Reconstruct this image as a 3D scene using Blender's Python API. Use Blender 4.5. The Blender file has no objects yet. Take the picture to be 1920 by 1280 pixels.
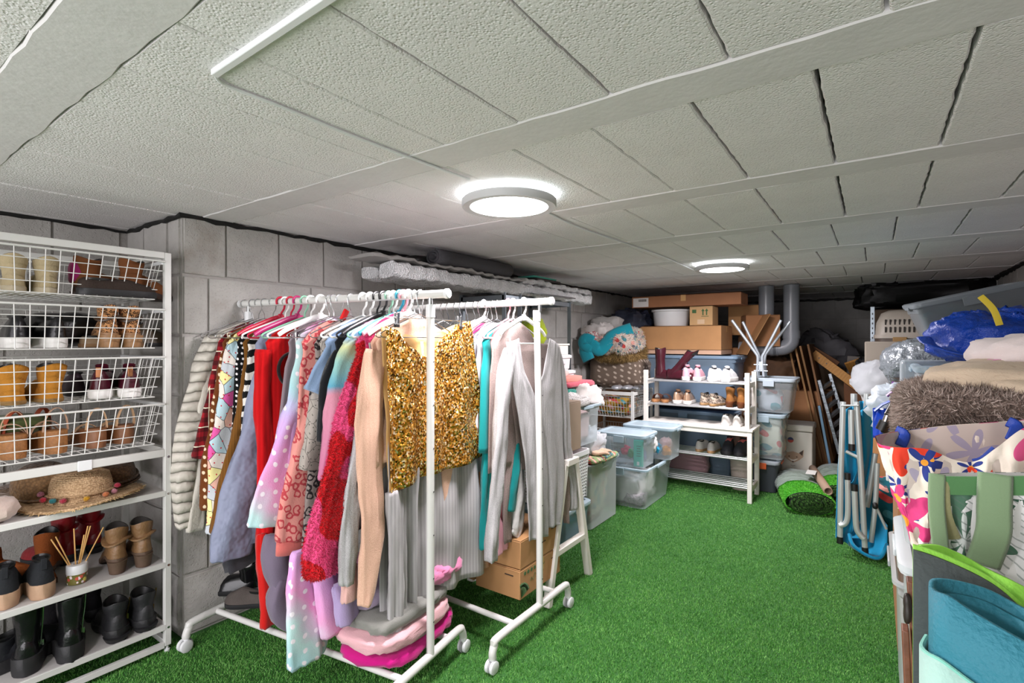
import bpy, math, random, numpy as np
from mathutils import Vector, Matrix, noise
from math import sin, cos, pi, radians as R
rnd = random.Random(7)
SC = bpy.context.scene
COL = SC.collection
# ---------------------------------------------------------------- camera, world, light, exposure
EYE = 1.35; SA, CA = .5764, .8171; FPX = 965.0
cd = bpy.data.cameras.new('camera'); cam = bpy.data.objects.new('camera', cd); COL.objects.link(cam)
cam.location = (0, 0, EYE); cam.rotation_euler = (R(90), 0, math.atan2(SA, CA))
cd.sensor_width = 36; cd.lens = 36*FPX/1920; cd.clip_start = .02
SC.camera = cam
SC.view_settings.view_transform = 'Standard'; SC.view_settings.look = 'None'
SC.view_settings.gamma = 1; SC.view_settings.use_curve_mapping = False
SC.view_settings.exposure = 0.28
w = bpy.data.worlds.new('world'); SC.world = w; w.use_nodes = True
w.node_tree.nodes['Background'].inputs[0].default_value = (.85, .93, 1, 1)
w.node_tree.nodes['Background'].inputs[1].default_value = 1.0
def area(name, loc, rot, sx, sy, e, col=(1, 1, 1)):
    l = bpy.data.lights.new(name, 'AREA'); l.shape = 'RECTANGLE'; l.size = sx; l.size_y = sy; l.energy = e; l.color = col
    o = bpy.data.objects.new(name, l); COL.objects.link(o); o.location = loc; o.rotation_euler = rot
    return o
# unseen fill light added behind the camera, set at the rear wall opening
area('rear_fill_light', (-1.1, -1.72, 1.0), (R(90), 0, 0), 3.2, 1.75, 72, (1, .945, .98))
def disc(name, x, y, z, e, r=.15):
    l = bpy.data.lights.new(name, 'AREA'); l.shape = 'DISK'; l.size = 2*r; l.energy = e; l.color = (1, .935, .98)
    o = bpy.data.objects.new(name, l); COL.objects.link(o); o.location = (x, y, z)
    return o
LAMPS = [(-1.185, 1.66), (-.93, 4.02), (-1.0, -.75), (-.8, 6.9)]
disc('ceiling_lamp_light', *LAMPS[0], 1.868, 36); disc('ceiling_lamp_light', *LAMPS[1], 1.868, 46)
disc('ceiling_lamp_light', *LAMPS[2], 1.868, 30)

def P(u, v, X=None, Y=None, z=None, d=None):
    """the point of the room seen at (u, v) of the photograph that lies on the plane X, Y or z"""
    k = (u-960)/FPX; m = (640-v)/FPX; dx = -SA+CA*k; dy = CA+SA*k
    t = d if d is not None else X/dx if X is not None else Y/dy if Y is not None else (z-EYE)/m
    return Vector((t*dx, t*dy, EYE+t*m))
# ---------------------------------------------------------------- helpers: meshes
class MB:
    def __init__(s): s.v = []; s.f = []
    def add(s, vs, fs):
        n = len(s.v); s.v += [tuple(p) for p in vs]; s.f += [tuple(i+n for i in f) for f in fs]; return s
    def box(s, c, d, rot=None, taper=1.0):
        x, y, z = d[0]/2, d[1]/2, d[2]/2; c = Vector(c)
        q = [Vector((a*x*(taper if e < 0 else 1), b*y*(taper if e < 0 else 1), e*z)) for e in (-1, 1) for a, b in ((-1, -1), (1, -1), (1, 1), (-1, 1))]
        if rot is not None: q = [rot @ p for p in q]
        return s.add([p+c for p in q], [(3, 2, 1, 0), (4, 5, 6, 7), (0, 1, 5, 4), (1, 2, 6, 5), (2, 3, 7, 6), (3, 0, 4, 7)])
    def b2(s, a, b): # box from two corners
        return s.box([(a[i]+b[i])/2 for i in range(3)], [abs(a[i]-b[i]) for i in range(3)])
    def beam(s, a, b, w, h, up=(0, 0, 1)): # box bar from a to b
        a = Vector(a); b = Vector(b); t = (b-a); L = t.length; t.normalize(); u = Vector(up)
        if abs(t.dot(u)) > .98: u = Vector((0, 1, 0))
        x = t.cross(u).normalized(); y = x.cross(t)
        m = Matrix((x, t, y)).transposed()
        return s.box((a+b)/2, (w, L, h), m)
    def loft(s, rings, closed=True, cap=True):
        n = len(rings[0]); vs = [p for r in rings for p in r]; fs = []
        for i in range(len(rings)-1):
            for j in range(n if closed else n-1):
                k = (j+1) % n
                fs.append((i*n+j, i*n+k, (i+1)*n+k, (i+1)*n+j))
        if cap and closed:
            fs.append(tuple(range(n))[::-1]); fs.append(tuple((len(rings)-1)*n+j for j in range(n)))
        return s.add(vs, fs)
    def tube(s, pts, r=.01, n=8, closed=False, cap=True, r2=None, up=None):
        pts = [Vector(p) for p in pts]; m = len(pts); rr = r if isinstance(r, (list, tuple)) else [r]*m
        r2s = r2 if isinstance(r2, (list, tuple)) else ([r2]*m if r2 else rr)
        rings = []; prev = Vector(up) if up else None
        for i, p in enumerate(pts):
            a = pts[(i-1) % m] if (closed or i > 0) else p; b = pts[(i+1) % m] if (closed or i < m-1) else p
            t = (b-a)
            if t.length < 1e-9: t = Vector((0, 0, 1))
            t.normalize()
            if prev is None: prev = Vector((0, 0, 1)) if abs(t.z) < .9 else Vector((1, 0, 0))
            x = prev - t*prev.dot(t)
            if x.length < 1e-6: x = t.orthogonal()
            x.normalize()
            if not up: prev = x
            y = t.cross(x)
            rings.append([p + x*(rr[i]*cos(2*pi*k/n)) + y*(r2s[i]*sin(2*pi*k/n)) for k in range(n)])
        if closed: rings.append(rings[0])
        return s.loft(rings, True, cap and not closed)
    def lathe(s, prof, n=24, c=(0, 0, 0), sq=1.0):
        c = Vector(c)
        return s.loft([[c+Vector((r*cos(2*pi*k/n), r*sq*sin(2*pi*k/n), z)) for k in range(n)] for r, z in prof])
    def grid(s, fn, nu, nv):
        vs = [fn(i/nu, j/nv) for j in range(nv+1) for i in range(nu+1)]
        return s.add(vs, [(j*(nu+1)+i, j*(nu+1)+i+1, (j+1)*(nu+1)+i+1, (j+1)*(nu+1)+i) for j in range(nv) for i in range(nu)])
    def blob(s, c, d, e=.5, amp=.0, fq=6, n=28, m=16, seed=0, rot=None, rid=0):
        """soft cushion-like superellipsoid with wrinkles"""
        c = Vector(c); g = lambda x, p: math.copysign(abs(x)**p, x); rings = []
        o = Vector((seed*3.7, seed*1.3, 0))
        for j in range(m+1):
            ph = -pi/2+pi*j/m; r = []
            for i in range(n):
                th = 2*pi*i/n
                p = Vector((g(cos(ph), e)*g(cos(th), e)*d[0]/2, g(cos(ph), e)*g(sin(th), e)*d[1]/2, g(sin(ph), e)*d[2]/2))
                if amp:
                    q = p*fq+o; w = noise.noise(q)+.5*noise.noise(q*2.3)
                    nr = p.normalized(); p = p+nr*amp*w
                    if rid:
                        qq = q*1.3+Vector((w, w*.7, 0))*.9; a1 = 1-min(1, abs(noise.noise(qq))*2.6); a2 = 1-min(1, abs(noise.noise(qq*2.1+Vector((5, 2, 1))))*2.6)
                        p = p+nr*rid*(a1**2*1.0+a2**2*.55-.45)
                if rot is not None: p = rot @ p
                r.append(p+c)
            rings.append(r)
        return s.loft(rings)
    def tf(s, m): s.v = [tuple(m @ Vector(p)) for p in s.v]; return s
import bmesh
def build(mb, name, mat, parent=None, smooth=True, bevel=0, sub=0, solid=0, W=False, ang=.7, fixn=True, seg=2):
    me = bpy.data.meshes.new(name)
    me.from_pydata(mb.v, [], mb.f); 
    if fixn:
        bm = bmesh.new(); bm.from_mesh(me); bmesh.ops.recalc_face_normals(bm, faces=bm.faces); bm.to_mesh(me); bm.free()
    if W and parent is not None:
        me.transform(parent.matrix_basis.inverted())
    if smooth:
        me.shade_smooth()
        if ang: me.set_sharp_from_angle(angle=ang)
    me.materials.append(mat)
    o = bpy.data.objects.new(name, me); COL.objects.link(o)
    if parent is not None: o.parent = parent
    if solid: k = o.modifiers.new('solid', 'SOLIDIFY'); k.thickness = solid; k.offset = 0
    if bevel: k = o.modifiers.new('bevel', 'BEVEL'); k.width = bevel; k.segments = seg; k.limit_method = 'ANGLE'; k.angle_limit = .6
    if sub: k = o.modifiers.new('sub', 'SUBSURF'); k.levels = sub; k.render_levels = sub
    return o
def thing(name, label, cat, loc=(0, 0, 0), rz=0, group=None, rot=None):
    o = bpy.data.objects.new(name, None); COL.objects.link(o); o.location = loc
    o.rotation_euler = rot if rot else (0, 0, rz); o.empty_display_size = .05
    o['label'] = label; o['category'] = cat
    if group: o['group'] = group
    o.matrix_basis = Matrix.LocRotScale(Vector(loc), o.rotation_euler, Vector((1, 1, 1)))
    return o
def tag(o, label, cat, group=None, kind=None):
    o['label'] = label; o['category'] = cat
    if group: o['group'] = group
    if kind: o['kind'] = kind
    return o
def struct(mb, name, mat, **k):
    o = build(mb, name, mat, **k); o['kind'] = 'structure'; return o
def dup(root, loc, rz=0, label=None, group=None, rot=None):
    r = root.copy(); COL.objects.link(r); r.location = loc; r.rotation_euler = rot if rot else (0, 0, rz)
    if label: r['label'] = label
    if group: r['group'] = group
    for ch in list(root.children):
        c = ch.copy(); COL.objects.link(c); c.parent = r
        for g in list(ch.children):
            d = g.copy(); COL.objects.link(d); d.parent = c
    return r
def fold(p, amp, fq=4): return amp*(noise.noise(Vector(p)*fq)+.5*noise.noise(Vector(p)*fq*2.1))
def smooth_path(pts, n=6):
    pts = [Vector(p) for p in pts]; out = []
    for i in range(len(pts)-1):
        p0 = pts[max(i-1, 0)]; p1 = pts[i]; p2 = pts[i+1]; p3 = pts[min(i+2, len(pts)-1)]
        for k in range(n):
            t = k/n; out.append(.5*((2*p1)+(p2-p0)*t+(2*p0-5*p1+4*p2-p3)*t*t+(3*p1-p0-3*p2+p3)*t**3))
    out.append(pts[-1]); return out
# ---------------------------------------------------------------- helpers: materials
def rgb(h):
    h = h.lstrip('#'); c = [int(h[i:i+2], 16)/255 for i in (0, 2, 4)]
    return tuple((x/12.92 if x <= .04045 else ((x+.055)/1.055)**2.4) for x in c)+(1,)
class G:
    def __init__(s, name, rough=.6, metal=0, spec=.5):
        s.m = bpy.data.materials.new(name); s.m.use_nodes = True; s.t = s.m.node_tree
        s.b = s.t.nodes['Principled BSDF']; s.out = s.t.nodes['Material Output']
        s.b.inputs['Roughness'].default_value = rough; s.b.inputs['Metallic'].default_value = metal
        s.b.inputs['Specular IOR Level'].default_value = spec; s.C = None
    def n(s, ty, ins={}, **pr):
        x = s.t.nodes.new('ShaderNode'+ty)
        for k, v in pr.items(): setattr(x, k, v)
        for k, v in ins.items(): s.set(x.inputs[k], v)
        return x
    def set(s, i, v):
        if isinstance(v, bpy.types.NodeSocket): s.t.links.new(v, i)
        else: i.default_value = v
    def co(s, sc=None):
        if s.C is None: s.C = s.n('TexCoord').outputs['Object']
        if sc: return s.n('Mapping', {0: s.C, 3: sc}).outputs[0]
        return s.C
    def xyz(s): 
        x = s.n('SeparateXYZ', {0: s.co()}); return x.outputs
    def yz(s):
        X = s.xyz(); return s.n('CombineXYZ', {0: s.ma('MULTIPLY_ADD', X[0], .6, X[1]), 1: s.ma('MULTIPLY_ADD', X[0], .35, X[2]), 2: 0.0}).outputs[0]
    def v2(s, sc, feat='F1', rand=1):
        return s.n('TexVoronoi', {'Vector': s.yz(), 'Scale': sc, 'Randomness': rand}, feature=feat, voronoi_dimensions='2D').outputs
    def ma(s, op, a, b=0, c=0):
        x = s.n('Math', {0: a, 1: b, 2: c}, operation=op); return x.outputs[0]
    def noise(s, sc, det=3, v=None, ro=.5): 
        x = s.n('TexNoise', {'Vector': v or s.co(), 'Scale': sc, 'Detail': det, 'Roughness': ro}); return x.outputs[0]
    def vor(s, sc, feat='F1', v=None, rand=1): 
        return s.n('TexVoronoi', {'Vector': v or s.co(), 'Scale': sc, 'Randomness': rand}, feature=feat).outputs
    def ramp(s, f, stops, const=False):
        x = s.n('ValToRGB', {0: f}); r = x.color_ramp
        if const: r.interpolation = 'CONSTANT'
        while len(r.elements) < len(stops): r.elements.new(.5)
        for e, (p, c) in zip(r.elements, stops): e.position = p; e.color = c if not isinstance(c, str) else rgb(c)
        return x.outputs[0]
    def mix(s, f, a, b):
        x = s.n('Mix', {0: f}, data_type='RGBA'); s.set(x.inputs[6], rgb(a) if isinstance(a, str) else a); s.set(x.inputs[7], rgb(b) if isinstance(b, str) else b); return x.outputs[2]
    def col(s, v): s.set(s.b.inputs['Base Color'], rgb(v) if isinstance(v, str) else v); return s
    def bump(s, h, st=.3, d=.01):
        x = s.n('Bump', {'Height': h, 'Strength': st, 'Distance': d}); s.t.links.new(x.outputs[0], s.b.inputs['Normal']); return s
CM = {}
def plain(name, c, rough=.5, metal=0, spec=.5, bump=0, bs=200, var=.0, vs=8, bd=.004):
    key = (name, c, rough, metal, bump, bs, var)
    if key in CM: return CM[key]
    g = G(name, rough, metal, spec)
    if var:
        a = rgb(c); d = tuple(x*(1-var) for x in a[:3])+(1,)
        g.col(g.mix(g.ramp(g.noise(vs, 4), [(.3, (0, 0, 0, 1)), (.7, (1, 1, 1, 1))]), a, d))
    else: g.col(c)
    if bump: g.bump(g.noise(bs, 3), bump, bd)
    CM[key] = g.m; return g.m
def cloth(name, c, rough=.92, var=.18, bump=.35, bs=260, kind='plain', sc=60, c2=None):
    key = (name, c, kind, sc, c2)
    if key in CM: return CM[key]
    g = G(name, rough, 0, .15); a = rgb(c); d = tuple(x*(1-var) for x in a[:3])+(1,)
    nz = g.noise(9, 4); base = g.mix(nz, a, d); h = g.noise(bs, 2)
    if kind == 'rib':
        X = g.xyz(); wv = g.ma('SINE', g.ma('MULTIPLY', g.ma('ADD', X[1], g.ma('MULTIPLY', X[0], .7)), sc*6.28))
        wv = g.ma('MULTIPLY_ADD', wv, .5, .5); h = g.ma('ADD', g.ma('MULTIPLY', wv, .45), g.ma('MULTIPLY', h, .4))
        base = g.mix(wv, tuple(x*.72 for x in a[:3])+(1,), base)
    elif kind == 'hrib':
        X = g.xyz(); wv = g.ma('MULTIPLY_ADD', g.ma('SINE', g.ma('MULTIPLY', X[2], sc*6.28)), .5, .5); h = wv
        base = g.mix(wv, tuple(x*.7 for x in a[:3])+(1,), base)
    elif kind == 'heather':
        base = g.mix(g.ramp(g.noise(420, 2), [(.35, (0, 0, 0, 1)), (.65, (1, 1, 1, 1))]), base, c2 or '#ffffff'); 
        X = g.xyz(); h = g.ma('ADD', h, g.ma('MULTIPLY', g.ma('SINE', g.ma('MULTIPLY', X[1], sc*6.28)), .18))
    elif kind == 'dots':
        v = g.v2(sc, rand=.35); base = g.mix(g.ramp(v[0], [(0, (1, 1, 1, 1)), (.19, (1, 1, 1, 1)), (.25, (0, 0, 0, 1))]), base, c2 or '#f3eff0')
    elif kind == 'leopard':
        v = g.v2(sc, rand=.9); r_ = g.ma('ADD', v[0], g.ma('MULTIPLY_ADD', g.noise(sc*1.8, 1), .75, -.2))
        base = g.mix(g.ramp(r_, [(0, (0, 0, 0, 1)), (.34, (0, 0, 0, 1)), (.37, (1, 1, 1, 1)), (.56, (1, 1, 1, 1)), (.6, (0, 0, 0, 1))]), base, c2)
    elif kind == 'plaid':
        X = g.xyz(); def_ = lambda s_, k, t: g.ma('GREATER_THAN', g.ma('SINE', g.ma('MULTIPLY', s_, k*6.28)), t)
        base = g.mix(g.ma('MULTIPLY', def_(X[1], sc, 0), .55), base, '#101515'); base = g.mix(g.ma('MULTIPLY', def_(X[2], sc, 0), .55), base, '#101515')
        base = g.mix(def_(X[1], sc*.5, .985), base, '#e8e0c8'); base = g.mix(def_(X[2], sc*.5, .985), base, '#e8e0c8')
    elif kind == 'zebra':
        X = g.xyz(); q = g.ma('ADD', g.ma('MULTIPLY', X[2], sc*6.28), g.ma('MULTIPLY', g.noise(10), 9))
        base = g.mix(g.ma('GREATER_THAN', g.ma('SINE', q), 0), base, c2)
    elif kind == 'cartoon':
        v = g.v2(sc); e = g.v2(sc, 'DISTANCE_TO_EDGE')
        cr = g.ramp(g.n('SeparateColor', {0: v[1]}).outputs[0], [(0, '#e9dfd6'), (.25, '#b9d3dc'), (.45, '#e8b6a4'), (.6, '#e25fa6'), (.75, '#f0e6a2'), (.88, '#c7ccd2')], True)
        base = g.mix(g.ramp(e[0], [(0, (1, 1, 1, 1)), (.008, (1, 1, 1, 1)), (.03, (0, 0, 0, 1))]), cr, '#343038')
        dd = g.v2(sc*1.9); base = g.mix(g.ramp(dd[0], [(0, (1, 1, 1, 1)), (.09, (1, 1, 1, 1)), (.11, (0, 0, 0, 1))]), base, '#c8323f')
    elif kind == 'lines':
        e = g.v2(sc, 'DISTANCE_TO_EDGE'); dd = g.v2(sc*2.2)
        base = g.mix(g.ramp(e[0], [(0, (1, 1, 1, 1)), (.008, (1, 1, 1, 1)), (.03, (0, 0, 0, 1))]), base, c2 or '#5c5853')
        base = g.mix(g.ramp(dd[0], [(0, (1, 1, 1, 1)), (.1, (1, 1, 1, 1)), (.13, (0, 0, 0, 1))]), base, c2 or '#5c5853')
    elif kind == 'rainbow':
        X = g.xyz(); q = g.ma('FRACT', g.ma('ADD', g.ma('MULTIPLY', g.ma('ADD', X[2], g.ma('MULTIPLY', X[1], .5)), sc), g.ma('MULTIPLY', g.noise(5), .5)))
        base = g.ramp(q, [(0, '#e9a0cf'), (.25, '#d8a0d8'), (.45, '#c4b3e2'), (.62, '#a9d6dc'), (.8, '#bfe0df'), (1, '#e9a0cf')])
        if c2:
            v = g.v2(19, rand=.35); base = g.mix(g.ramp(v[0], [(0, (1, 1, 1, 1)), (.15, (1, 1, 1, 1)), (.2, (0, 0, 0, 1))]), base, c2)
    elif kind == 'fluff':
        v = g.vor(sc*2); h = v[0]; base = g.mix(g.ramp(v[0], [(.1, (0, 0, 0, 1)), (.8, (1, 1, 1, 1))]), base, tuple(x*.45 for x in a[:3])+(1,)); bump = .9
    elif kind == 'patch':
        base = g.mix(g.ramp(g.noise(sc, 0), [(.53, (0, 0, 0, 1)), (.55, (1, 1, 1, 1))]), base, c2); v = g.vor(140); h = v[0]; bump = .8
    elif kind == 'floralish':
        v = g.v2(sc); base = g.mix(g.ma('LESS_THAN', v[0], .35), base, g.ramp(g.n('SeparateColor', {0: v[1]}).outputs[0], [(0, '#b3423f'), (.3, '#3f7f88'), (.55, '#e2a49a'), (.8, '#4b5568')], True))
    g.col(base); g.bump(h, bump, .003)
    g.b.inputs['Sheen Weight'].default_value = .25 if kind in ('plain', 'fluff', 'patch') else .08
    CM[key] = g.m; return g.m
def clear(name, tint='#eef3f6', op=.22, rough=.18, bump=0, bs=30, c2=.35):
    """thin translucent plastic: part see-through, part milky, with a glossy skin"""
    key = ('clear', name, tint, op)
    if key in CM: return CM[key]
    g = G(name, rough, 0, .5); g.col(tint)
    tr = g.n('BsdfTransparent', {0: tuple(.97*x+.03*0 for x in rgb(tint)[:3])+(1,)})
    lw = g.n('LayerWeight', {0: .35}).outputs[1]
    f = g.ma('MULTIPLY_ADD', lw, c2, op)
    if bump: g.bump(g.noise(bs, 4), bump, .01)
    mx = g.n('MixShader', {0: f}); g.t.links.new(tr.outputs[0], mx.inputs[1]); g.t.links.new(g.b.outputs[0], mx.inputs[2])
    g.t.links.new(mx.outputs[0], g.out.inputs[0]); CM[key] = g.m; return g.m
def emit(name, c, s):
    g = G(name); e = g.n('Emission', {0: c, 1: s}); g.t.links.new(e.outputs[0], g.out.inputs[0]); return g.m
WHITE = plain('white_painted_metal', '#cfcfcb', .35, bump=.05, bs=90)
WOODW = plain('white_painted_wood', '#e4e0d8', .5, var=.06, bump=.1, bs=60)
CHROME = plain('chrome', '#c9ccce', .22, 1)
STEEL = plain('galvanised_steel', '#9aa3aa', .4, .8, var=.2)
BLACKP = plain('black_plastic', '#161616', .4)
WPLAST = plain('white_plastic', '#dcdedf', .35)
CARD = plain('cardboard', '#b8895a', .85, var=.16, bump=.15, bs=50, vs=5)
CARD2 = plain('brown_cardboard', '#a5744c', .85, var=.18, bump=.15, bs=50, vs=4)
TAPE = plain('packing_tape', '#c79b63', .3)
RUBBER = plain('black_rubber', '#1c1c1e', .6, bump=.2, bs=120)
# ================================================================ the setting
XL, XR, YB, YF, ZC = -2.58, .9, 8.3, -1.8, 1.93
XREC, YREC = -3.2, 1.05      # recess on the left, in front of the pillar
g = G('concrete_block', .95, 0, .15)
n1 = g.noise(5, 5); n2 = g.noise(60, 3); vv = g.vor(95)
g.col(g.mix(g.ramp(n1, [(.3, (0, 0, 0, 1)), (.72, (1, 1, 1, 1))]), '#bab7b3', g.mix(n2, '#a6a39f', '#979490')))
cb_ = g.b.inputs['Base Color'].links[0].from_socket; g.col(g.mix(g.ma('MULTIPLY', g.ramp(g.noise(2.3, 6, v=g.n('NewGeometry').outputs['Position'], ro=.65), [(.58, (0, 0, 0, 1)), (.72, (1, 1, 1, 1))]), .55), cb_, '#8d8073'))
g.bump(g.ma('ADD', g.ma('MULTIPLY', n2, .8), g.ma('MULTIPLY', g.ramp(vv[0], [(0, (0, 0, 0, 1)), (.35, (1, 1, 1, 1))]), .5)), .55, .006); BLOCK = g.m
g = G('mortar', .95, 0, .1); g.col(g.mix(g.noise(12, 4), '#b3b0ac', '#9c9894')); g.bump(g.noise(40, 4), .6, .01); MORTAR = g.m
g = G('ceiling_block_face', .95, 0, .1)
v1 = g.vor(130); n2 = g.noise(110, 4, ro=.7); hh = g.ma('ADD', g.ramp(v1[0], [(0, (0, 0, 0, 1)), (.5, (1, 1, 1, 1))]), g.ma('MULTIPLY', n2, 1.2))
g.col(g.mix(g.ramp(g.noise(6, 4), [(.35, (0, 0, 0, 1)), (.7, (1, 1, 1, 1))]), '#e2dfdf', g.mix(n2, '#d2cece', '#e6e3e3')))
g.bump(hh, .5, .004); CEILB = g.m
g = G('joist_render', .9, 0, .15); g.col(g.mix(g.noise(7, 4), '#dad7d7', '#c9c6c6')); g.bump(g.noise(45, 4), .3, .004); JOIST = g.m
TAR = plain('bitumen_strip', '#0b0b0b', .6, bump=.5, bs=60)
g = G('turf_backing', .95); g.col(g.mix(g.noise(40, 3), '#37702c', '#274f20')); TURFB = g.m
# floor
f = struct(MB().b2((XREC-.1, YF-1.2, -.1), (XR+.1, YB+.1, 0)), 'floor', TURFB, smooth=False)
# ceiling slab + joists + blocks
ceil = struct(MB().b2((XREC-.1, YF-.1, ZC+.05), (XR+.1, YB+.1, ZC+.15)), 'ceiling', plain('dark_void', '#2a2927', .95), smooth=False)
def gritty_box(w_, l_, h_, nx, ny, amp, seed):
    """a slab whose long edges are slightly ragged"""
    mb = MB(); rr = random.Random(seed); rings = []
    for j in range(ny+1):
        y = -l_/2+l_*j/ny; a = rr.uniform(-amp, amp); b = rr.uniform(-amp, amp); c = .004
        rings.append([Vector((-w_/2+a, y, h_)), Vector((-w_/2+a, y, c)), Vector((-w_/2+a+c, y, 0)), Vector((w_/2+b-c, y, 0)), Vector((w_/2+b, y, c)), Vector((w_/2+b, y, h_))])
    return mb.loft(rings)
JW = .145; PITCH = .857; J0 = .268
jm = None
ys = [J0+PITCH*i for i in range(-3, 10)]
for i, y in enumerate(ys):
    if jm is None: jm = build(gritty_box(JW, XR-XREC+.1, .06, 1, 60, .0035, 3), 'joist', JOIST, ceil); jj = jm
    else: jj = jm.copy(); COL.objects.link(jj)
    jj.location = ((XREC+XR)/2, y+JW/2, ZC-.002); jj.rotation_euler = (0, 0, pi/2 if i % 2 else -pi/2)
BW = .2635; bl = []
bks = [build(gritty_box(BW-gp, PITCH-JW-.004, .05, 1, 26, .0012+gp*.12, 11+k), 'ceiling_block', CEILB, ceil) for k, gp in enumerate((.0025, .003, .005, .008))]
used = [False]*4
ph = [.02, -.247, -.105, -.11, -.18, -.05, -.2, -.1, -.02, -.16, -.09, -.2, -.1]
for i, y in enumerate(ys[:-1]):
    yc = y+JW+(PITCH-JW)/2; p0 = ph[(i-2) % 13]
    if i < 2: p0 = .02+.05*i
    k0 = math.floor((XREC-p0)/BW)
    for k in range(k0, k0+17):
        xc = p0+BW*(k+.5)
        if xc-BW/2 > XR+.1 or yc > YB+.4: continue
        q = 0 if xc < -1.3 else 1 if xc < -.75 else 2 if xc < -.3 else 3
        if rnd.random() < .25 and q > 0: q -= 1
        b = bks[q]
        if used[q]: b = b.copy(); COL.objects.link(b)
        used[q] = True
        b.location = (xc, yc, ZC+rnd.uniform(-.0015, .002)); b.rotation_euler = (rnd.uniform(-.001, .001), rnd.uniform(-.003, .003), pi*rnd.randint(0, 1))
# walls: a mortar core with blocks standing proud of the joints
BLK = {}
def blockmesh(L, H, seed=0):
    key = (round(L, 3), round(H, 3), seed)
    if key not in BLK:
        mb = MB(); rr = random.Random(seed*7+1); n = 5
        d = .03; j = lambda: rr.uniform(-.002, .002); xs = [-L/2+L*i/n for i in range(n+1)]
        fr = [[Vector((x, -.0, z)) for x in xs] for z in (-H/2, H/2)]
        rings = []
        for x in xs:
            e = .004; rings.append([Vector((x, .02, -H/2+j())), Vector((x, -.006, -H/2+j())), Vector((x, -.009, -H/2+.005)), Vector((x, -.009+j(), 0)), Vector((x, -.009, H/2-.005)), Vector((x, -.006, H/2+j())), Vector((x, .02, H/2+j()))])
        mb.loft(rings)
        me = bpy.data.meshes.new('concrete_block'); me.from_pydata(mb.v, [], mb.f)
        bm = bmesh.new(); bm.from_mesh(me); bmesh.ops.recalc_face_normals(bm, faces=bm.faces); bm.to_mesh(me); bm.free()
        me.materials.append(BLOCK); BLK[key] = me
    return BLK[key]
def wall(name, a, b, th, H=.275, L=.54, off=0, z0=0.0, z1=ZC, core=None):
    """a wall from a to b (seen from its right-hand side when walking a -> b is the face normal n)"""
    a = Vector((a[0], a[1], 0)); b = Vector((b[0], b[1], 0)); t = (b-a); Ln = t.length; t.normalize(); nrm = Vector((t.y, -t.x, 0))
    mb = MB(); c = (a+b)/2-nrm*th/2; c.z = (z0+z1)/2+.03
    mb.box(c, (Ln, th, z1-z0+.06), Matrix((t, -nrm, Vector((0, 0, 1)))).transposed())
    wl = struct(mb, name, MORTAR, smooth=False)
    rz = math.atan2(t.y, t.x); z = z0; k = 0; top = z1
    rows = []
    zt = z1
    while zt > z0+.02:
        zb = max(zt-H, z0); rows.append((zb, zt)); zt = zb
    for ri, (zb, zt) in enumerate(rows):
        h_ = zt-zb; LL = L/2 if ri == 0 else L; s0 = -((off+.5*(ri % 2)) % 1)*LL; s = s0
        while s < Ln-.01:
            e0 = max(s, 0); e1 = min(s+LL, Ln)
            if e1-e0 > .05:
                o = bpy.data.objects.new('concrete_block', blockmesh(e1-e0-.012, h_-.013, rnd.randint(0, 2) if e1-e0 > L-.01 else 0)); COL.objects.link(o); o.parent = wl
                p = a+t*((e0+e1)/2); o.location = (p.x, p.y, (zb+zt)/2); o.location = Vector(o.location)+nrm*rnd.uniform(-.002, .003); o.rotation_euler = (0, 0, rz)
            s += LL
    return wl
wall('wall_left', (XL, YREC), (XL, YB), .2, off=.3)
wall('wall_back', (XL, YB), (XR, YB), .2, off=.1)
wall('wall_right', (XR, YB), (XR, YF), .2, off=.45)
wall('wall_recess_side', (XREC, YREC), (XL-.012, YREC), .12, off=.2)
wall('wall_recess', (XREC, YF), (XREC, YREC), .2, off=.6)
rw = MB(); rw.b2((XREC-.2, YF-.2, 0), (-2.75, YF, ZC+.06)); rw.b2((.55, YF-.2, 0), (XR+.2, YF, ZC+.06)); rw.b2((-2.75, YF-.2, 1.88), (.55, YF, ZC+.06))
struct(rw, 'wall_rear', MORTAR, smooth=False)
# bitumen strips under the ceiling
def strip(name, pts, r0, seed):
    rr = random.Random(seed); pp = []; rs = []; r2 = []
    for a, b in zip(pts[:-1], pts[1:]):
        a = Vector(a); b = Vector(b); n = max(2, int((b-a).length/.05))
        for i in range(n): pp.append(a.lerp(b, i/n)+Vector((rr.uniform(-.003, .003), rr.uniform(-.003, .003), rr.uniform(-.006, .006)))); rs.append(r0*rr.uniform(.5, 1.35))
    pp.append(Vector(pts[-1])); rs.append(r0)
    return struct(MB().tube(pp, rs, 6), name, TAR)
q = ZC-.008
strip('trim_1', [(XREC+.012, -1.6, q), (XREC+.012, YREC-.012, q), (XL+.014, YREC-.012, q-.004), (XL+.012, 1.9, q), (XL+.012, 5, q), (XL+.012, YB-.02, q)], .011, 5)
strip('trim_2', [(XR-.014, -1.6, q), (XR-.014, YB-.02, q)], .02, 6)
strip('trim_3', [(XL, YB-.014, q), (XR, YB-.014, q)], .014, 8)
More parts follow.
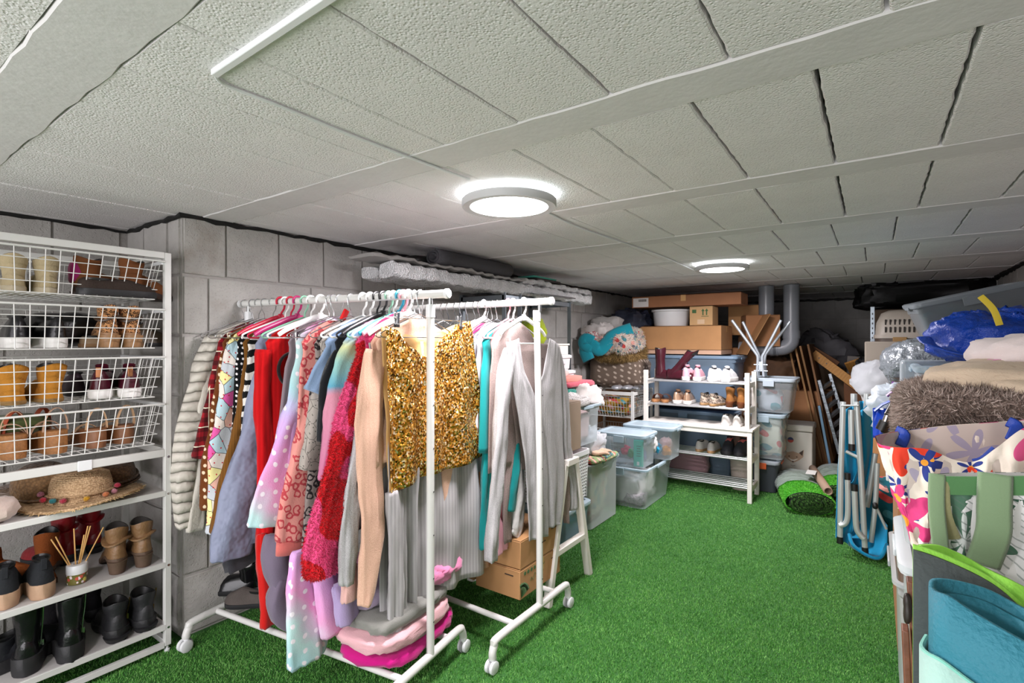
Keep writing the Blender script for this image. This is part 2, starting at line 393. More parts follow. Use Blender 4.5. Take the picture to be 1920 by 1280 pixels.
# artificial turf: a mass of short blades, denser near the camera
def blades(name, pts, nrm_up, h0, h1, wd, mats, seed=1, lean=.5, kind='stuff', parent=None, normals=None):
    """pts Nx3, one triangle per blade"""
    rs = np.random.RandomState(seed); n = len(pts)
    ang = rs.rand(n)*2*np.pi; h = h0+(h1-h0)*rs.rand(n); wd = wd*(.7+.6*rs.rand(n))
    d = np.stack([np.cos(ang), np.sin(ang), np.zeros(n)], 1)
    nn = normals if normals is not None else np.tile(np.array([[0, 0, 1.0]]), (n, 1))
    l = rs.randn(n, 3)*lean; tip = nn+l; tip /= np.linalg.norm(tip, axis=1)[:, None]
    side = np.cross(tip, d+1e-3); side /= np.linalg.norm(side, axis=1)[:, None]
    V = np.empty((n, 3, 3)); V[:, 0] = pts-side*wd[:, None]/2; V[:, 1] = pts+side*wd[:, None]/2; V[:, 2] = pts+tip*h[:, None]
    me = bpy.data.meshes.new(name); me.vertices.add(n*3); me.vertices.foreach_set('co', V.reshape(-1))
    me.loops.add(n*3); me.loops.foreach_set('vertex_index', np.arange(n*3, dtype=np.int32))
    me.polygons.add(n); me.polygons.foreach_set('loop_start', np.arange(0, n*3, 3, dtype=np.int32)); me.polygons.foreach_set('loop_total', np.full(n, 3, dtype=np.int32))
    me.update(calc_edges=True)
    for m in mats: me.materials.append(m)
    if len(mats) > 1: me.polygons.foreach_set('material_index', rs.randint(0, len(mats), n).astype(np.int32))
    o = bpy.data.objects.new(name, me); COL.objects.link(o); o['kind'] = kind
    if parent is not None: o.parent = parent
    return o
def grassmat(name, a, b):
    g = G(name, .55, 0, .3); g.col(g.mix(g.ramp(g.noise(3.5, 4), [(.3, (0, 0, 0, 1)), (.75, (1, 1, 1, 1))]), a, b)); return g.m
GM = [grassmat('turf_green', '#62a348', '#4b8c38'), grassmat('turf_green_dark', '#478a35', '#36722a'), grassmat('turf_green_light', '#86bd66', '#67a44f')]
rs = np.random.RandomState(5); N = 1700000
X = rs.uniform(XREC, XR, N); Y = rs.uniform(-.2, YB, N); D = np.sqrt(X*X+Y*Y)
keep = rs.rand(N) < np.clip(2.6/np.maximum(D, 1.6), 0, 1)**1.6
keep &= ~((X < XL+.03) & (Y > YREC-.03)) & (X < XR-.03) & (X > XREC+.03) & (Y < YB-.03)
pts = np.stack([X, Y, np.zeros(N)], 1)[keep]
tu = blades('artificial_grass', pts, None, -.0 + .007, .015, .0028, GM, 2)
tag(tu, 'bright green artificial grass pile covering the whole floor', 'grass', kind='stuff')
# ceiling lamps
LGLOW = emit('lamp_panel', (1, .99, .975, 1), 6.0); LHALO = emit('lamp_backlight', (.93, .98, 1, 1), 9.0)
RIM = plain('lamp_rim', '#b9b9ba', .5)
def lamp(i, label):
    x, y = LAMPS[i]; t = thing('ceiling_lamp', label, 'lamp', (x, y, ZC), 0, 'round ceiling lamps')
    mb = MB(); mb.lathe([(.158, -.050), (.184, -.052), (.187, -.046), (.187, -.024), (.183, -.02), (.155, -.02), (.155, -.050), (.158, -.050)], 56); mb.f = mb.f[:-2]; build(mb, 'rim', RIM, t)
    build(MB().lathe([(.001, -.0495), (.159, -.0495), (.159, -.045), (.001, -.045)], 56), 'diffuser', LGLOW, t)
    build(MB().lathe([(.12, -.0185), (.184, -.0185), (.184, -.0135), (.12, -.0135)], 48), 'back_glow', LHALO, t)
    build(MB().lathe([(.001, -.02), (.11, -.02), (.11, -.001), (.001, -.001)], 32), 'mounting_base', WPLAST, t)
    return t
lamp(0, 'large round white ceiling lamp nearer the camera, above the clothes racks')
lamp(1, 'smaller-looking round ceiling lamp far back, near the grey pipes')
# surface cables and trunking
def cable(pts, r, label, mat=WPLAST, n=8):
    return tag(build(MB().tube(smooth_path(pts, 5), r, n), 'cable', mat, ), label, 'cable')
cz = ZC-.007
mb = MB(); c0 = P(402, 138, z=cz); c1 = P(640, -22, z=cz); mb.beam(c0, c1, .016, .014); o = build(mb, 'cable_trunking', WPLAST, bevel=.002)
tag(o, 'short white plastic trunking slanting up from the cable bend on the ceiling', 'trunking')
cable([P(402, 138, z=cz), P(425, 160, z=cz), P(520, 197, z=cz), P(650, 250, z=cz), P(780, 300, z=cz), P(880, 336, z=cz)], .0045, 'white cable from the trunking bend to the nearer ceiling lamp')
cable([P(1020, 395, z=cz), P(1090, 428, z=cz), P(1190, 462, z=cz), P(1250, 484, z=cz), P(1300, 506, z=cz)], .0045, 'white cable between the near and far ceiling lamps')
# ================================================================ shoes
def sstep(a, b, x): t = min(1, max(0, (x-a)/(b-a))); return t*t*(3-2*t)
def shoe(name, label, mat, loc=(0, 0, 0), rz=0, L=.25, W=.088, sole=.018, heel=0.0, shaft=0, col=.07, toe=.045, solemat=None, heelmat=None, wedge=False,
         point=0, lining=None, laces=None, zipm=None, strap=None, group=None, cat='shoe', shr=.048, heelw=.032, tab=None, rot=None, lean=0, cuff=None, chunk=0, upper=True):
    t = thing(name, label, cat, loc, rz, group, rot); solemat = solemat or RUBBER; heelmat = heelmat or solemat; lining = lining or BLACKP
    n = 14; base = lambda q: heel*(1-sstep(.28, .72, q))+sole
    def wid(q):
        a = .76+.24*sstep(.2, .68, q); e = (1-max(0, (q-.72)/.28)**(2.4-point))**.5 if q > .72 else 1; h_ = (1-max(0, (.16-q)/.16)**2.2)**.5 if q < .16 else 1
        return W/2*a*max(e, .06)*max(h_, .12)
    qs = [0, .02, .06, .12, .2, .3, .4, .5, .6, .7, .8, .88, .94, .98, 1]
    top = lambda q: (col if q < .3 else col+(toe*1.45-col)*sstep(.3, .62, q)) if q < .62 else toe*1.45+(toe-toe*1.45)*sstep(.62, .8, q) if q < .8 else toe*(1-((q-.8)/.2)**2.6*.75)
    if upper:
        rings = []
        for q in qs:
            b = base(q); w_ = wid(q); h_ = top(q)*(.55 if q < .01 else .85 if q < .03 else 1); r = []
            for k in range(n):
                a = 2*pi*k/n; y = w_*math.copysign(abs(cos(a))**.8, cos(a)); z = max(0, sin(a))**.75*h_ if sin(a) > 0 else 0
                r.append(Vector((q*L+fold((q, y*10, z*9), .0015, 5), y*(1-.18*z/max(h_, .01)), b+z)))
            rings.append(r)
        mb = MB().loft(rings)
        if shaft:
            rr = []; cx = .2*L
            for k in range(9):
                s = k/8; z = base(.15)+.02+(shaft-.02)*s; f = .97-.1*sstep(.0, .4, s)+.12*sstep(.5, 1, s); fy = .72+.24*sstep(.15, .9, s)
                rr.append([Vector((cx+lean*s*shaft+shr*1.05*f*cos(a)+fold((s*3, a, 1), .003, 1.3), shr*.88*fy*sin(a)+fold((s*4, a, 5), .002, 1.5), z+(.008*cos(2*a) if k == 8 else 0))) for a in [2*pi*i/18 for i in range(18)]])
            lastc = Vector((cx+lean*shaft, 0, base(.15)+shaft)); mb.loft(rr, cap=False)
            inner = [[lastc+Vector((shr*1.04*f2*cos(a), shr*.84*f2*sin(a), dz+.008*cos(2*a))) for a in [2*pi*i/18 for i in range(18)]] for f2, dz in ((.97, .001), (.9, 0), (.78, -.03))]
            li = MB().loft([rr[-1]]+inner, cap=False); li.f.append(tuple(range(18*3, 18*4)))
        build(mb, 'upper', mat, t)
        if shaft: build(li, 'lining', lining, t)
        else:
            li = MB(); cx = .2*L; zc = base(.2)+col*.99
            li.loft([[Vector((cx+.01+.045*f*cos(a), .026*f*sin(a), zc+dz)) for a in [2*pi*i/14 for i in range(14)]] for f, dz in ((1, -.006), (1.04, .001), (.92, .002), (.8, -.012))]); build(li, 'lining', lining, t)
    # sole: follows the foot; a wedge or platform goes down to the ground
    rings = []
    for q in qs:
        b = base(q)+.002; w_ = wid(q)*(1.06+chunk); lo = 0 if wedge else max(0, b-.002-sole)
        xx = q*L+(-.004 if q < .01 else .004 if q > .99 else 0)
        rings.append([Vector((xx, y, z)) for y, z in ((-w_*.93, lo), (w_*.93, lo), (w_, lo+(b-lo)*.3), (w_, b), (w_*.9, b+.001), (-w_*.9, b+.001), (-w_, b), (-w_, lo+(b-lo)*.3))])
    so = build(MB().loft(rings), 'sole', solemat, t)
    if heel > .012 and not wedge:
        hr = []
        for s in (0, .2, .5, .8, 1):
            z = heel*s*1.02; f = 1+.28*s
            hr.append([Vector((.115*L+heelw*f*cos(a)*(1 if cos(a) < 0 else .75), heelw*.86*f*sin(a), z)) for a in [2*pi*i/14 for i in range(14)]])
        build(MB().loft(hr), 'heel', heelmat, t)
    if laces:
        mb = MB()
        for k in range(5):
            q = .36+.065*k; z = base(q)+top(q)*.98; w_ = wid(q)*.42; mb.tube([(q*L, -w_, z-.006), (q*L-.004, -w_*.4, z+.003), (q*L+.006, w_*.4, z+.003), (q*L+.002, w_, z-.006)], .0028, 6)
        build(mb, 'laces', laces, t)
        q = .3; z = base(q)+col; build(MB().tube([(q*L+.02, 0, z-.02), (q*L+.005, 0, z+.004), (q*L-.004, 0, z+.016)], .008, 8, r2=.022, up=(1, 0, 0)), 'tongue', mat, t)
    if zipm:
        mb = MB(); cx = .2*L; mb.tube([(cx+.01, -shr*.7, base(.2)+.015), (cx+.008, -shr*.76, base(.2)+shaft*.35), (cx-.004, -shr*.86, base(.2)+shaft*.7), (cx-.01, -shr*.9, base(.2)+shaft)], .0032, 6)
        mb.box((cx+.012, -shr*.84, base(.2)+.02), (.006, .006, .02)); build(mb, 'zip', zipm, t)
    if cuff:
        cx = .2*L; z = base(.15)+shaft*.55
        mb = MB().tube([(cx+lean*shaft*.6+shr*.98*cos(a), shr*.82*sin(a), z+.01*sin(a*2)) for a in [2*pi*i/20 for i in range(20)]], .006, 6, closed=True, r2=.014, up=(0, 0, 1)); build(mb, 'strap', cuff, t)
    if strap:
        for (q0, hgt, rr_) in strap:
            z = base(q0); w_ = wid(q0)*1.0
            mb = MB().tube([(q0*L+.012*sin(a)*0, w_*cos(a), z+max(0, sin(a))*hgt) for a in [pi*i/10 for i in range(11)]], .0022, 6, r2=rr_, up=(0, 0, 1)) if False else MB()
            pts = [Vector((q0*L-.01*sin(a), w_*1.02*cos(a), z+max(0, sin(a))*hgt)) for a in [pi*i/12 for i in range(13)]]
            mb.loft([[p+Vector((dx, 0, 0))+ (p-Vector((q0*L, 0, z))).normalized()*dz for dx, dz in ((-rr_, 0), (rr_, 0), (rr_, .003), (-rr_, .003))] for p in pts]); build(mb, 'strap', mat, t)
    if tab:
        z = base(0)+ (shaft or col); build(MB().box((0.002 if not shaft else .2*L-shr*1.1, 0, z-.012), (.007, .018, .042)), 'pull_tab', tab, t, bevel=.002)
    return t
def pair(name, label, mat, loc, rz, gap=.1, who=('left', 'right'), dz=0, dx=0, drz=.08, **k):
    d = Vector((-sin(rz), cos(rz), 0))*gap/2; f = Vector((cos(rz), sin(rz), 0))*dx
    a = shoe(name, f'{label}, {who[0]} shoe of the pair', mat, Vector(loc)-d, rz+drz, **k)
    b = dup(a, Vector(loc)+d+f, rz-drz, f'{label}, {who[1]} shoe of the pair')
    return a, b
leather = lambda n, c, r=.42, b=.35: plain(n, c, r, bump=b, bs=70, var=.3, vs=14)
suede = lambda n, c: plain(n, c, .95, bump=.5, bs=160, var=.22, vs=18, spec=.2)
# ================================================================ white wire basket and shelf unit on the left
SX, SY0, SY1, SD = -2.51, .1, .98, .5
unit = thing('shelving_unit', 'white metal shoe storage unit with wire baskets and shelves, against the left wall', 'shelving unit', (SX-SD/2, (SY0+SY1)/2, 0))
pw = .026
for x in (SX-pw/2, SX-SD+pw/2):
    for y in (SY1-pw/2, SY0+pw/2):
        po = build(MB().b2((x-pw/2, y-pw/2, 0.03), (x+pw/2, y+pw/2, 1.735)), 'post', WHITE, unit, W=True, bevel=.003)
        build(MB().lathe([(.011, 0), (.011, .012), (.006, .014), (.006, .035)], 12, (x, y, 0)), 'foot', WPLAST, unit, W=True)
        if x > SX-.1 and y > .9:
            for z in (.71, .40, .13, .87): build(MB().tube([(x+pw/2-.001, y, z-.02), (x+pw/2+.003, y, z-.02)], .005, 10), 'screw', CHROME, unit, W=True)
def frame(z, h, name='rail', xs=None, mat=WHITE, dep=.02):
    for x in (SX-.011, SX-SD+.011): build(MB().b2((x-dep/2, SY0+pw, z-h/2), (x+dep/2, SY1-pw, z+h/2)), name, mat, unit, W=True, bevel=.002)
    for y in (SY0+.011, SY1-.011): build(MB().b2((SX-SD+pw, y-dep/2, z-h/2), (SX-pw, y+dep/2, z+h/2)), name, mat, unit, W=True, bevel=.002)
frame(1.722, .028); frame(.868, .032); frame(.035, .024)
build(MB().b2((SX-.001, .655, .848), (SX+.004, .70, .888)), 'rail_sleeve', WPLAST, unit, W=True, bevel=.002)
for z in (.70, .39, .12):
    s = build(MB().b2((SX-SD+.01, SY0+.012, z-.009), (SX-.004, SY1-.012, z-.001)), 'shelf', plain('grey_shelf_panel', '#bdbab7', .5), unit, W=True, bevel=.002)
    build(MB().b2((SX-.012, SY0+.02, z-.02), (SX, SY1-.02, z+.004)), 'shelf_lip', WHITE, unit, W=True, bevel=.002)
def wire_basket(zt, h, x0, x1, y0, y1, tp=.035, sp=.0415, parent=None, name='wire_basket', mat=WHITE, r=.0018, rim=.0042):
    """tapered wire basket: rim rails, vertical wires, horizontal wires, wire floor"""
    mb = MB(); zb = zt-h
    corner = lambda s: [(x0+tp*s, y0+tp*s), (x1-tp*s*.35, y0+tp*s), (x1-tp*s*.35, y1-tp*s), (x0+tp*s, y1-tp*s)]
    for s in (0, .25, .5, .75, 1):
        c = corner(s); z = zt-h*s
        for i in range(4):
            a, b = c[i], c[(i+1) % 4]; mb.tube([(a[0], a[1], z), (b[0], b[1], z)], rim if s == 0 else r*(1.4 if s == 1 else 1), 6)
    T, B = corner(0), corner(1)
    for i in range(4):
        a, b = T[i], T[(i+1) % 4]; c, d = B[i], B[(i+1) % 4]; n = max(2, int(math.dist(a, b)/sp))
        for k in range(1, n): 
            s = k/n; mb.tube([(a[0]+(b[0]-a[0])*s, a[1]+(b[1]-a[1])*s, zt), (c[0]+(d[0]-c[0])*s, c[1]+(d[1]-c[1])*s, zb)], r, 5)
    n = int((y1-y0-2*tp)/.03)
    for k in range(1, n): y = B[0][1]+(B[2][1]-B[0][1])*k/n; mb.tube([(B[0][0], y, zb), (B[1][0], y, zb)], r, 5)
    for k in range(1, 5): x = B[0][0]+(B[1][0]-B[0][0])*k/5; mb.tube([(x, B[0][1], zb), (x, B[2][1], zb)], r, 5)
    return build(mb, name, mat, parent, W=True)
BZ = [(1.695, .165), (1.487, .165), (1.283, .17), (1.08, .168)]
for zt, h in BZ:
    b = wire_basket(zt, h, SX-SD+.02, SX+.004, SY0+.028, SY1-.028, parent=unit)
    for y in (SY0+.03, SY1-.03): build(MB().b2((SX-SD+.02, y-.006, zt-.012), (SX-.01, y+.006, zt+.002)), 'basket_runner', WPLAST, unit, W=True)
z1, z2, z3, z4 = [zt-h+.004 for zt, h in BZ]
# --- basket 1
pair('boot', 'cream suede boot in the top basket', suede('cream_suede', '#b5a583'), (-2.585, .54, z1), pi-.1, .1, L=.26, shaft=.115, sole=.02, solemat=plain('cream_sole', '#b3a68d', .7))
pair('boot', 'tan brown suede boot lying in the top wire basket', suede('tan_suede', '#7d4e2f'), (-2.66, .80, z1), pi/2+.35, .12, dx=-.1, L=.27, shaft=.12, sole=.022, heel=.02, solemat=leather('dark_sole', '#3b2a22'), who=('front', 'rear'))
tag(build(MB().blob((-2.70, .70, z1+.1), (.06, .05, .09), .6, .004, 20), 'sock', cloth('magenta_sock', '#a32a6b')), 'folded magenta sock between the boots in the top basket', 'sock')
shoe('flat_shoe', 'dark flat shoe with black sole at the front of the top basket', suede('dark_brown_suede', '#3a302b'), (-2.53, .66, z1), pi/2+.05, L=.27, col=.045, toe=.035, sole=.022)
# --- basket 2
blk = leather('black_leather', '#17171a', .3); whs = plain('white_sole', '#e3e1de', .6)
gp = pair('shoe', 'black leather shoe with white-trimmed sole, second basket', blk, (-2.565, .555, z2), pi-.05, .115, L=.26, col=.085, toe=.05, sole=.035, solemat=whs, chunk=.04)
tag(build(MB().blob((-2.77, .68, z2+.075), (.2, .24, .14), .6, .012, 12, seed=3), 'handbag', blk), 'slouchy black leather handbag behind the black shoes, second basket', 'handbag')
leo = cloth('leopard_calf', '#c08a5c', kind='leopard', c2='#241a15', sc=75, bump=.1)
pair('heeled_boot', 'leopard print ankle boot in the second basket', leo, (-2.56, .82, z2), pi+.05, .085, L=.24, col=.075, toe=.04, heel=.05, sole=.008, shaft=.11, shr=.042, solemat=leather('tan_sole', '#a57c55'), heelw=.036, cuff=leather('dark_brown_leather', '#4a382a'))
pair('ankle_boot', 'dark brown boot lying behind the leopard boots', leather('mud_brown_leather', '#5d5040'), (-2.76, .84, z2), pi/2+.2, .1, L=.25, shaft=.09, sole=.015, who=('front', 'rear'))
shoe('loafer', 'beige flat shoe lying at the front of the second basket', leather('beige_leather', '#b09374'), (-2.66, .70, z2), pi/2-.15, L=.22, col=.035, toe=.03, sole=.012, solemat=plain('tan_sole2', '#8d6b4a', .7))
# --- basket 3
mus = suede('mustard_suede', '#b57a2e')
pair('boot', 'mustard suede boot with rounded heel in the third basket', mus, (-2.575, .545, z3), pi, .115, L=.25, W=.1, shaft=.13, sole=.012, shr=.052, solemat=plain('mustard_sole', '#8a6a3c', .8), laces=plain('mustard_lace', '#a3712f', .8), lean=-.2)
bur = leather('burgundy_patent', '#4a1624', .25, .2)
pair('sneaker', 'burgundy sneaker with thick white sole in the third basket', bur, (-2.565, .79, z3), pi-.35, .105, L=.26, W=.095, col=.085, toe=.05, sole=.034, solemat=whs, chunk=.08, tab=plain('copper_tab', '#a8714e', .3, .8), laces=plain('burgundy_lace', '#541c2a', .8))
pair('trainer', 'dark purple trainer behind the burgundy sneakers, third basket', leather('aubergine_mesh', '#2e1826', .6), (-2.77, .78, z3), pi-.1, .12, L=.24, col=.08, toe=.045, sole=.02, solemat=BLACKP)
# --- basket 4
cork = plain('glitter_cork', '#a56f3c', .6, bump=.6, bs=200, var=.35, vs=90)
str_ = leather('nude_strap', '#c7a085', .5)
pair('platform_sandal', 'cork platform sandal with nude straps in the lowest basket', str_, (-2.585, .555, z4), pi, .125, L=.23, W=.095, heel=.035, sole=.05, wedge=True, solemat=cork, upper=False, strap=[(.68, .05, .012), (.55, .055, .008), (.14, .09, .006)])
org = leather('orange_strap', '#a8492a', .5)
pair('strappy_sandal', 'orange-brown strappy sandal at the back of the lowest basket', org, (-2.74, .58, z4+.02), pi+.5, .11, L=.24, heel=.03, sole=.03, wedge=True, upper=False, solemat=leather('brown_sole', '#7c4a30'), strap=[(.7, .05, .014), (.58, .06, .012), (.14, .08, .01)])
pair('wedge_sandal', 'brown wedge sandal with beige bow straps in the lowest basket', leather('beige_bow', '#d0aa84', .6), (-2.595, .80, z4), pi+.15, .11, L=.23, W=.09, heel=.055, sole=.02, wedge=True, solemat=leather('tan_wedge', '#8a5a38', .5), upper=False, strap=[(.7, .045, .016), (.6, .055, .01), (.12, .085, .007)])
tag(build(MB().blob((-2.83, .52, z4+.1), (.2, .24, .08), .7, .014, 12, seed=9), 'scarf', cloth('olive_green_scarf', '#59663a')), 'crumpled olive scarf at the back of the lowest basket', 'scarf')
# --- hats on the upper shelf
def hat(loc, rb, rc, hc, mat, label, brimmat=None, tilt=(0, 0, 0), fr=None, sq=.86):
    t = thing('sun_hat', label, 'hat', loc, rot=tilt)
    mb = MB(); rings = []
    prof = [(rb, .012), (rb*.98, .02), (rb*.8, .008), (rc*1.12, .006), (rc*1.0, .02), (rc*.97, hc*.55), (rc*.88, hc*.86), (rc*.6, hc), (rc*.2, hc*.96), (.004, hc*.95)]
    for r, z in prof:
        rings.append([Vector((r*cos(a), r*sq*sin(a), z+(.012*sin(2*a+.5) if r > rc*1.1 else 0)*r/rb)) for a in [2*pi*i/48 for i in range(48)]])
    mb.loft(rings, cap=False); build(mb, 'crown_and_brim', mat, t, solid=.003, ang=0)
    build(MB().tube([(rc*1.015*cos(a), rc*sq*1.015*sin(a), .035) for a in [2*pi*i/36 for i in range(36)]], .003, 6, closed=True, r2=.012, up=(0, 0, 1)), 'hat_band', brimmat or mat, t)
    return t
straw = G('straw_weave', .85); X_ = straw.xyz(); wv = straw.ma('SINE', straw.ma('MULTIPLY', straw.ma('LENGTH', 0) if False else X_[2], 900)); 
vo = straw.vor(160); straw.col(straw.mix(vo[0], '#d0b18a', '#8a6c49')); straw.bump(straw.ma('ADD', vo[0], straw.ma('MULTIPLY', wv, .3)), .8, .004); straw = straw.m
h1 = hat((-2.675, .71, .705), .225, .115, .115, straw, 'straw sun hat with frayed brim and coloured pompoms on the upper shelf', rot if False else None, sq=.9)
cols = ['#d98aa0', '#c8283c', '#2d8488', '#c02a44', '#e3a81e', '#e98a52', '#e59aa8', '#c9304c']
for k, c in enumerate(cols):
    a = -1.75+k*.42 if k > 1 else -2.0+k*.14
    a = [-1.62, -1.42, -1.02, -.72, -.15, .38, .72, .9][k]
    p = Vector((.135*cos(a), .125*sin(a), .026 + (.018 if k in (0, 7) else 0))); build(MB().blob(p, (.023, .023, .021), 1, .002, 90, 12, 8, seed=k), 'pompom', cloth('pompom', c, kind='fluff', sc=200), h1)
nb = 260; mb = MB(); rr = random.Random(4)
for i in range(nb):
    a = 2*pi*i/nb; p = Vector((.222*cos(a), .222*.9*sin(a), .014+.012*sin(2*a+.5))); o_ = Vector((cos(a)*rr.uniform(.6, 1.4), sin(a)*rr.uniform(.6, 1.4), rr.uniform(-.4, .7)))*.016
    mb.add([p+Vector((-sin(a), cos(a), 0))*.004, p-Vector((-sin(a), cos(a), 0))*.004, p+o_], [(0, 1, 2)])
fr = build(mb, 'frayed_edge', plain('straw_fringe', '#cdb07c', .9), h1, fixn=False); fr['kind'] = 'stuff'
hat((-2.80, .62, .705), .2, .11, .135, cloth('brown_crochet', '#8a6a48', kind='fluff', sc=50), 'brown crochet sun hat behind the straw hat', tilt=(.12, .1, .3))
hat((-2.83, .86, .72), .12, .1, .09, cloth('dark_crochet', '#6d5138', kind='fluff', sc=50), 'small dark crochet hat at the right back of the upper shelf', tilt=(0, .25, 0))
tag(build(MB().blob((-2.62, .43, .745), (.2, .14, .08), .7, .016, 14, seed=21, rid=.012), 'cloth_bundle', cloth('pale_pink_linen', '#c9b6ab')), 'crumpled pale pinkish cloth at the left end of the hat shelf', 'cloth')
# --- middle shelf
t = thing('reed_diffuser', 'reed diffuser with white collar and flowered glass on the middle shelf', 'diffuser', (-2.60, .677, .391))
build(MB().lathe([(.001, 0), (.031, 0), (.033, .004), (.033, .04), (.03, .042), (.001, .042)], 28), 'glass_jar', (lambda g_: (g_.col(g_.mix(g_.ma('LESS_THAN', g_.vor(60)[0], .42), g_.mix(g_.noise(30, 0), '#4c4a24', '#7f7a3c'), g_.ramp(g_.n('SeparateColor', {0: g_.vor(60)[1]}).outputs[0], [(0, '#e8d9d9'), (.4, '#d9cf5c'), (.7, '#c65a4a')], True))), g_.m)[1])(G('flowered_glass', .15)), t)
build(MB().lathe([(.001, .04), (.0335, .04), (.0345, .043), (.0345, .072), (.032, .075), (.012, .075), (.011, .06), (.001, .06)], 28), 'white_collar', WPLAST, t)
for k, (a, b) in enumerate([(-.075, .13), (-.06, .135), (-.013, .16), (.015, .13), (.035, .16), (.034, .155), (.085, .135)]):
    build(MB().tube([(rnd.uniform(-.01, .01), a*.08, .03), (rnd.uniform(-.03, .03), a, .06+b)], .0024, 6), 'reed', plain('reed_wood', '#d7a867', .8), t)
brl = leather('distressed_brown_leather', '#80603f', .5, .6); hl = leather('stacked_heel', '#5a4636', .7)
bs = pair('ankle_boot', 'worn brown leather ankle boot on the middle shelf', brl, (-2.545, .845, .391), pi-.12, .095, L=.25, W=.09, heel=.05, sole=.01, shaft=.125, solemat=hl, heelw=.032, cuff=brl, lining=plain('dark_lining', '#2e2a26', .8))
bk = suede('charcoal_suede', '#26282b'); pair('wedge_shoe', 'black suede wedge shoe with tan sole on the middle shelf', bk, (-2.535, .51, .391), pi-.15, .105, L=.24, W=.095, heel=.03, sole=.022, wedge=True, col=.09, toe=.045, solemat=leather('tan_wedge_sole', '#b08f72', .7), tab=bk)
ts = suede('rust_suede', '#8f4d25')
shoe('ankle_boot', 'rust suede boot standing behind the reed diffuser', ts, (-2.72, .60, .391), pi/2+1.2, L=.24, heel=.03, sole=.015, shaft=.13, lean=.25, solemat=hl)
shoe('ankle_boot', 'rust suede boot slumped at the left back of the middle shelf', ts, (-2.80, .43, .391), pi/2-.6, L=.24, heel=.03, sole=.015, shaft=.11, lean=-.3, solemat=hl)
rd = leather('red_leather', '#8e0f1c', .35, .4)
pair('red_boot', 'red leather boot standing at the back of the middle shelf', rd, (-2.86, .78, .391), pi+.5, .13, L=.26, shaft=.2, sole=.015, heel=.025, cuff=rd, solemat=RUBBER)
# --- bottom shelf
pair('zip_boot', 'glossy black wedge boot with silver zips on the bottom shelf', leather('glossy_black_leather', '#131315', .25), (-2.53, .575, .121), pi-.25, .13, L=.27, W=.1, heel=.035, sole=.028, wedge=True, shaft=.17, zipm=CHROME, shr=.05, chunk=.1)
pair('ankle_boot', 'matt black ankle boot with side zip on the bottom shelf', leather('matt_black_leather', '#232326', .55), (-2.53, .845, .121), pi-.05, .105, L=.26, W=.1, heel=.02, sole=.026, shaft=.105, zipm=plain('brass_zip', '#8e7a4a', .3, .9), shr=.052, chunk=.12, heelw=.042)
pair('black_boot', 'black suede boot at the back of the bottom shelf', suede('black_suede', '#1d1c1f'), (-2.79, .73, .121), pi+.1, .14, L=.26, shaft=.12, sole=.03, heel=.02)
shoe('black_boot', 'dark ribbed-sole boot at the left end of the bottom shelf', leather('navy_black', '#1a1c22', .5), (-2.66, .42, .121), pi/2+.2, L=.27, shaft=.08, sole=.045, chunk=.15)
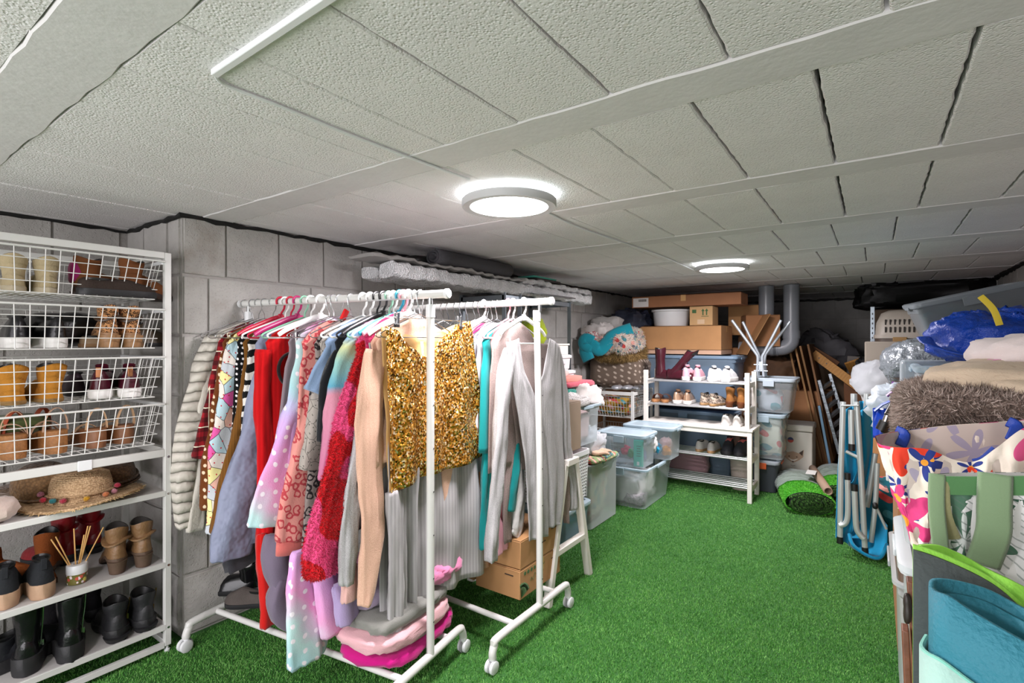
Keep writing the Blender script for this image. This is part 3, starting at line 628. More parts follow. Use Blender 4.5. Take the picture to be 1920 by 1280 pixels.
# ================================================================ clothes racks
YR1 = lambda X: 1.47+(X+1.43)*.147
YR2 = lambda X: 2.03
ZR = 1.535
def rack(name_label, xa, xb, yf, ext, feet, casters, zb=.115, top=None):
    t = thing('clothes_rack', name_label, 'clothes rack', ((xa+xb)/2, yf((xa+xb)/2), 0)); r = .0165
    a = Vector((xa, yf(xa), 0)); b = Vector((xb, yf(xb), 0)); d = (a-b).normalized(); n = Vector((-d.y, d.x, 0))
    build(MB().tube([a+d*ext+Vector((0, 0, ZR)), b-d*.06+Vector((0, 0, ZR))], r, 20), 'hanging_rail', WHITE, t, W=True)
    for p, s in ((a, 1), (b, -1)):
        e = p+d*s*(ext if s > 0 else .06)+Vector((0, 0, ZR)); build(MB().tube([e-d*s*.012, e, e+d*s*.004], [.0195, .0195, .016], 20), 'rail_end_cap', WPLAST, t, W=True)
        build(MB().tube([p+Vector((0, 0, ZR-.045)), p+Vector((0, 0, ZR-.01))], .009, 12), 'rail_pin', CHROME, t, W=True)
        tp = top if top and s > 0 else Vector((0, 0, 0))
        build(MB().tube([p+Vector((0, 0, zb)), p+Vector((0, 0, .8)), p+tp+Vector((0, 0, ZR-.075))], .0155, 18), 'post', WHITE, t, W=True)
        build(MB().tube([p+tp+Vector((0, 0, ZR-.09)), p+tp+Vector((0, 0, ZR-.04))], .0185, 18), 'post_collar', WPLAST, t, W=True)
        f0, f1 = feet; z0 = .06
        pts = [p-n*f0+Vector((0, 0, z0)), p-n*f0+Vector((0, 0, zb-.045)), p-n*(f0-.012)+Vector((0, 0, zb-.018)), p-n*(f0-.04)+Vector((0, 0, zb)), p+Vector((0, 0, zb)),
               p+n*(f1-.04)+Vector((0, 0, zb)), p+n*(f1-.012)+Vector((0, 0, zb-.018)), p+n*f1+Vector((0, 0, zb-.045)), p+n*f1+Vector((0, 0, z0))]
        build(MB().tube(smooth_path(pts, 5), .0165, 16), 'foot_tube', WHITE, t, W=True)
        for q, sd in ((p-n*f0, -1), (p+n*f1, 1)):
            c = build(MB().lathe([(.001, .045), (.012, .045), (.014, .05), (.011, .066), (.001, .066)], 14, q), 'caster', WPLAST, t, W=True)
            for w_ in (-.012, .012):
                m = q+n*.006*sd+d*w_+Vector((0, 0, .0265)); mb = MB()
                mb.tube([m-d*.0085, m-d*.006, m+d*.006, m+d*.0085], [.021, .026, .026, .021], 24); wh = build(mb, 'wheel', WPLAST, None, W=False)
                wh.data.transform(t.matrix_basis.inverted()); wh.parent = c
            build(MB().tube([q+Vector((0, 0, .028))-d*.004, q+Vector((0, 0, .028))+d*.004], .0275, 24), 'wheel_gap', plain('wheel_grey', '#9b9b9d', .5), c).data.transform(t.matrix_basis.inverted())
    for off in (-feet[0]*.55, feet[1]*.55):
        build(MB().tube([a+n*off+Vector((0, 0, zb)), b+n*off+Vector((0, 0, zb))], .0125, 14), 'base_bar', WHITE, t, W=True)
    for k in range(7):
        z = .25+.17*k
        if z < ZR-.15: build(MB().tube([a+d*.0155+Vector((0, 0, z)), a+d*.0165+Vector((0, 0, z))], .003, 8), 'adjusting_hole', BLACKP, t, W=True)
    return t
rack('white metal clothes rack on castors in front, holding the sequin skirt', -1.43, -2.50, YR1, .085, (.30, .24), None)
rack('white metal clothes rack on castors behind, holding the open grey cardigan', -1.275, -2.40, YR2, .07, (.36, .27), None, zb=.125, top=Vector((-.015, 0, 0)))
# ---------------------------------------------------------------- hangers
def hanger(X, yf, mat, label, kind='wire', group=None, w_=.2, drop=0, tilt=0, z0=None, bar=True):
    """origin on the rail; arms run across the rail"""
    y = yf(X); t = thing('coat_hanger', label, 'hanger', (X, y, ZR), tilt, group)
    r = {'wire': .0024, 'tube': .0042, 'flat': .005}[kind]; R0 = .0165+r+.0005
    hk = [Vector((0, R0*cos(a)*1.0, R0*sin(a)+.0)) for a in [(-.35+i*.3)*1 for i in range(13)]]
    sg = rnd.choice((-1, 1)) if kind == 'wire' else 1
    hk = [Vector((0, R0*cos(a), R0*sin(a))) for a in [pi+.55-(pi+.75)*i/12 for i in range(13)]]
    hk += [Vector((0, R0*.75, -.032)), Vector((0, .003, -.052)), Vector((0, 0, -.075-drop))]
    if kind == 'wire': hk = [Vector((0, sg*p.y, p.z)) for p in hk]
    build(MB().tube(hk, r if kind != 'flat' else r*1.0, 8), 'hook', CHROME if (kind == 'wire' and mat is WPLAST) else mat if kind != 'wire' else CHROME, t)
    za = -.075-drop
    if kind == 'flat':
        for s in (-1, 1):
            pts = smooth_path([(0, 0, za), (0, s*.03, za-.004), (0, s*.09, za-.028), (0, s*.16, za-.058), (0, s*w_, za-.082)], 4)
            build(MB().tube(pts, [.009+.004*(1-i/len(pts)) for i in range(len(pts))], 8, r2=.005, up=(0, 0, 1)), 'shoulder_arm', mat, t)
        build(MB().box((0, 0, za+.004), (.010, .024, .03)), 'hook_socket', mat, t, bevel=.003)
    else:
        ar = [(0, 0, za), (0, -.02, za-.006), (0, -w_*.6, za-.045), (0, -w_+.01, za-.075), (0, -w_, za-.086), (0, -w_+.008, za-.094)]
        pts = smooth_path(ar, 3)+[Vector((0, -p[1], p[2])) for p in smooth_path(ar, 3)[::-1]]
        build(MB().tube(pts, r, 6, closed=True), 'arms', mat, t)
    if bar and kind == 'flat': build(MB().tube([(0, -w_*.62, za-.055), (0, -w_*.6, za-.12), (0, w_*.6, za-.12), (0, w_*.62, za-.055)], .004, 6), 'trouser_bar', mat, t)
    return t
def hmat(n, c): return plain(n, c, .35)
HW, HP, HR, HM, HT, HB, HK, HBK = [hmat('hanger_'+n, c) for n, c in (('white', '#e6e6e4'), ('pink', '#e79aa8'), ('red', '#c01f3c'), ('magenta', '#b32f6b'), ('mint', '#8cc0a6'), ('turquoise', '#2a97b3'), ('grey', '#8a8d90'), ('black', '#1b1b1d'))]
# colours read along the rail from the far end to the near end
seq1 = [(-2.53, None, 'wire', 'bare wire hanger with black grip at the far end of the front rack rail'), (-2.47, None, 'wire', 'wire hanger next to the far end of the front rack'), (-2.43, None, 'wire', 'second bare wire hanger near the far end of the front rack'), (-2.385, None, 'wire', 'thin metal hanger holding a folded plaid top, front rack'), (-2.33, None, 'wire', 'thin metal hanger just before the red hangers'),
 (-2.275, HR, 'flat', 'red plastic hanger, farthest of the red ones'), (-2.245, HW, 'tube', 'white tube hanger between two red hangers'), (-2.21, HR, 'tube', 'red plastic hanger, nearer of the red ones'), (-2.165, HM, 'flat', 'wide magenta plastic hanger beside the mint one'),
 (-2.12, HT, 'tube', 'mint green tube hanger next to the magenta hanger'), (-2.08, HW, 'tube', 'white tube hanger just right of the first mint hanger'), (-2.02, HW, 'flat', 'broad white plastic hanger with thick hook, mid rail'), (-1.965, None, 'wire', 'wire hanger right of the broad white hanger'), (-1.94, None, 'wire', 'second wire hanger right of the broad white hanger'),
 (-1.905, None, 'wire', 'metal hook hanger left of the red tag'), (-1.84, None, 'wire', 'metal hook hanger carrying the red tag'), (-1.775, HW, 'tube', 'white tube hanger left of the black hangers'), (-1.735, HW, 'tube', 'white tube hanger touching the black hangers'), (-1.70, HBK, 'tube', 'first black plastic hanger on the front rack'), (-1.665, HBK, 'flat', 'second black plastic hanger with wide shoulder'),
 (-1.635, HT, 'tube', 'mint hanger right of the black hangers'), (-1.612, HW, 'tube', 'white hanger between mint and turquoise hangers'), (-1.58, HB, 'flat', 'turquoise plastic hanger beside the pink one'), (-1.56, HP, 'flat', 'pink plastic hanger beside the turquoise one'), (-1.535, HW, 'flat', 'white hanger behind the gold sequin skirt clip'), (-1.505, None, 'wire', 'wire hanger just behind the skirt hanger'), (-1.48, None, 'wire', 'wire hanger holding the beige knit, near end')]
for X, m, k, lb in seq1: hanger(X, YR1, m or CHROME, lb, k, 'hangers on the front rack', w_=.2, tilt=rnd.uniform(-.05, .05), bar=X < -1.98)
tg = tag(build(MB().box((-1.845, YR1(-1.845)-.03, ZR-.072), (.012, .026, .05), Matrix.Rotation(-.5, 3, 'X')), 'size_tag', plain('red_tag', '#e3141a', .4), bevel=.004), 'small red plastic tag hanging on a metal hanger hook', 'tag')
seq2 = [-2.36, -2.3, -2.24, -2.17, -2.11, -2.05, -1.99, -1.93, -1.88, -1.84, -1.79, -1.75, -1.71, -1.66, -1.63, -1.585, -1.55, -1.52]
RL = ['%s thin metal hanger from the left end of the rear rack rail' % w for w in ('first second third fourth fifth sixth seventh eighth ninth tenth eleventh twelfth thirteenth fourteenth fifteenth sixteenth seventeenth eighteenth').split()]
for i, X in enumerate(seq2): hanger(X, YR2, CHROME if i % 5 != 3 else HW, RL[i], 'wire', 'thin metal hangers crowded on the rear rack', tilt=rnd.uniform(-.1, .1))
hanger(-1.605, YR2, HW, 'white plastic hanger among wire hangers on the rear rack', 'flat', bar=False); hanger(-1.455, YR2, HP, 'pale pink tube hanger near the open grey cardigan', 'tube')
hanger(-1.425, YR2, HT if False else HW, 'white tube hanger just behind the open grey cardigan', 'tube'); hanger(-1.362, YR2, HW, 'broad white hanger inside the open grey cardigan', 'flat', w_=.19)
# ---------------------------------------------------------------- garments
def sleeve_mb(path, X, th=.028, lean=0):
    """path of (u, v, half width) picked on the plane X; a soft flattened tube"""
    pts = [P(u, v, X=X) for u, v, _ in path]; ws = [w_ for *_, w_ in path]
    n = 7; sp = smooth_path(pts, n); sw = []
    for i in range(len(ws)-1): sw += [ws[i]+(ws[i+1]-ws[i])*k/n for k in range(n)]
    sw.append(ws[-1]); mb = MB(); rings = []
    for i, p in enumerate(sp):
        a = sp[max(i-1, 0)]; b = sp[min(i+1, len(sp)-1)]; t = (b-a).normalized(); side = Vector((1, 0, 0)).cross(t).normalized()
        f = 1 if 0 < i < len(sp)-1 else .9; r = []
        for k in range(18):
            an = 2*pi*k/18; tk = th*(.55+.45*min(1, i/6)); 
            rip = .005*sin(an*3+p.z*9+p.y*20)+.0035*sin(an*7+p.z*5+X*50)+fold((p.x*3+cos(an)+X*31, p.y*3, p.z*3+sin(an)), .009, 2.6)
            r.append(p+side*((sw[i]*f+rip)*math.copysign(abs(cos(an))**.85, cos(an)))+Vector((1, 0, 0))*((tk+rip)*math.copysign(abs(sin(an))**.85, sin(an))))
        rings.append(r)
    return mb.loft(rings)
def body_mb(X, y, L, sw=.19, bw=.21, z0=-.095, th=.03, neck=.06, seed=0, bot=0):
    rings = []; N = 22
    for i in range(N+1):
        s = i/N
        if s < .12: q = s/.12; w_ = neck+(sw-neck)*q; z = z0-.085*q**1.3; tk = th*.4+th*.3*q
        else: q = (s-.12)/.88; w_ = sw-.012*sin(min(1, q*4)*pi)+(bw-sw)*q; z = z0-.085-(L-.085)*q; tk = th*(.7+.3*q)
        r = []
        for k in range(30):
            a = 2*pi*k/30; rp = (.3+q)*.010*sin(a*7+seed)+fold((cos(a)+seed, sin(a), z*2), .012, 2)*q
            yy = w_*math.copysign(abs(cos(a))**.7, cos(a)); zz = z+(fold((yy*5, seed, 3), .014, 2)-bot*(yy/bw)**2 if i == N else 0)
            r.append(Vector((X+(tk+rp)*math.copysign(abs(sin(a))**.7, sin(a)), y+yy, ZR+zz)))
        rings.append(r)
    return MB().loft(rings)
def garment(name, label, cat, X, mat, path=None, L=.6, sw=.19, bw=.21, th=.028, yf=YR1, seed=None, sl2=True, smat=None, cuff=None, hem=None, group=None, z0=-.095, body=True, sth=None, bot=0):
    y = yf(X); t = thing(name, label, cat, (X, y, ZR), 0, group); seed = seed if seed is not None else X*37
    if body: build(body_mb(X, y, L, sw, bw, z0, th, seed=seed, bot=bot), 'body', mat, t, W=True, ang=0)
    if path:
        build(sleeve_mb(path, X, sth or th*.9), 'sleeve', smat or mat, t, W=True, ang=0)
        if cuff:
            a = P(*path[-1][:2], X=X); b = P(*path[-2][:2], X=X); d = (a-b).normalized(); w_ = path[-1][2]
            build(MB().tube([a-d*.0, a+d*cuff[1]*.5, a+d*cuff[1]], [w_*1.02, w_, w_*.97], 18, r2=[(sth or th*.9)*1.02]*3, up=Vector((1, 0, 0)).cross(d)), 'cuff', cuff[0], t, W=True, ang=0)
        if sl2:
            Ls = (P(*path[0][:2], X=X)-P(*path[-1][:2], X=X)).length
            rg = []
            for i in range(13):
                q = i/12; c = Vector((X, y+sw-.03+.06*q+.02*sin(q*3), ZR-.2-(Ls-.03)*q)); w_ = path[1][2]*(1-.35*q)
                rg.append([c+Vector((th*.8*sin(a), w_*cos(a)+.004*sin(a*4+q*9), 0)) for a in [2*pi*k/14 for k in range(14)]])
            build(MB().loft(rg), 'sleeve', smat or mat, t, W=True, ang=0)
    return t
puff = G('cream_puffer_nylon', .55, 0, .4); zz = puff.xyz()[2]; ww = puff.ma('ABSOLUTE', puff.ma('SINE', puff.ma('MULTIPLY', puff.ma('ADD', zz, puff.ma('MULTIPLY', puff.noise(9), .03)), 72)))
puff.col(puff.mix(puff.ramp(ww, [(0, (0, 0, 0, 1)), (.35, (1, 1, 1, 1))]), '#a49e92', '#c9c3b8')); puff.bump(puff.ma('ADD', puff.ma('POWER', ww, .5), puff.ma('MULTIPLY', puff.noise(35), .25)), .9, .02); puff = puff.m
bpuf = G('blue_padded_nylon', .6, 0, .35); bpuf.col(bpuf.mix(bpuf.noise(6), '#7c829a', '#8d93aa')); bpuf.bump(bpuf.noise(16, 2), .8, .02); bpuf = bpuf.m
garment('puffer_jacket', 'cream quilted puffer jacket at the far end of the front rack', 'jacket', -2.50, puff, [(408, 632, .04), (385, 700, .06), (362, 800, .062), (347, 900, .055), (350, 985, .045)], L=.62, th=.045)
garment('lace_blouse', 'cream lace blouse hanging just below the cream puffer sleeve', 'blouse', -2.475, cloth('cream_lace', '#d4cec3', bs=90, bump=.7), [(395, 700, .04), (385, 820, .04), (372, 920, .035), (365, 995, .035)], L=.85, sw=.17, bw=.2, th=.018)
garment('blouse', 'pale beige blouse hem below the cream puffer sleeve', 'blouse', -2.455, cloth('pale_beige_satin', '#d9c4b2', rough=.5), None, L=.76, sw=.17, bw=.2, th=.015)
garment('plaid_shirt', 'red tartan shirt showing beside the cream puffer jacket', 'shirt', -2.43, cloth('red_tartan', '#a3222c', kind='plaid', sc=24), [(428, 640, .035), (410, 720, .045), (393, 800, .045), (380, 860, .04)], L=.55, th=.014)
garment('spotted_plush_robe', 'brown plush robe with cream spots beside the red tartan shirt', 'robe', -2.40, cloth('brown_fawn_plush', '#6f3d1c', kind='dots', sc=30, c2='#e2cdb0'), [(432, 660, .035), (415, 760, .045), (400, 870, .04), (388, 955, .035)], L=.75, th=.02)
garment('cartoon_print_shirt', 'pastel cartoon animal print pyjama top beside the brown spotted robe', 'pyjama top', -2.36, cloth('cartoon_print', '#d0d0d0', kind='cartoon', sc=16), [(447, 638, .04), (436, 720, .055), (420, 840, .055), (410, 960, .045), (402, 1000, .04)], L=.8, th=.022)
garment('polka_dot_blouse', 'black blouse with white polka dots, on a white hanger', 'blouse', -2.30, cloth('black_dotted', '#131314', kind='dots', sc=42), [(470, 632, .035), (462, 680, .04), (455, 740, .035)], L=.5, th=.016)
garment('zebra_shirt', 'black and white zebra striped top behind the red knit dress', 'top', -2.23, cloth('zebra', '#e6e2da', kind='zebra', sc=18, c2='#121212'), [(485, 650, .035), (478, 740, .045), (466, 830, .04)], L=.6, th=.018)
garment('brown_cardigan', 'mustard brown ribbed cardigan with long sleeve', 'cardigan', -2.26, cloth('brown_rib_knit', '#7c5222', kind='rib', sc=75), [(487, 662, .03), (470, 730, .042), (445, 840, .038), (425, 930, .034), (404, 1000, .028)], L=.7, th=.024)
garment('padded_coat', 'long lilac blue padded coat between brown cardigan and red dress', 'coat', -2.19, bpuf, [(490, 700, .03), (480, 800, .06), (455, 910, .075), (437, 1000, .09), (432, 1045, .085)], L=.95, sw=.18, bw=.24, th=.04)
reds = cloth('red_ribbed_knit', '#cf1419', kind='rib', sc=42)
t = garment('red_knit_dress', 'long bright red ribbed knit dress with a black ring motif', 'dress', -2.10, reds, [(497, 655, .03), (494, 760, .035), (500, 900, .035), (500, 1040, .035), (505, 1165, .03)], L=.62, sw=.2, bw=.2, th=.03)
ring = [P(548+26*cos(a), 693+32*sin(a), X=-2.062) for a in [(-.42-i/14*1.2)*pi+0 for i in range(15)]]
build(MB().tube(ring, .006, 8, r2=.009), 'black_ring_motif', cloth('black_knit', '#1a1012'), t, W=True)
garment('mauve_jersey_shirt', 'grey mauve top with flat waistband right of the red dress', 'top', -2.03, cloth('grey_mauve_jersey', '#8d7f86'), [(572, 640, .045), (570, 700, .05), (560, 760, .045)], L=.5, sw=.15, bw=.2, th=.018)
rb1 = cloth('pastel_dotted_fleece', '#e2a6d2', kind='rainbow', sc=1.4, c2='#f4eef6')
garment('pastel_robe', 'pastel pink and teal fleece robe with white dots, widely flared', 'robe', -1.97, rb1, [(572, 700, .015), (560, 740, .03), (540, 820, .055), (520, 920, .085), (508, 985, .1)], L=.66, sw=.16, bw=.24, th=.026)
cor = cloth('coral_hem', '#d9736c')
garment('leopard_robe', 'coral pink leopard print fleece robe with coral cuff', 'robe', -1.90, cloth('pink_leopard', '#e0968c', kind='leopard', c2='#b5444b', sc=26), [(607, 640, .035), (592, 700, .04), (578, 800, .05), (560, 920, .065), (549, 1012, .068)], L=.5, th=.028, cuff=(cor, .05))
garment('grey_leopard_robe', 'grey robe with dark leopard spots behind the red teddy jacket', 'robe', -1.83, cloth('grey_leopard', '#8f847f', kind='leopard', c2='#2a2526', sc=26), [(605, 700, .04), (598, 850, .05), (592, 960, .05), (588, 1060, .05)], L=.9, th=.022)
garment('cat_print_top', 'grey top with small line-drawn cat faces below the light blue sleeve', 'top', -1.80, cloth('cat_lines', '#aca39b', kind='lines', sc=20), [(612, 690, .03), (600, 770, .05), (592, 830, .05), (585, 880, .055)], L=.55, th=.024)
garment('blue_tshirt', 'light blue short-sleeved T-shirt beside the rainbow robe', 'T-shirt', -1.77, cloth('light_blue_jersey', '#8ba3c4'), [(632, 648, .035), (615, 690, .05), (597, 738, .062)], L=.45, th=.022)
garment('black_tshirt', 'black T-shirt squeezed behind the light blue sleeve', 'T-shirt', -1.72, cloth('black_jersey', '#1d1e22'), [(640, 660, .03), (626, 720, .05), (618, 800, .045), (612, 830, .04)], L=.5, th=.016)
rb2 = G('tie_dye_fleece', .95, 0, .1); z_ = rb2.ma('ADD', rb2.xyz()[2], rb2.ma('MULTIPLY', rb2.noise(12), .05)); rb2.col(rb2.ramp(rb2.ma('MULTIPLY_ADD', z_, 1.6, 1.0), [(0, '#b86f8e'), (.42, '#c98a9c'), (.47, '#5b9db5'), (.62, '#93c1b9'), (.7, '#c7cf9d'), (.78, '#8fb2d4'), (.9, '#d48aa8')])); rb2.bump(rb2.noise(160), .4, .004)
garment('tie_dye_robe', 'blue, yellow and pink tie-dye fleece robe', 'robe', -1.665, rb2.m, [(690, 608, .02), (662, 655, .045), (640, 730, .05), (625, 830, .045), (612, 900, .035)], L=.55, sw=.2, th=.03)
rp = cloth('red_pink_teddy', '#c8101c', kind='patch', sc=9, c2='#dd4a7e')
t = garment('teddy_jacket', 'fluffy red and hot pink teddy jacket with lip motifs', 'jacket', -1.60, rp, [(700, 630, .035), (680, 700, .05), (655, 800, .055), (628, 920, .06), (607, 1020, .068), (601, 1078, .062)], L=.72, sw=.2, bw=.22, th=.035)
hg = cloth('heather_grey', '#a3a1a2', kind='heather', sc=60, c2='#bdbcbd')
garment('grey_cardigan', 'heather grey fine-knit cardigan sleeve left of the beige cardigan', 'cardigan', -1.555, hg, [(710, 650, .02), (690, 750, .03), (668, 880, .034), (655, 1000, .036), (652, 1095, .03)], L=.7, th=.018)
bg = cloth('peach_beige_knit', '#cfa48c', kind='heather', sc=60, c2='#d9b29b')
garment('beige_cardigan', 'peach beige knit cardigan hanging left of the gold sequin skirt', 'cardigan', -1.515, bg, [(703, 655, .045), (695, 760, .06), (693, 880, .055), (698, 980, .05), (692, 1080, .035), (684, 1135, .02)], L=.55, sw=.19, bw=.2, th=.02)
t = thing('beige_sleeve_cardigan', 'peach pink knit cardigan, its right sleeve hanging past the sequin skirt', 'cardigan', (-1.54, YR1(-1.54), ZR))
build(sleeve_mb([(855, 700, .04), (868, 850, .04), (885, 950, .028), (900, 1010, .022), (906, 1062, .014)], -1.54, .02), 'sleeve', bg, t, W=True, ang=0)
build(body_mb(-1.54, YR1(-1.54), .56, .19, .2, th=.014, seed=4), 'body', bg, t, W=True, ang=0)
# ribbed grey dress under the sequin skirt
gr = cloth('grey_rib_jersey', '#b2afb0', kind='rib', sc=55)
t = thing('grey_ribbed_dress', 'long grey ribbed knit dress hanging behind and below the gold sequin skirt', 'dress', (-1.5, YR1(-1.5), ZR))
def drape(top, bot, nu, nv, amp, nw, seed=0, xo=0.0, pw=1.0):
    """cloth panel between a top curve and a bottom curve given as point lists"""
    def cur(c, s):
        f = s*(len(c)-1); i = min(int(f), len(c)-2); return c[i].lerp(c[i+1], f-i)
    def fn(s, q):
        p = cur(top, s).lerp(cur(bot, s), q); return p+Vector((amp*(.25+q**pw)*sin(s*nw*2*pi+seed+q*1.5)+fold((s*4+seed, q*3, seed), amp*.8, 1.5)+xo, 0, 0))
    return MB().grid(fn, nu, nv)
XG = -1.475
tp = [P(u, v, X=XG-.03) for u, v in ((722, 650), (760, 640), (800, 640), (850, 650), (880, 660))]
bt = [P(u, v, X=XG-.03) for u, v in ((728, 1205), (760, 1150), (775, 1140), (800, 1118), (850, 1100), (903, 1072))]
build(drape(tp, bt, 70, 40, .016, 5, 1), 'front_panel', gr, t, W=True, solid=.003, fixn=False, ang=0)
build(drape([p-Vector((.03, 0, 0)) for p in tp], [p-Vector((.05, -.0, -.03)) for p in bt], 50, 30, .012, 4, 5), 'back_panel', gr, t, W=True, solid=.003, fixn=False, ang=0)
build(sleeve_mb([(738, 920, .035), (742, 1000, .035), (742, 1120, .03), (742, 1205, .028)], -1.49, .014), 'tie_panel', gr, t, W=True, ang=0)
# gold sequin skirt with its clip hanger
gs = G('gold_sequins', .22, .75); v = gs.vor(150); sc_ = gs.n('SeparateColor', {0: v[1]}).outputs
gs.col(gs.ramp(sc_[0], [(0, '#4a2c0c'), (.2, '#8e5a18'), (.45, '#c08024'), (.7, '#d9a040'), (.88, '#f0cf88'), (1, '#fff4d8')]))
nmx = gs.n('NormalMap', {'Strength': .75}, space='OBJECT'); mixn = gs.n('VectorMath', {0: v[1], 1: (.5, .5, .5)}, operation='SUBTRACT').outputs[0]
geo = gs.n('NewGeometry').outputs['Normal']; ad = gs.n('VectorMath', {0: geo, 1: gs.n('VectorMath', {0: mixn, 'Scale': 1.1}, operation='SCALE').outputs[0]}, operation='ADD').outputs[0]
gs.set(gs.b.inputs['Normal'], gs.n('VectorMath', {0: ad}, operation='NORMALIZE').outputs[0]); gs.t.nodes.remove(nmx); gs = gs.m
t = thing('sequin_skirt', 'gold sequin mini skirt clipped to a hanger at the near end of the front rack', 'skirt', (XG, YR1(XG), ZR-.12))
tp = [P(u, v, X=XG) for u, v in ((722, 612), (745, 618), (765, 645), (790, 665), (805, 668), (822, 640), (845, 620), (860, 608), (882, 602))]
bt = [P(u, v, X=XG) for u, v in ((736, 930), (760, 912), (790, 897), (820, 885), (850, 878), (885, 865), (920, 850))]
build(drape(tp, bt, 60, 40, .012, 3.5, 2), 'front_panel', gs, t, W=True, solid=.003, fixn=False, ang=0)
tb = [P(u, v, X=XG) for u, v in ((722, 612), (750, 622), (775, 628), (800, 630), (820, 625), (850, 612), (882, 602))]
build(drape([p-Vector((.022, 0, .0)) for p in tb], [p-Vector((.03, 0, -.01)) for p in bt], 50, 30, .010, 3, 6), 'back_panel', cloth('beige_gold_lining', '#c9a064', rough=.5), t, W=True, solid=.003, fixn=False, ang=0)
h = thing('clip_hanger', 'metal trouser hanger whose two clips hold the gold sequin skirt', 'hanger', (XG, YR1(XG), ZR))
y0 = YR1(XG); za = P(800, 598, X=XG).z
build(MB().tube([(XG, y0-.018, ZR-.002), (XG, y0-.012, ZR+.015), (XG, y0, ZR+.02), (XG, y0+.014, ZR+.013), (XG, y0+.018, ZR), (XG, y0+.008, ZR-.04), (XG, y0, za)], .0022, 8), 'hook', CHROME, h, W=True)
ya = P(728, 598, X=XG).y; yb = P(868, 598, X=XG).y
build(MB().tube([(XG, ya-.02, za), (XG, yb+.02, za)], .0022, 8), 'cross_wire', CHROME, h, W=True)
for yy in (P(744, 598, X=XG).y, P(862, 598, X=XG).y):
    c = build(MB().box((XG+.008, yy, za-.004), (.004, .014, .05), Matrix.Rotation(.08, 3, 'Y')).box((XG-.008, yy, za-.004), (.004, .014, .05), Matrix.Rotation(-.08, 3, 'Y')), 'clip', CHROME, h, W=True, bevel=.002)
    for dx in (-1, 1): build(MB().box((XG+dx*.006, yy, za-.03), (.006, .016, .014)), 'clip_pad', BLACKP, c, bevel=.002).data.transform(h.matrix_basis.inverted())
# fluffy pink and red robe behind the skirt
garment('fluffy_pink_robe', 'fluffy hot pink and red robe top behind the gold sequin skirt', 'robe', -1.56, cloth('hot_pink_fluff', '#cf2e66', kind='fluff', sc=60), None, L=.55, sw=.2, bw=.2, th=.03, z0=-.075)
# lower garments hanging below
def hang_cloth(name, label, cat, mat, X, path, th=.02, part='panel'):
    t = thing(name, label, cat, P(path[0][0], path[0][1], X=X)); build(sleeve_mb(path, X, th), part, mat, t, W=True, ang=0); return t
mf = cloth('mauve_fleece', '#776c7e', rough=.8)
hang_cloth('mauve_fleece_robe', 'mauve grey fleece robe sleeve bulging above the red dress hem', 'robe', mf, -2.0, [(525, 1000, .05), (520, 1040, .06), (532, 1085, .06), (548, 1105, .03)], .04, 'sleeve')
hang_cloth('mauve_fleece_robe', 'folded mauve grey fleece hood just above the floor bar', 'robe', mf, -1.98, [(532, 1085, .03), (522, 1120, .05), (530, 1150, .05), (545, 1170, .03)], .04, 'hood')
hang_cloth('pastel_dotted_robe', 'long pastel robe skirt with white dots, hanging lowest to the grass', 'robe', rb1, -1.74, [(566, 1030, .045), (566, 1100, .06), (570, 1180, .07), (573, 1242, .065)], .02)
hang_cloth('pastel_dotted_robe', 'pale pink back layer of the long pastel robe, right side', 'robe', rb1, -1.76, [(600, 1030, .03), (602, 1100, .045), (604, 1170, .04), (596, 1225, .02)], .015)
hang_cloth('lilac_robe', 'lilac blue fleece robe hem right of the long pastel robe', 'robe', cloth('lilac_blue_fleece', '#c2b8d6', kind='rainbow', sc=1.1), -1.70, [(605, 1060, .04), (618, 1120, .06), (630, 1180, .07)], .02)
hang_cloth('lilac_plain_robe', 'plain lilac hem below the teddy jacket', 'robe', cloth('lilac_fleece', '#b09cc8'), -1.62, [(640, 1090, .04), (648, 1130, .05), (652, 1165, .045)], .02)
hang_cloth('pink_nightshirt', 'pale pink shirt hem below the grey cardigan sleeve', 'shirt', cloth('pale_pink_jersey', '#e0b3ab'), -1.58, [(655, 1060, .03), (656, 1100, .035), (656, 1126, .035)], .014)
hang_cloth('long_red_dress_skirt', 'bright red skirt hem reaching the floor bar beside mauve fleece', 'skirt', cloth('red_jersey', '#cc1a15'), -2.08, [(492, 1000, .02), (500, 1060, .04), (508, 1120, .05), (512, 1168, .055)], .02)
# ---------------------------------------------------------------- rear rack garments
def garment2(*a, **k): return garment(*a, yf=YR2, **k)
garment2('navy_blouse', 'dark navy and teal top at the far side of the rear rack', 'top', -2.28, cloth('navy_jersey', '#283243'), None, L=.6)
garment2('rust_scarf_top', 'dark grey knit top far back on the rear rack', 'top', -2.1, cloth('dark_grey_jersey', '#54565c'), None, L=.6)
garment2('ivory_blouse', 'ivory blouse on a pale padded hanger on the rear rack', 'blouse', -1.72, cloth('ivory_satin', '#dcd6bd', rough=.5), None, L=.5, sw=.185, th=.014)
garment2('sea_green_top', 'sea green satin top on the rear rack', 'top', -1.68, cloth('sea_green_satin', '#6f9f97', rough=.4), None, L=.5, sw=.185, th=.018)
garment2('tan_top', 'tan camel top shoulder on the rear rack', 'top', -1.635, cloth('camel_jersey', '#c39a6c'), None, L=.5, sw=.19, th=.014)
garment2('pale_pink_blouse', 'pale pink blouse left of the fuchsia strip on the rear rack', 'blouse', -1.60, cloth('pale_pink_chiffon', '#e2cdcb'), [(893, 670, .03), (892, 740, .03), (893, 840, .03)], L=.6, th=.016)
garment2('fuchsia_top', 'fuchsia top showing as a narrow strip on the rear rack', 'top', -1.57, cloth('fuchsia_jersey', '#b31a52'), [(913, 665, .03), (907, 720, .03), (903, 780, .03), (903, 860, .03)], L=.6, th=.016)
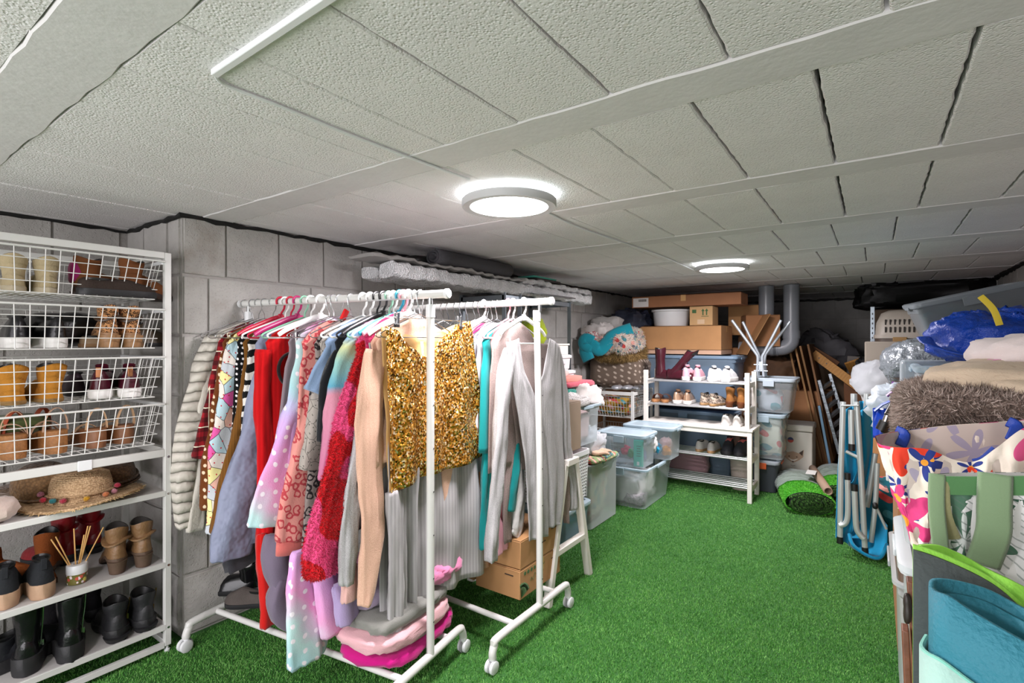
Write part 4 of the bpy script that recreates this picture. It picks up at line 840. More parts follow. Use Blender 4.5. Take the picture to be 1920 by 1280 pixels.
garment2('silver_grey_jumper', 'silver grey jumper left of the teal cardigan', 'jumper', -1.535, cloth('silver_grey_knit', '#b9bac0'), [(925, 650, .04), (917, 740, .045), (913, 850, .04), (914, 960, .03)], L=.7, th=.022)
garment2('silver_grey_jumper', 'silver grey jumper nearest the teal cardigan', 'jumper', -1.50, cloth('silver_grey_knit', '#b9bac0'), [(933, 655, .03), (922, 750, .035), (917, 860, .03)], L=.5, th=.02)
garment2('teal_cardigan', 'teal cardigan on the rear rack with one sleeve hanging free', 'cardigan', -1.465, cloth('teal_jersey', '#0f8a8a'), [(935, 665, .03), (925, 760, .04), (914, 880, .038), (910, 1000, .03), (910, 1028, .028)], L=.6, th=.02)
garment2('dusty_rose_cardigan', 'dusty rose ribbed cardigan hanging below the grey cardigan', 'cardigan', -1.45, cloth('dusty_rose_rib', '#9c5a5c', kind='rib', sc=90), [(950, 800, .03), (946, 900, .03), (942, 990, .028)], L=.68, sw=.15, bw=.12, th=.015, sl2=False)
garment2('taupe_waffle_cardigan', 'taupe waffle knit cardigan with two pointed hem ends', 'cardigan', -1.42, cloth('taupe_waffle', '#857470', kind='heather', sc=90, c2='#a3928c'), [(968, 700, .03), (960, 830, .03), (950, 940, .026), (950, 1016, .02)], L=.68, sw=.185, bw=.2, th=.014)
hang_cloth('teal_sleeve_top', 'teal sleeve hanging in the opening of the grey cardigan', 'top', cloth('teal_jersey', '#0f8a8a'), -1.405, [(968, 830, .012), (966, 880, .035), (962, 920, .038), (957, 958, .025)], .02, 'sleeve')
hang_cloth('white_lace_top', 'crumpled white top under the teal sleeve', 'top', cloth('white_crinkle', '#d6d2d0', bs=60, bump=.8), -1.41, [(968, 860, .03), (972, 930, .05), (968, 985, .045), (962, 1003, .03)], .022)
hang_cloth('pink_satin_top', 'bright pale pink hem resting above the cartons', 'top', cloth('candy_pink', '#eba9bb', rough=.6), -1.44, [(930, 965, .015), (936, 1000, .035), (942, 1030, .045)], .018)
# open grey cardigan (near face)
XC = -1.345; lg = cloth('light_grey_fine_knit', '#a2a0a1', kind='heather', sc=70, c2='#b9b7b8')
t = thing('open_grey_cardigan', 'light grey V-neck cardigan hanging open at the near end of the rear rack', 'cardigan', (XC, YR2(XC), ZR))
Q = lambda l, X=XC: [P(u, v, X=X) for u, v in l]
build(drape(Q([(948, 640), (962, 634), (973, 632)]), Q([(965, 800), (985, 800), (1003, 800)]), 20, 20, .008, 1.5, 1), 'left_front_panel', lg, t, W=True, solid=.004, fixn=False, ang=0)
def edgepanel(L_, R_, name, mat, nu=24, amp=.009, nw=2, seed=0, X=XC, xo=0):
    L_ = [P(u, v, X=X) for u, v in L_]; R_ = [P(u, v, X=X) for u, v in R_]; L_ = smooth_path(L_, 6); R_ = smooth_path(R_, 6)
    m = max(len(L_), len(R_))
    cur = lambda c, s: c[min(int(s*(len(c)-1)), len(c)-2)].lerp(c[min(int(s*(len(c)-1)), len(c)-2)+1], s*(len(c)-1)-min(int(s*(len(c)-1)), len(c)-2))
    def fn(s, q):
        p = cur(L_, q).lerp(cur(R_, q), s); return p+Vector((xo+.012*sin(s*pi)+amp*(.2+q)*sin(s*nw*2*pi+seed+q)+fold((s*3, q*5, seed), .006, 1.5), 0, 0))
    build(MB().grid(fn, nu, 44), name, mat, t, W=True, solid=.004, fixn=False, ang=0)
bpy.data.objects.remove([o for o in t.children if o.name.startswith('left_front')][0])
edgepanel([(948, 642), (960, 720), (975, 810), (985, 900), (988, 960), (990, 1014)], [(972, 634), (980, 690), (1001, 740), (1018, 830), (1024, 930), (1025, 1004)], 'left_front_panel', lg, seed=1)
edgepanel([(1030, 634), (1018, 700), (1004, 738), (1016, 830), (1023, 930), (1025, 990)], [(1048, 650), (1052, 730), (1056, 820), (1058, 900), (1052, 960), (1050, 980)], 'right_front_panel', lg, seed=3)
edgepanel([(950, 640), (962, 760), (975, 880)], [(1044, 646), (1050, 760), (1054, 880)], 'back_panel', cloth('taupe_waffle', '#857470', kind='heather', sc=90, c2='#a3928c'), seed=5, X=XC-.05)
build(sleeve_mb([(955, 655, .035), (945, 720, .045), (940, 800, .042), (932, 900, .036), (924, 1000, .028), (921, 1052, .024)], XC-.005, .02), 'sleeve', lg, t, W=True, ang=0)
build(sleeve_mb([(1045, 658, .025), (1056, 740, .035), (1062, 840, .028), (1072, 900, .02), (1075, 955, .018)], XC-.02, .018), 'sleeve', lg, t, W=True, ang=0)
hang_cloth('taupe_shirt_tail', 'taupe waffle knit hem points right of the grey cardigan', 'cardigan', cloth('taupe_waffle', '#857470', kind='heather', sc=90, c2='#a3928c'), XC-.03, [(1058, 820, .03), (1062, 900, .035), (1062, 950, .03), (1062, 980, .01)], .012)
# ---------------------------------------------------------------- folded clothes on the base of the front rack
def cloth_lump(name, label, cat, c, d, mat, rz=0, amp=.016, fq=11, seed=0, e=.55, rid=.016, rx=0, ry=0, group=None, fn=36, fm=20):
    t = tag(build(MB().blob((0, 0, d[2]/2), d, e, amp, fq, fn, fm, seed=seed, rid=rid), name, mat, ang=0), label, cat, group)
    t.location = c; t.rotation_euler = (rx, ry, rz); return t
zb = .128
mg = cloth('magenta_fleece', '#c0137a'); pk = cloth('baby_pink_fleece', '#e0afb4'); gy = cloth('sage_grey_fleece', '#84847e')
c1 = P(745, 1215, z=.15)
cloth_lump('folded_throw', 'magenta throw at the bottom of the folded pile, front rack base', 'throw', (-1.60, 1.47, zb), (.30, .46, .06), mg, .12, seed=1)
cloth_lump('folded_blanket', 'folded baby pink blanket above the magenta throw', 'blanket', (-1.60, 1.45, zb+.055), (.30, .44, .075), pk, .1, seed=2)
cloth_lump('folded_sweatshirt', 'rumpled sage grey sweatshirt above the pink blanket', 'sweatshirt', (-1.61, 1.45, zb+.12), (.28, .42, .07), gy, .05, seed=3, amp=.02)
cloth_lump('folded_lilac_towel', 'rumpled lilac grey fleece on top of the folded pile', 'fleece', (-1.70, 1.46, zb+.18), (.28, .40, .09), cloth('dusty_lilac_fleece', '#9a8a9f'), 0, seed=4, amp=.02)
cloth_lump('rolled_pink_blanket', 'candy pink rolled blanket sticking out right below the grey dress', 'blanket', (-1.56, 1.66, zb+.19), (.15, .26, .075), cloth('candy_pink_fleece', '#d982a8'), .2, seed=5, e=.8)
cloth_lump('pink_robe_pile', 'dusky pink fleece bundle behind the grey ribbed dress', 'fleece', (-1.80, 1.45, zb+.02), (.3, .36, .26), cloth('dusky_pink_fleece', '#b97f92'), 0, seed=6)
for k, (u, v) in enumerate(((462, 1088), (484, 1104))):
    p = P(u, v, z=.14); shoe('black_shoe', ['black patent shoe on the far base of the front rack, left', 'black patent shoe with studded strap on the front rack base, right'][k], leather('patent_black', '#0f0f11', .2, .1), (p.x, p.y, .128), -2.5, L=.23, shaft=.12, shr=.046, sole=.02, solemat=RUBBER)
hang_cloth('charcoal_skirt', 'charcoal skirt hem above the black patent shoes', 'skirt', cloth('charcoal_wool', '#3a3a3f'), -2.22, [(450, 1020, .06), (452, 1045, .075), (454, 1060, .07)], .03)
p = P(505, 1132, z=.13); shoe('grey_slipper', 'dark grey slipper beside the black patent shoes', suede('grey_suede', '#57504c'), (p.x, p.y, .128), -2.5, L=.2, col=.05)
# ---------------------------------------------------------------- cartons under the rear rack
def carton(name, label, x0, x1, y0, y1, z0, z1, mat=CARD, rz=0, tape=True, cat='box', flaps=True, group=None, rot=None, seamx=False):
    c = Vector(((x0+x1)/2, (y0+y1)/2, z0)); w_, l_, h_ = abs(x1-x0), abs(y1-y0), z1-z0
    t = thing(name, label, cat, c, rz, group, rot)
    build(MB().box((0, 0, h_/2-.001), (w_, l_, h_-.002)), 'carton_body', mat, t, bevel=.003)
    for s in (-1, 1):
        if seamx: build(MB().box((s*w_/4, 0, h_+.001), (w_/2-.003, l_-.002, .003)), 'flap', mat, t, bevel=.001)
        else: build(MB().box((0, s*l_/4, h_+.001), (w_-.002, l_/2-.003, .003)), 'flap', mat, t, bevel=.001)
    if tape:
        tb_ = MB().box((0, 0, h_+.0032), ((.05, l_+.002, .0008) if seamx else (w_+.002, .05, .0008))); build(tb_, 'tape', TAPE, t)
        for s in (-1, 1): build(MB().box(*(((0, s*(l_/2+.0006), h_-.03), (.05, .0008, .06)) if seamx else ((s*(w_/2+.0006), 0, h_-.03), (.0008, .05, .06)))), 'tape', TAPE, t)
    return t
def text(s, size, mat, parent, loc, rot, name='lettering', ext=.0004):
    c = bpy.data.curves.new(name, 'FONT'); c.body = s; c.size = size; c.align_x = 'CENTER'; c.align_y = 'CENTER'; c.extrude = ext; c.materials.append(mat)
    o = bpy.data.objects.new(name, c); COL.objects.link(o); o.parent = parent; o.location = loc; o.rotation_euler = rot; return o
INK = plain('dark_ink', '#3c2f24', .8); GREENINK = plain('green_ink', '#42633a', .8)
b1 = carton('cardboard_box', 'flat brown cardboard box, lower of the two under the rear rack', -1.62, -1.355, 1.985, 2.36, .14, .275)
b2 = carton('cardboard_box', 'flat brown cardboard box, upper of the two under the rear rack', -1.62, -1.355, 1.99, 2.34, .281, .412, tape=False)
b3 = carton('cardboard_box', 'small brown cardboard box half hidden left of the stacked pair', -1.92, -1.66, 2.02, 2.36, .14, .26)
for k in range(4):
    build(MB().tube([(.1325, -.145+k*.028, .112), (.1338, -.145+k*.028, .112)], .009, 14), 'round_symbol', GREENINK, b1)
mb = MB(); rr = random.Random(3)
for k in range(9):
    a = .3+k*.17; mb.add([(.1336, -.178, .008), (.1336, -.178+.07*cos(a)-.006, .01+.06*sin(a)+.01), (.1336, -.178+.075*cos(a), .012+.062*sin(a))], [(0, 1, 2)])
    q = Vector((.1336, -.178+.05*cos(a), .01+.045*sin(a))); mb.add([q, q+Vector((0, .012, .008)), q+Vector((0, .004, .018)), q+Vector((0, -.008, .012))], [(0, 1, 2, 3)])
build(mb, 'leaf_print', GREENINK, b1, fixn=False, solid=.0006)
mb = MB(); mb.tube([(.1336, -.10+.01*k, .06+.012*sin(k*1.9)+.004*k) for k in range(14)], .0009, 5); build(mb, 'handwriting_print', GREENINK, b1)
for b_, y_, z_ in ((b1, .13, .1), (b2, .02, .07), (b2, .14, .11)):
    mb = MB()
    for k in range(6): mb.box((.1333, y_-.03+k*.011, z_), (.001, .007, .006))
    o = build(mb, 'printed_line', INK, b_); o['kind'] = 'stuff'
mb = MB(); mb.box((.07, -.1883 if False else -.188, .105), (.05, .001, .006)); build(mb, 'printed_line', INK, b1)
SC.cycles.transparent_max_bounces = 24
# ================================================================ steel shelf against the left wall, behind the racks
sh = thing('steel_shelf', 'galvanised steel shelf behind the rear rack, against the left wall', 'shelf', (-2.35, 3.5, 0))
sx0, sx1, sy0, sy1, st = -2.55, -2.15, 2.95, 3.9, 1.70
for x in (sx0, sx1):
    for y in (sy0, sy1, (sy0+sy1)/2 - .28):
        if x == sx0 and y not in (sy0, sy1): continue
        mb = MB().box((x, y, st/2), (.034, .003, st)); mb.box((x-.0155 if x > -2.3 else x+.0155, y+.014, st/2), (.003, .03, st)); build(mb, 'post', STEEL, sh, W=True)
for z in (.15, .62, 1.06, 1.68):
    mb = MB().box(((sx0+sx1)/2, (sy0+sy1)/2, z), (sx1-sx0, sy1-sy0, .004)); mb.box((sx1, (sy0+sy1)/2, z-.015), (.003, sy1-sy0, .034)); mb.box((sx0, (sy0+sy1)/2, z-.015), (.003, sy1-sy0, .034)); mb.box(((sx0+sx1)/2, sy0, z-.015), (sx1-sx0, .003, .034)); mb.box(((sx0+sx1)/2, sy1, z-.015), (sx1-sx0, .003, .034))
    build(mb, 'shelf_board', STEEL, sh, W=True)
bw = G('bubble_wrap', .25, 0, .6); v = bw.vor(95)[0]; bw.col(bw.mix(bw.noise(9, 4), '#a5a6a6', '#e0e1e2')); bw.bump(bw.ma('ADD', bw.ma('MULTIPLY', v, .7), bw.noise(25, 4)), .9, .012); bw = bw.m
def wrapped(name, label, a, b, wx, h, mat, seed, cat='package'):
    a = Vector(a); b = Vector(b); L = (b-a).length; mb = MB(); rings = []; t = (b-a).normalized(); sd = Vector((t.y, -t.x, 0)).normalized(); up = sd.cross(t)
    up = up if up.z > 0 else -up; N = 46
    for i in range(N+1):
        q = i/N; c = a.lerp(b, q); f = .93 if i in (0, N) else 1; r = []
        for k in range(20):
            an = 2*pi*k/20; x_ = wx/2*math.copysign(abs(cos(an))**.35, cos(an)); z_ = h/2*math.copysign(abs(sin(an))**.35, sin(an))
            w_ = fold((q*L*2, x_*3, z_*3+seed), .012, 3)+.004*sin(q*L*60+seed+an); r.append(c+sd*(x_*f+w_)+up*(z_*f+w_))
        rings.append(r)
    return tag(build(mb.loft(rings), name, mat), label, cat)
wrapped('bubble_wrapped_package', 'long bubble-wrapped panel on the steel shelf, front lower one', (-2.20, 1.92, 1.745), (-2.20, 3.55, 1.735), .12, .09, bw, 1)
wrapped('bubble_wrapped_package', 'bubble-wrapped roll at the right end of the steel shelf top', (-2.19, 3.2, 1.74), (-2.14, 4.2, 1.72), .13, .075, bw, 2)
wrapped('bubble_wrapped_package', 'grey wrapped panel behind the front one on the steel shelf', (-2.38, 1.95, 1.745), (-2.38, 3.9, 1.745), .16, .08, bw, 3)
wrapped('wrapped_picture', 'thin grey frame lying on the bubble-wrapped panels', (-2.27, 1.80, 1.812), (-2.27, 3.6, 1.80), .24, .022, plain('grey_frame', '#8b8986', .5), 4, 'frame')
wrapped('wrapped_bundle', 'crumpled clear bubble wrap on top right of the steel shelf', (-2.24, 3.2, 1.81), (-2.2, 4.25, 1.785), .2, .045, bw, 5)
p0 = P(1005, 503, Y=3.45); tag(build(MB().box((0, 0, 0), (.16, .34, .014)), 'folder', plain('teal_folder', '#4aa694', .5), bevel=.003), 'thin teal folder on top of the bubble wrap near the ceiling', 'folder').location = (-2.25, 3.55, 1.86)
tag(build(MB().box((0, 0, 0), (.17, .36, .018)), 'board', plain('dark_board', '#3a3130', .6), bevel=.003), 'dark thin board under the teal folder', 'board').location = (-2.25, 3.6, 1.842)
build(MB().b2((-2.12, 3.18, 1.708), (-2.06, 3.85, 1.716)), 'shelf_edge_strip', CHROME, sh, W=True)
# rolled dark mat, an open spiral
def spiral_roll(name, label, a, b, r0, r1, turns, th, mat, sq=1.0, cat='mat', n=90, parent=None):
    a = Vector(a); b = Vector(b); t = (b-a).normalized(); u = Vector((0, 0, 1)); sd = t.cross(u).normalized(); up = sd.cross(t); L = (b-a).length
    def fn(s, q):
        an = turns*2*pi*s; r = r0+(r1-r0)*s; return a.lerp(b, q)+sd*(r*cos(an))+up*(r*sin(an)*sq)
    o = build(MB().grid(fn, n, 8), name, mat, parent, solid=th, fixn=False, ang=0)
    return tag(o, label, cat) if parent is None else o
spiral_roll('rolled_mat', 'dark charcoal rolled mat on top of the wrapped panels', (-2.2, 2.28, 1.866), (-2.2, 3.05, 1.862), .02, .062, 2.2, .009, plain('charcoal_felt', '#47464a', .9, bump=.4, bs=120, var=.15), .8)
tag(build(MB().blob((-2.33, 2.36, 1.85), (.16, .3, .07), .6, .01, 10, seed=3), 'black_bag', plain('black_film', '#131313', .35, bump=.5, bs=20)), 'black folded bag end left of the rolled mat', 'bag')
# things on the steel shelf
cloth_lump('frog_toy', 'lime green soft toy on the steel shelf behind the rear rack', 'toy', (-2.22, 3.42, 1.30), (.2, .22, .24), cloth('lime_plush', '#a3b51c', kind='plain'), seed=8, amp=.03, e=.8, fq=9)
cloth_lump('brown_toy', 'brown plush toy left of the lime green one', 'toy', (-2.3, 3.12, 1.28), (.18, .2, .2), cloth('brown_plush', '#8a5d37', kind='fluff', sc=60), seed=9, amp=.02, e=.8)
tag(build(MB().box((0, 0, .1), (.3, .46, .2)), 'storage_box', plain('grey_box', '#a7a49f', .7), bevel=.004), 'pale grey box under the soft toys on the steel shelf', 'box').location = (-2.34, 3.33, 1.064)
for k, z in enumerate((1.07, 1.10)): tag(build(MB().box((0, 0, 0), (.3, .26, .022)), 'picture', plain('white_frame', '#d9d7d2', .5), bevel=.003), ['white flat frame lying lowest at the shelf end', 'white flat frame lying on another, shelf end'][k], 'frame').location = (-2.3, 3.72, z+.16)
carton('cardboard_box', 'low brown carton on the lower steel shelf', -2.5, -2.2, 3.1, 3.6, .16, .5); carton('cardboard_box', 'brown carton on the middle steel shelf', -2.5, -2.2, 3.05, 3.7, .63, .95, CARD2)
# ================================================================ clear plastic boxes
def rring(w_, l_, r, z, n=4, c=(0, 0)):
    out = []
    for cx, cy, a0 in ((w_/2-r, l_/2-r, 0), (-w_/2+r, l_/2-r, pi/2), (-w_/2+r, -l_/2+r, pi), (w_/2-r, -l_/2+r, 1.5*pi)):
        for i in range(n+1): a = a0+pi/2*i/n; out.append(Vector((c[0]+cx+r*cos(a), c[1]+cy+r*sin(a), z)))
    return out
CLR = clear('clear_plastic', '#e9f0f3', .16, .15); LIDB = clear('pale_blue_lid', '#c3d6e0', .5, .25); CLRB = clear('bluish_plastic', '#a9c2d8', .36, .2); CLRD = clear('milky_plastic', '#dfe5e6', .3, .25)
def tub(name, label, x0, x1, y0, y1, z0, z1, mat=CLR, lid=True, lm=LIDB, taper=.9, rz=0, r=.035, rimm=None, rot=None, latch=None):
    w_, l_, h_ = x1-x0, y1-y0, z1-z0; t = thing(name, label, 'storage box', ((x0+x1)/2, (y0+y1)/2, z0), rz, rot=rot); hb = h_-(.02 if lid else 0)
    W_, L_ = w_-.03, l_-.03
    rings = [rring(W_*taper*.9, L_*taper*.94, r, .002), rring(W_*taper, L_*taper, r, .008), rring(W_*.965, L_*.975, r, hb-.06), rring(W_*.99, L_*.99, r, hb-.05), rring(W_, L_, r, hb-.012)]
    mb = MB().loft(rings, cap=False); mb.f.append(tuple(range(len(rings[0])))); build(mb, 'tub', mat, t, ang=.5)
    mb = MB().loft([rring(W_, L_, r, hb-.014), rring(w_-.004, l_-.004, r+.008, hb-.014), rring(w_-.002, l_-.002, r+.009, hb-.002), rring(W_, L_, r, hb), rring(W_, L_, r, hb-.014)], cap=False); build(mb, 'rim', rimm or lm, t, ang=.5)
    if lid:
        mb = MB().loft([rring(w_+.002, l_+.002, r+.01, hb-.006), rring(w_+.002, l_+.002, r+.01, hb+.010), rring(w_-.02, l_-.02, r, hb+.016), rring(w_-.06, l_-.06, r*.8, hb+.016), rring(w_-.075, l_-.075, r*.7, hb+.006)], cap=False); mb.f.append(tuple(4*len(rings[0])+i for i in range(len(rings[0])))); build(mb, 'lid', lm, t, ang=.5)
    for s in (-1, 1):
        build(MB().box((0, s*(l_/2+.003), hb-.03), (.09, .008, .055)), 'latch', latch or rimm or lm, t, bevel=.003)
        build(MB().box((s*(w_/2+.003), 0, hb-.012), (.008, l_*.3, .02)), 'handle', latch or rimm or lm, t, bevel=.003)
    return t
def fill(name, label, x0, x1, y0, y1, z0, z1, mat, seed=0, cat='cloth', amp=.02, e=.45, rid=.014): 
    return cloth_lump(name, label, cat, ((x0+x1)/2, (y0+y1)/2, z0), (x1-x0, y1-y0, z1-z0), mat, 0, amp, 9, seed, e, rid)
wc = cloth('white_linen', '#d3cdc9'); pc = cloth('pale_pink_cotton', '#dcb9b8'); sg = cloth('sage_cream_cotton', '#b5b59c'); nv = cloth('navy_wool', '#27304a'); cr = cloth('coral_cotton', '#df8576'); tl = cloth('teal_velour', '#1b8a9a')
# tall box beside the grass
tub('clear_box', 'tall clear plastic box with sage cloth, standing on the grass', -2.08, -1.63, 3.28, 3.80, .0, .47, CLRD, lid=False, rimm=CLRD, taper=.96)
fill('sage_quilt', 'sage and cream quilt packed inside the tall clear box', -2.03, -1.69, 3.33, 3.74, .02, .44, cloth('sage_print', '#b9b8a0', kind='floralish', sc=14), 31, 'quilt')
# low box and the two boxes standing on it
tub('clear_box', 'low wide clear box with white clothes, nearest the shoe rack front', -1.93, -1.46, 3.90, 4.58, 0, .335, CLR, lid=False, lm=LIDB, taper=.86)
fill('white_garments', 'tangle of white garments in the low clear box', -1.84, -1.57, 4.0, 4.46, .01, .27, wc, 32, amp=.03, rid=.03)
fill('grey_cable_bundle', 'small pale net bag with cables in the low clear box', -1.70, -1.53, 3.99, 4.15, .012, .1, cloth('patterned_net', '#b4a9ab', kind='lines', sc=30), 33, 'bag')
tub('clear_box', 'clear box with pale blue lid holding a turquoise carton', -1.93, -1.49, 3.93, 4.26, .325, .605, CLR, taper=.93)
tub('clear_box', 'clear box with pale blue lid behind the turquoise carton box', -1.84, -1.38, 4.29, 4.60, .34, .625, CLR, taper=.93)
t = thing('turquoise_carton', 'upright turquoise carton seen through the clear box', 'box', (-1.56, 3.985, .338), .1)
build(MB().box((0, 0, .11), (.075, .03, .21)), 'carton_body', plain('turquoise_card', '#27b5a4', .5), t, bevel=.002)
for k in range(5): build(MB().box((.004, -.0158, .17-.02*k), (.035-.006*(k % 2), .0008, .006)), 'printed_line', plain('dark_teal_ink', '#0d6a66', .6), t)
build(MB().box((.0, -.0158, .03), (.02, .0008, .03)), 'barcode_label', WPLAST, t)
for k, (c, dx, dy, s, lb) in enumerate([('#1560b4', .0, .12, .10, 'blue ball of cloth in the turquoise carton box'), ('#2fa7cf', .06, .30, .09, 'sky blue cloth in the rear clear box'), ('#c23b5a', -.1, .08, .06, 'pinkish red cloth in the turquoise carton box'), ('#d98a3a', .13, .36, .06, 'orange cloth in the rear clear box'), ('#3a8a5a', -.07, .1, .06, 'green cloth in the turquoise carton box'), ('#d9d5d2', .02, .22, .14, 'white cloth filling the middle of the clear boxes'), ('#d9a9a4', .1, .42, .12, 'pale pink cloth at the far end of the rear clear box')]):
    cloth_lump('cloth_ball', lb, 'cloth', (-1.60+dx, 3.98+dy if dy < .2 else 4.05+dy, .37+.02*(k % 3)), (s, s, s*1.1), cloth('ball_%d' % k, c), seed=40+k, e=.9)
# plastic bag and garden gloves on the tall box
fb = clear('crinkled_bag', '#dfe2e6', .45, .12, bump=.9, bs=22); 
t = tag(build(MB().blob((0, 0, .1), (.34, .36, .26), .7, .035, 7, 44, 26, seed=51, rid=.04), 'plastic_bag', fb, ang=0), 'crinkled translucent plastic bag on the tall clear box', 'plastic bag'); t.location = (-1.86, 3.52, .47)
cloth_lump('bag_filling', 'pale grey wrapping inside the crinkled plastic bag', 'wrapping', (-1.88, 3.54, .48), (.26, .27, .16), cloth('pale_grey_foam', '#c2c1c4'), seed=52, amp=.03)
lf = cloth('leaf_print_cloth', '#8d9c6e', kind='floralish', sc=40)
cloth_lump('patterned_cloth', 'green patterned cloth lying on the tall box edge', 'cloth', (-1.68, 3.52, .468), (.16, .42, .045), lf, seed=53, amp=.012)
t = thing('work_glove', 'beige and peach work glove on the green patterned cloth', 'glove', (-1.67, 3.46, .53), 1.2)
gm = cloth('peach_glove', '#d3b096'); build(MB().blob((0, 0, 0), (.1, .08, .035), .8, .006, 20, seed=3), 'palm', gm, t)
for k in range(4): build(MB().tube(smooth_path([(.04, -.03+.02*k, 0), (.08, -.035+.024*k, .012), (.115-.01*abs(k-1.5), -.04+.027*k, .004)], 4), .0095, 10), 'finger', gm, t)
build(MB().tube(smooth_path([(-.01, -.035, 0), (.015, -.06, .008), (.045, -.07, 0)], 4), .01, 10), 'thumb', gm, t)
# white perforated basket on a lidded box, near the trestle
tub('clear_box', 'clear box with blue rim under the white perforated basket', -2.0, -1.60, 2.85, 3.24, 0, .265, CLRB, taper=.93)
fill('teal_cloth', 'teal and white cloth inside the box under the perforated basket', -1.93, -1.66, 2.92, 3.17, .012, .2, cloth('teal_print', '#7fa9ae', kind='floralish', sc=20), 61)
t = thing('laundry_basket', 'white perforated plastic basket beside the trestle', 'basket', (-1.80, 3.04, .27)); w_, l_, h_ = .36, .36, .34
g = G('perforated_white_plastic', .4); mb = MB()
for side in range(4):
    rot = Matrix.Rotation(side*pi/2, 3, 'Z')
    for i in range(15):
        u_ = -w_/2+.012+(w_-.024)*i/14; mb.add([rot @ Vector((u_-.0045, w_/2*f, z)) for f, z in ((.9, .012), (1, h_-.03))]+[rot @ Vector((u_+.0045, w_/2*f, z)) for f, z in ((1, h_-.03), (.9, .012))], [(0, 1, 2, 3)])
    for j in range(14):
        z = .02+(h_-.06)*j/13; f = .9+.1*z/h_; mb.add([rot @ Vector((x, w_/2*f+.001, zz)) for x, zz in ((-w_/2*f, z-.0045), (w_/2*f, z-.0045), (w_/2*f, z+.0045), (-w_/2*f, z+.0045))], [(0, 1, 2, 3)])
build(mb, 'lattice_wall', WPLAST, t, smooth=False, solid=.003, fixn=False)
build(MB().loft([rring(w_*.9, w_*.9, .03, 0), rring(w_*.9, w_*.9, .03, .014)]), 'bottom', WPLAST, t); build(MB().loft([rring(w_, w_, .03, h_-.035), rring(w_+.024, w_+.024, .035, h_-.03), rring(w_+.024, w_+.024, .035, h_), rring(w_, w_, .03, h_), rring(w_, w_, .03, h_-.035)], cap=False), 'rim', WPLAST, t)
fill('mixed_clothes', 'pale clothes packed in the white perforated basket', -1.94, -1.66, 2.9, 3.18, .29, .6, pc, 62)
# clear box of pink clothes with a heap on top
tub('clear_box', 'clear box with pink clothes, beneath the heap of clothes', -2.04, -1.64, 3.0, 3.50, .615, .90, CLR, lid=False, rimm=LIDB, taper=.93)
fill('pink_clothes', 'pale pink clothes bulging in the clear box', -1.98, -1.70, 3.07, 3.43, .63, .88, pc, 63, amp=.03)
cloth_lump('red_cloth', 'small bright red cloth at the bottom of the pink clothes box', 'cloth', (-1.72, 3.14, .66), (.09, .1, .07), cloth('red_cotton', '#c73340'), seed=64)
cloth_lump('navy_jumper', 'navy jumper at the left of the clothes heap', 'jumper', (-1.86, 2.98, .93), (.3, .22, .12), nv, seed=65, amp=.025)
cloth_lump('white_shirt', 'white shirt tumbling over the right of the heap', 'shirt', (-1.83, 3.42, .86), (.32, .34, .18), wc, seed=66, amp=.03, rx=-.15)
cloth_lump('printed_shirt', 'white shirt with dark letter-like print at the front of the heap', 'top', (-1.74, 3.17, .89), (.24, .26, .09), cloth('scrap_print', '#c9c5c2', kind='lines', sc=30, c2='#22252e'), seed=67, amp=.02)
cloth_lump('green_cloth', 'small teal green cloth in the middle of the heap', 'cloth', (-1.80, 3.2, .96), (.12, .14, .05), cloth('teal_green', '#1f7f70'), seed=68)
for k, (c, z, dx, n_, lb) in enumerate([('#c75a6a', 1.02, .02, 'folded_towel', 'folded raspberry pink towel on the clothes heap'), ('#e2897a', 1.055, -.03, 'folded_towel', 'folded coral towel above the raspberry one'), ('#d8bdb6', 1.09, -.08, 'folded_towel', 'folded pale beige pink cloth topping the heap')]):
    cloth_lump(n_, lb, 'towel', (-1.88+dx, 3.36-.05*k, z), (.26, .4-.06*k, .042), cloth('towel_%d' % k, c), .2*k-.1, .008, 8, 70+k, .35)
# white stacked drawers / boxes at the end of the steel shelf
for k, (y, z, lb) in enumerate([(3.42, 1.02, 'white plastic drawer box left of the clothes heap, lower'), (3.36, 1.14, 'white plastic drawer box left of the clothes heap, upper')]):
    t = thing('drawer_box', lb, 'storage box', (-2.02, y, z)); build(MB().box((0, 0, .055), (.22, .26, .11), taper=.94), 'drawer_body', WPLAST, t, bevel=.006); build(MB().box((.112, 0, .095), (.012, .27, .022)), 'front_lip', WPLAST, t, bevel=.003); build(MB().box((.113, 0, .055), (.006, .1, .03)), 'handle_recess', plain('pale_grey_plastic', '#cfd2d5', .4), t, bevel=.002)
t = thing('cabinet', 'small white cabinet panel at the right end of the steel shelf', 'cabinet', (-2.08, 3.55, 1.06)); build(MB().box((0, 0, .13), (.04, .34, .26)), 'door_panel', WOODW, t, bevel=.003); build(MB().box((0, 0, .266), (.06, .36, .014)), 'top_edge', WOODW, t, bevel=.002)
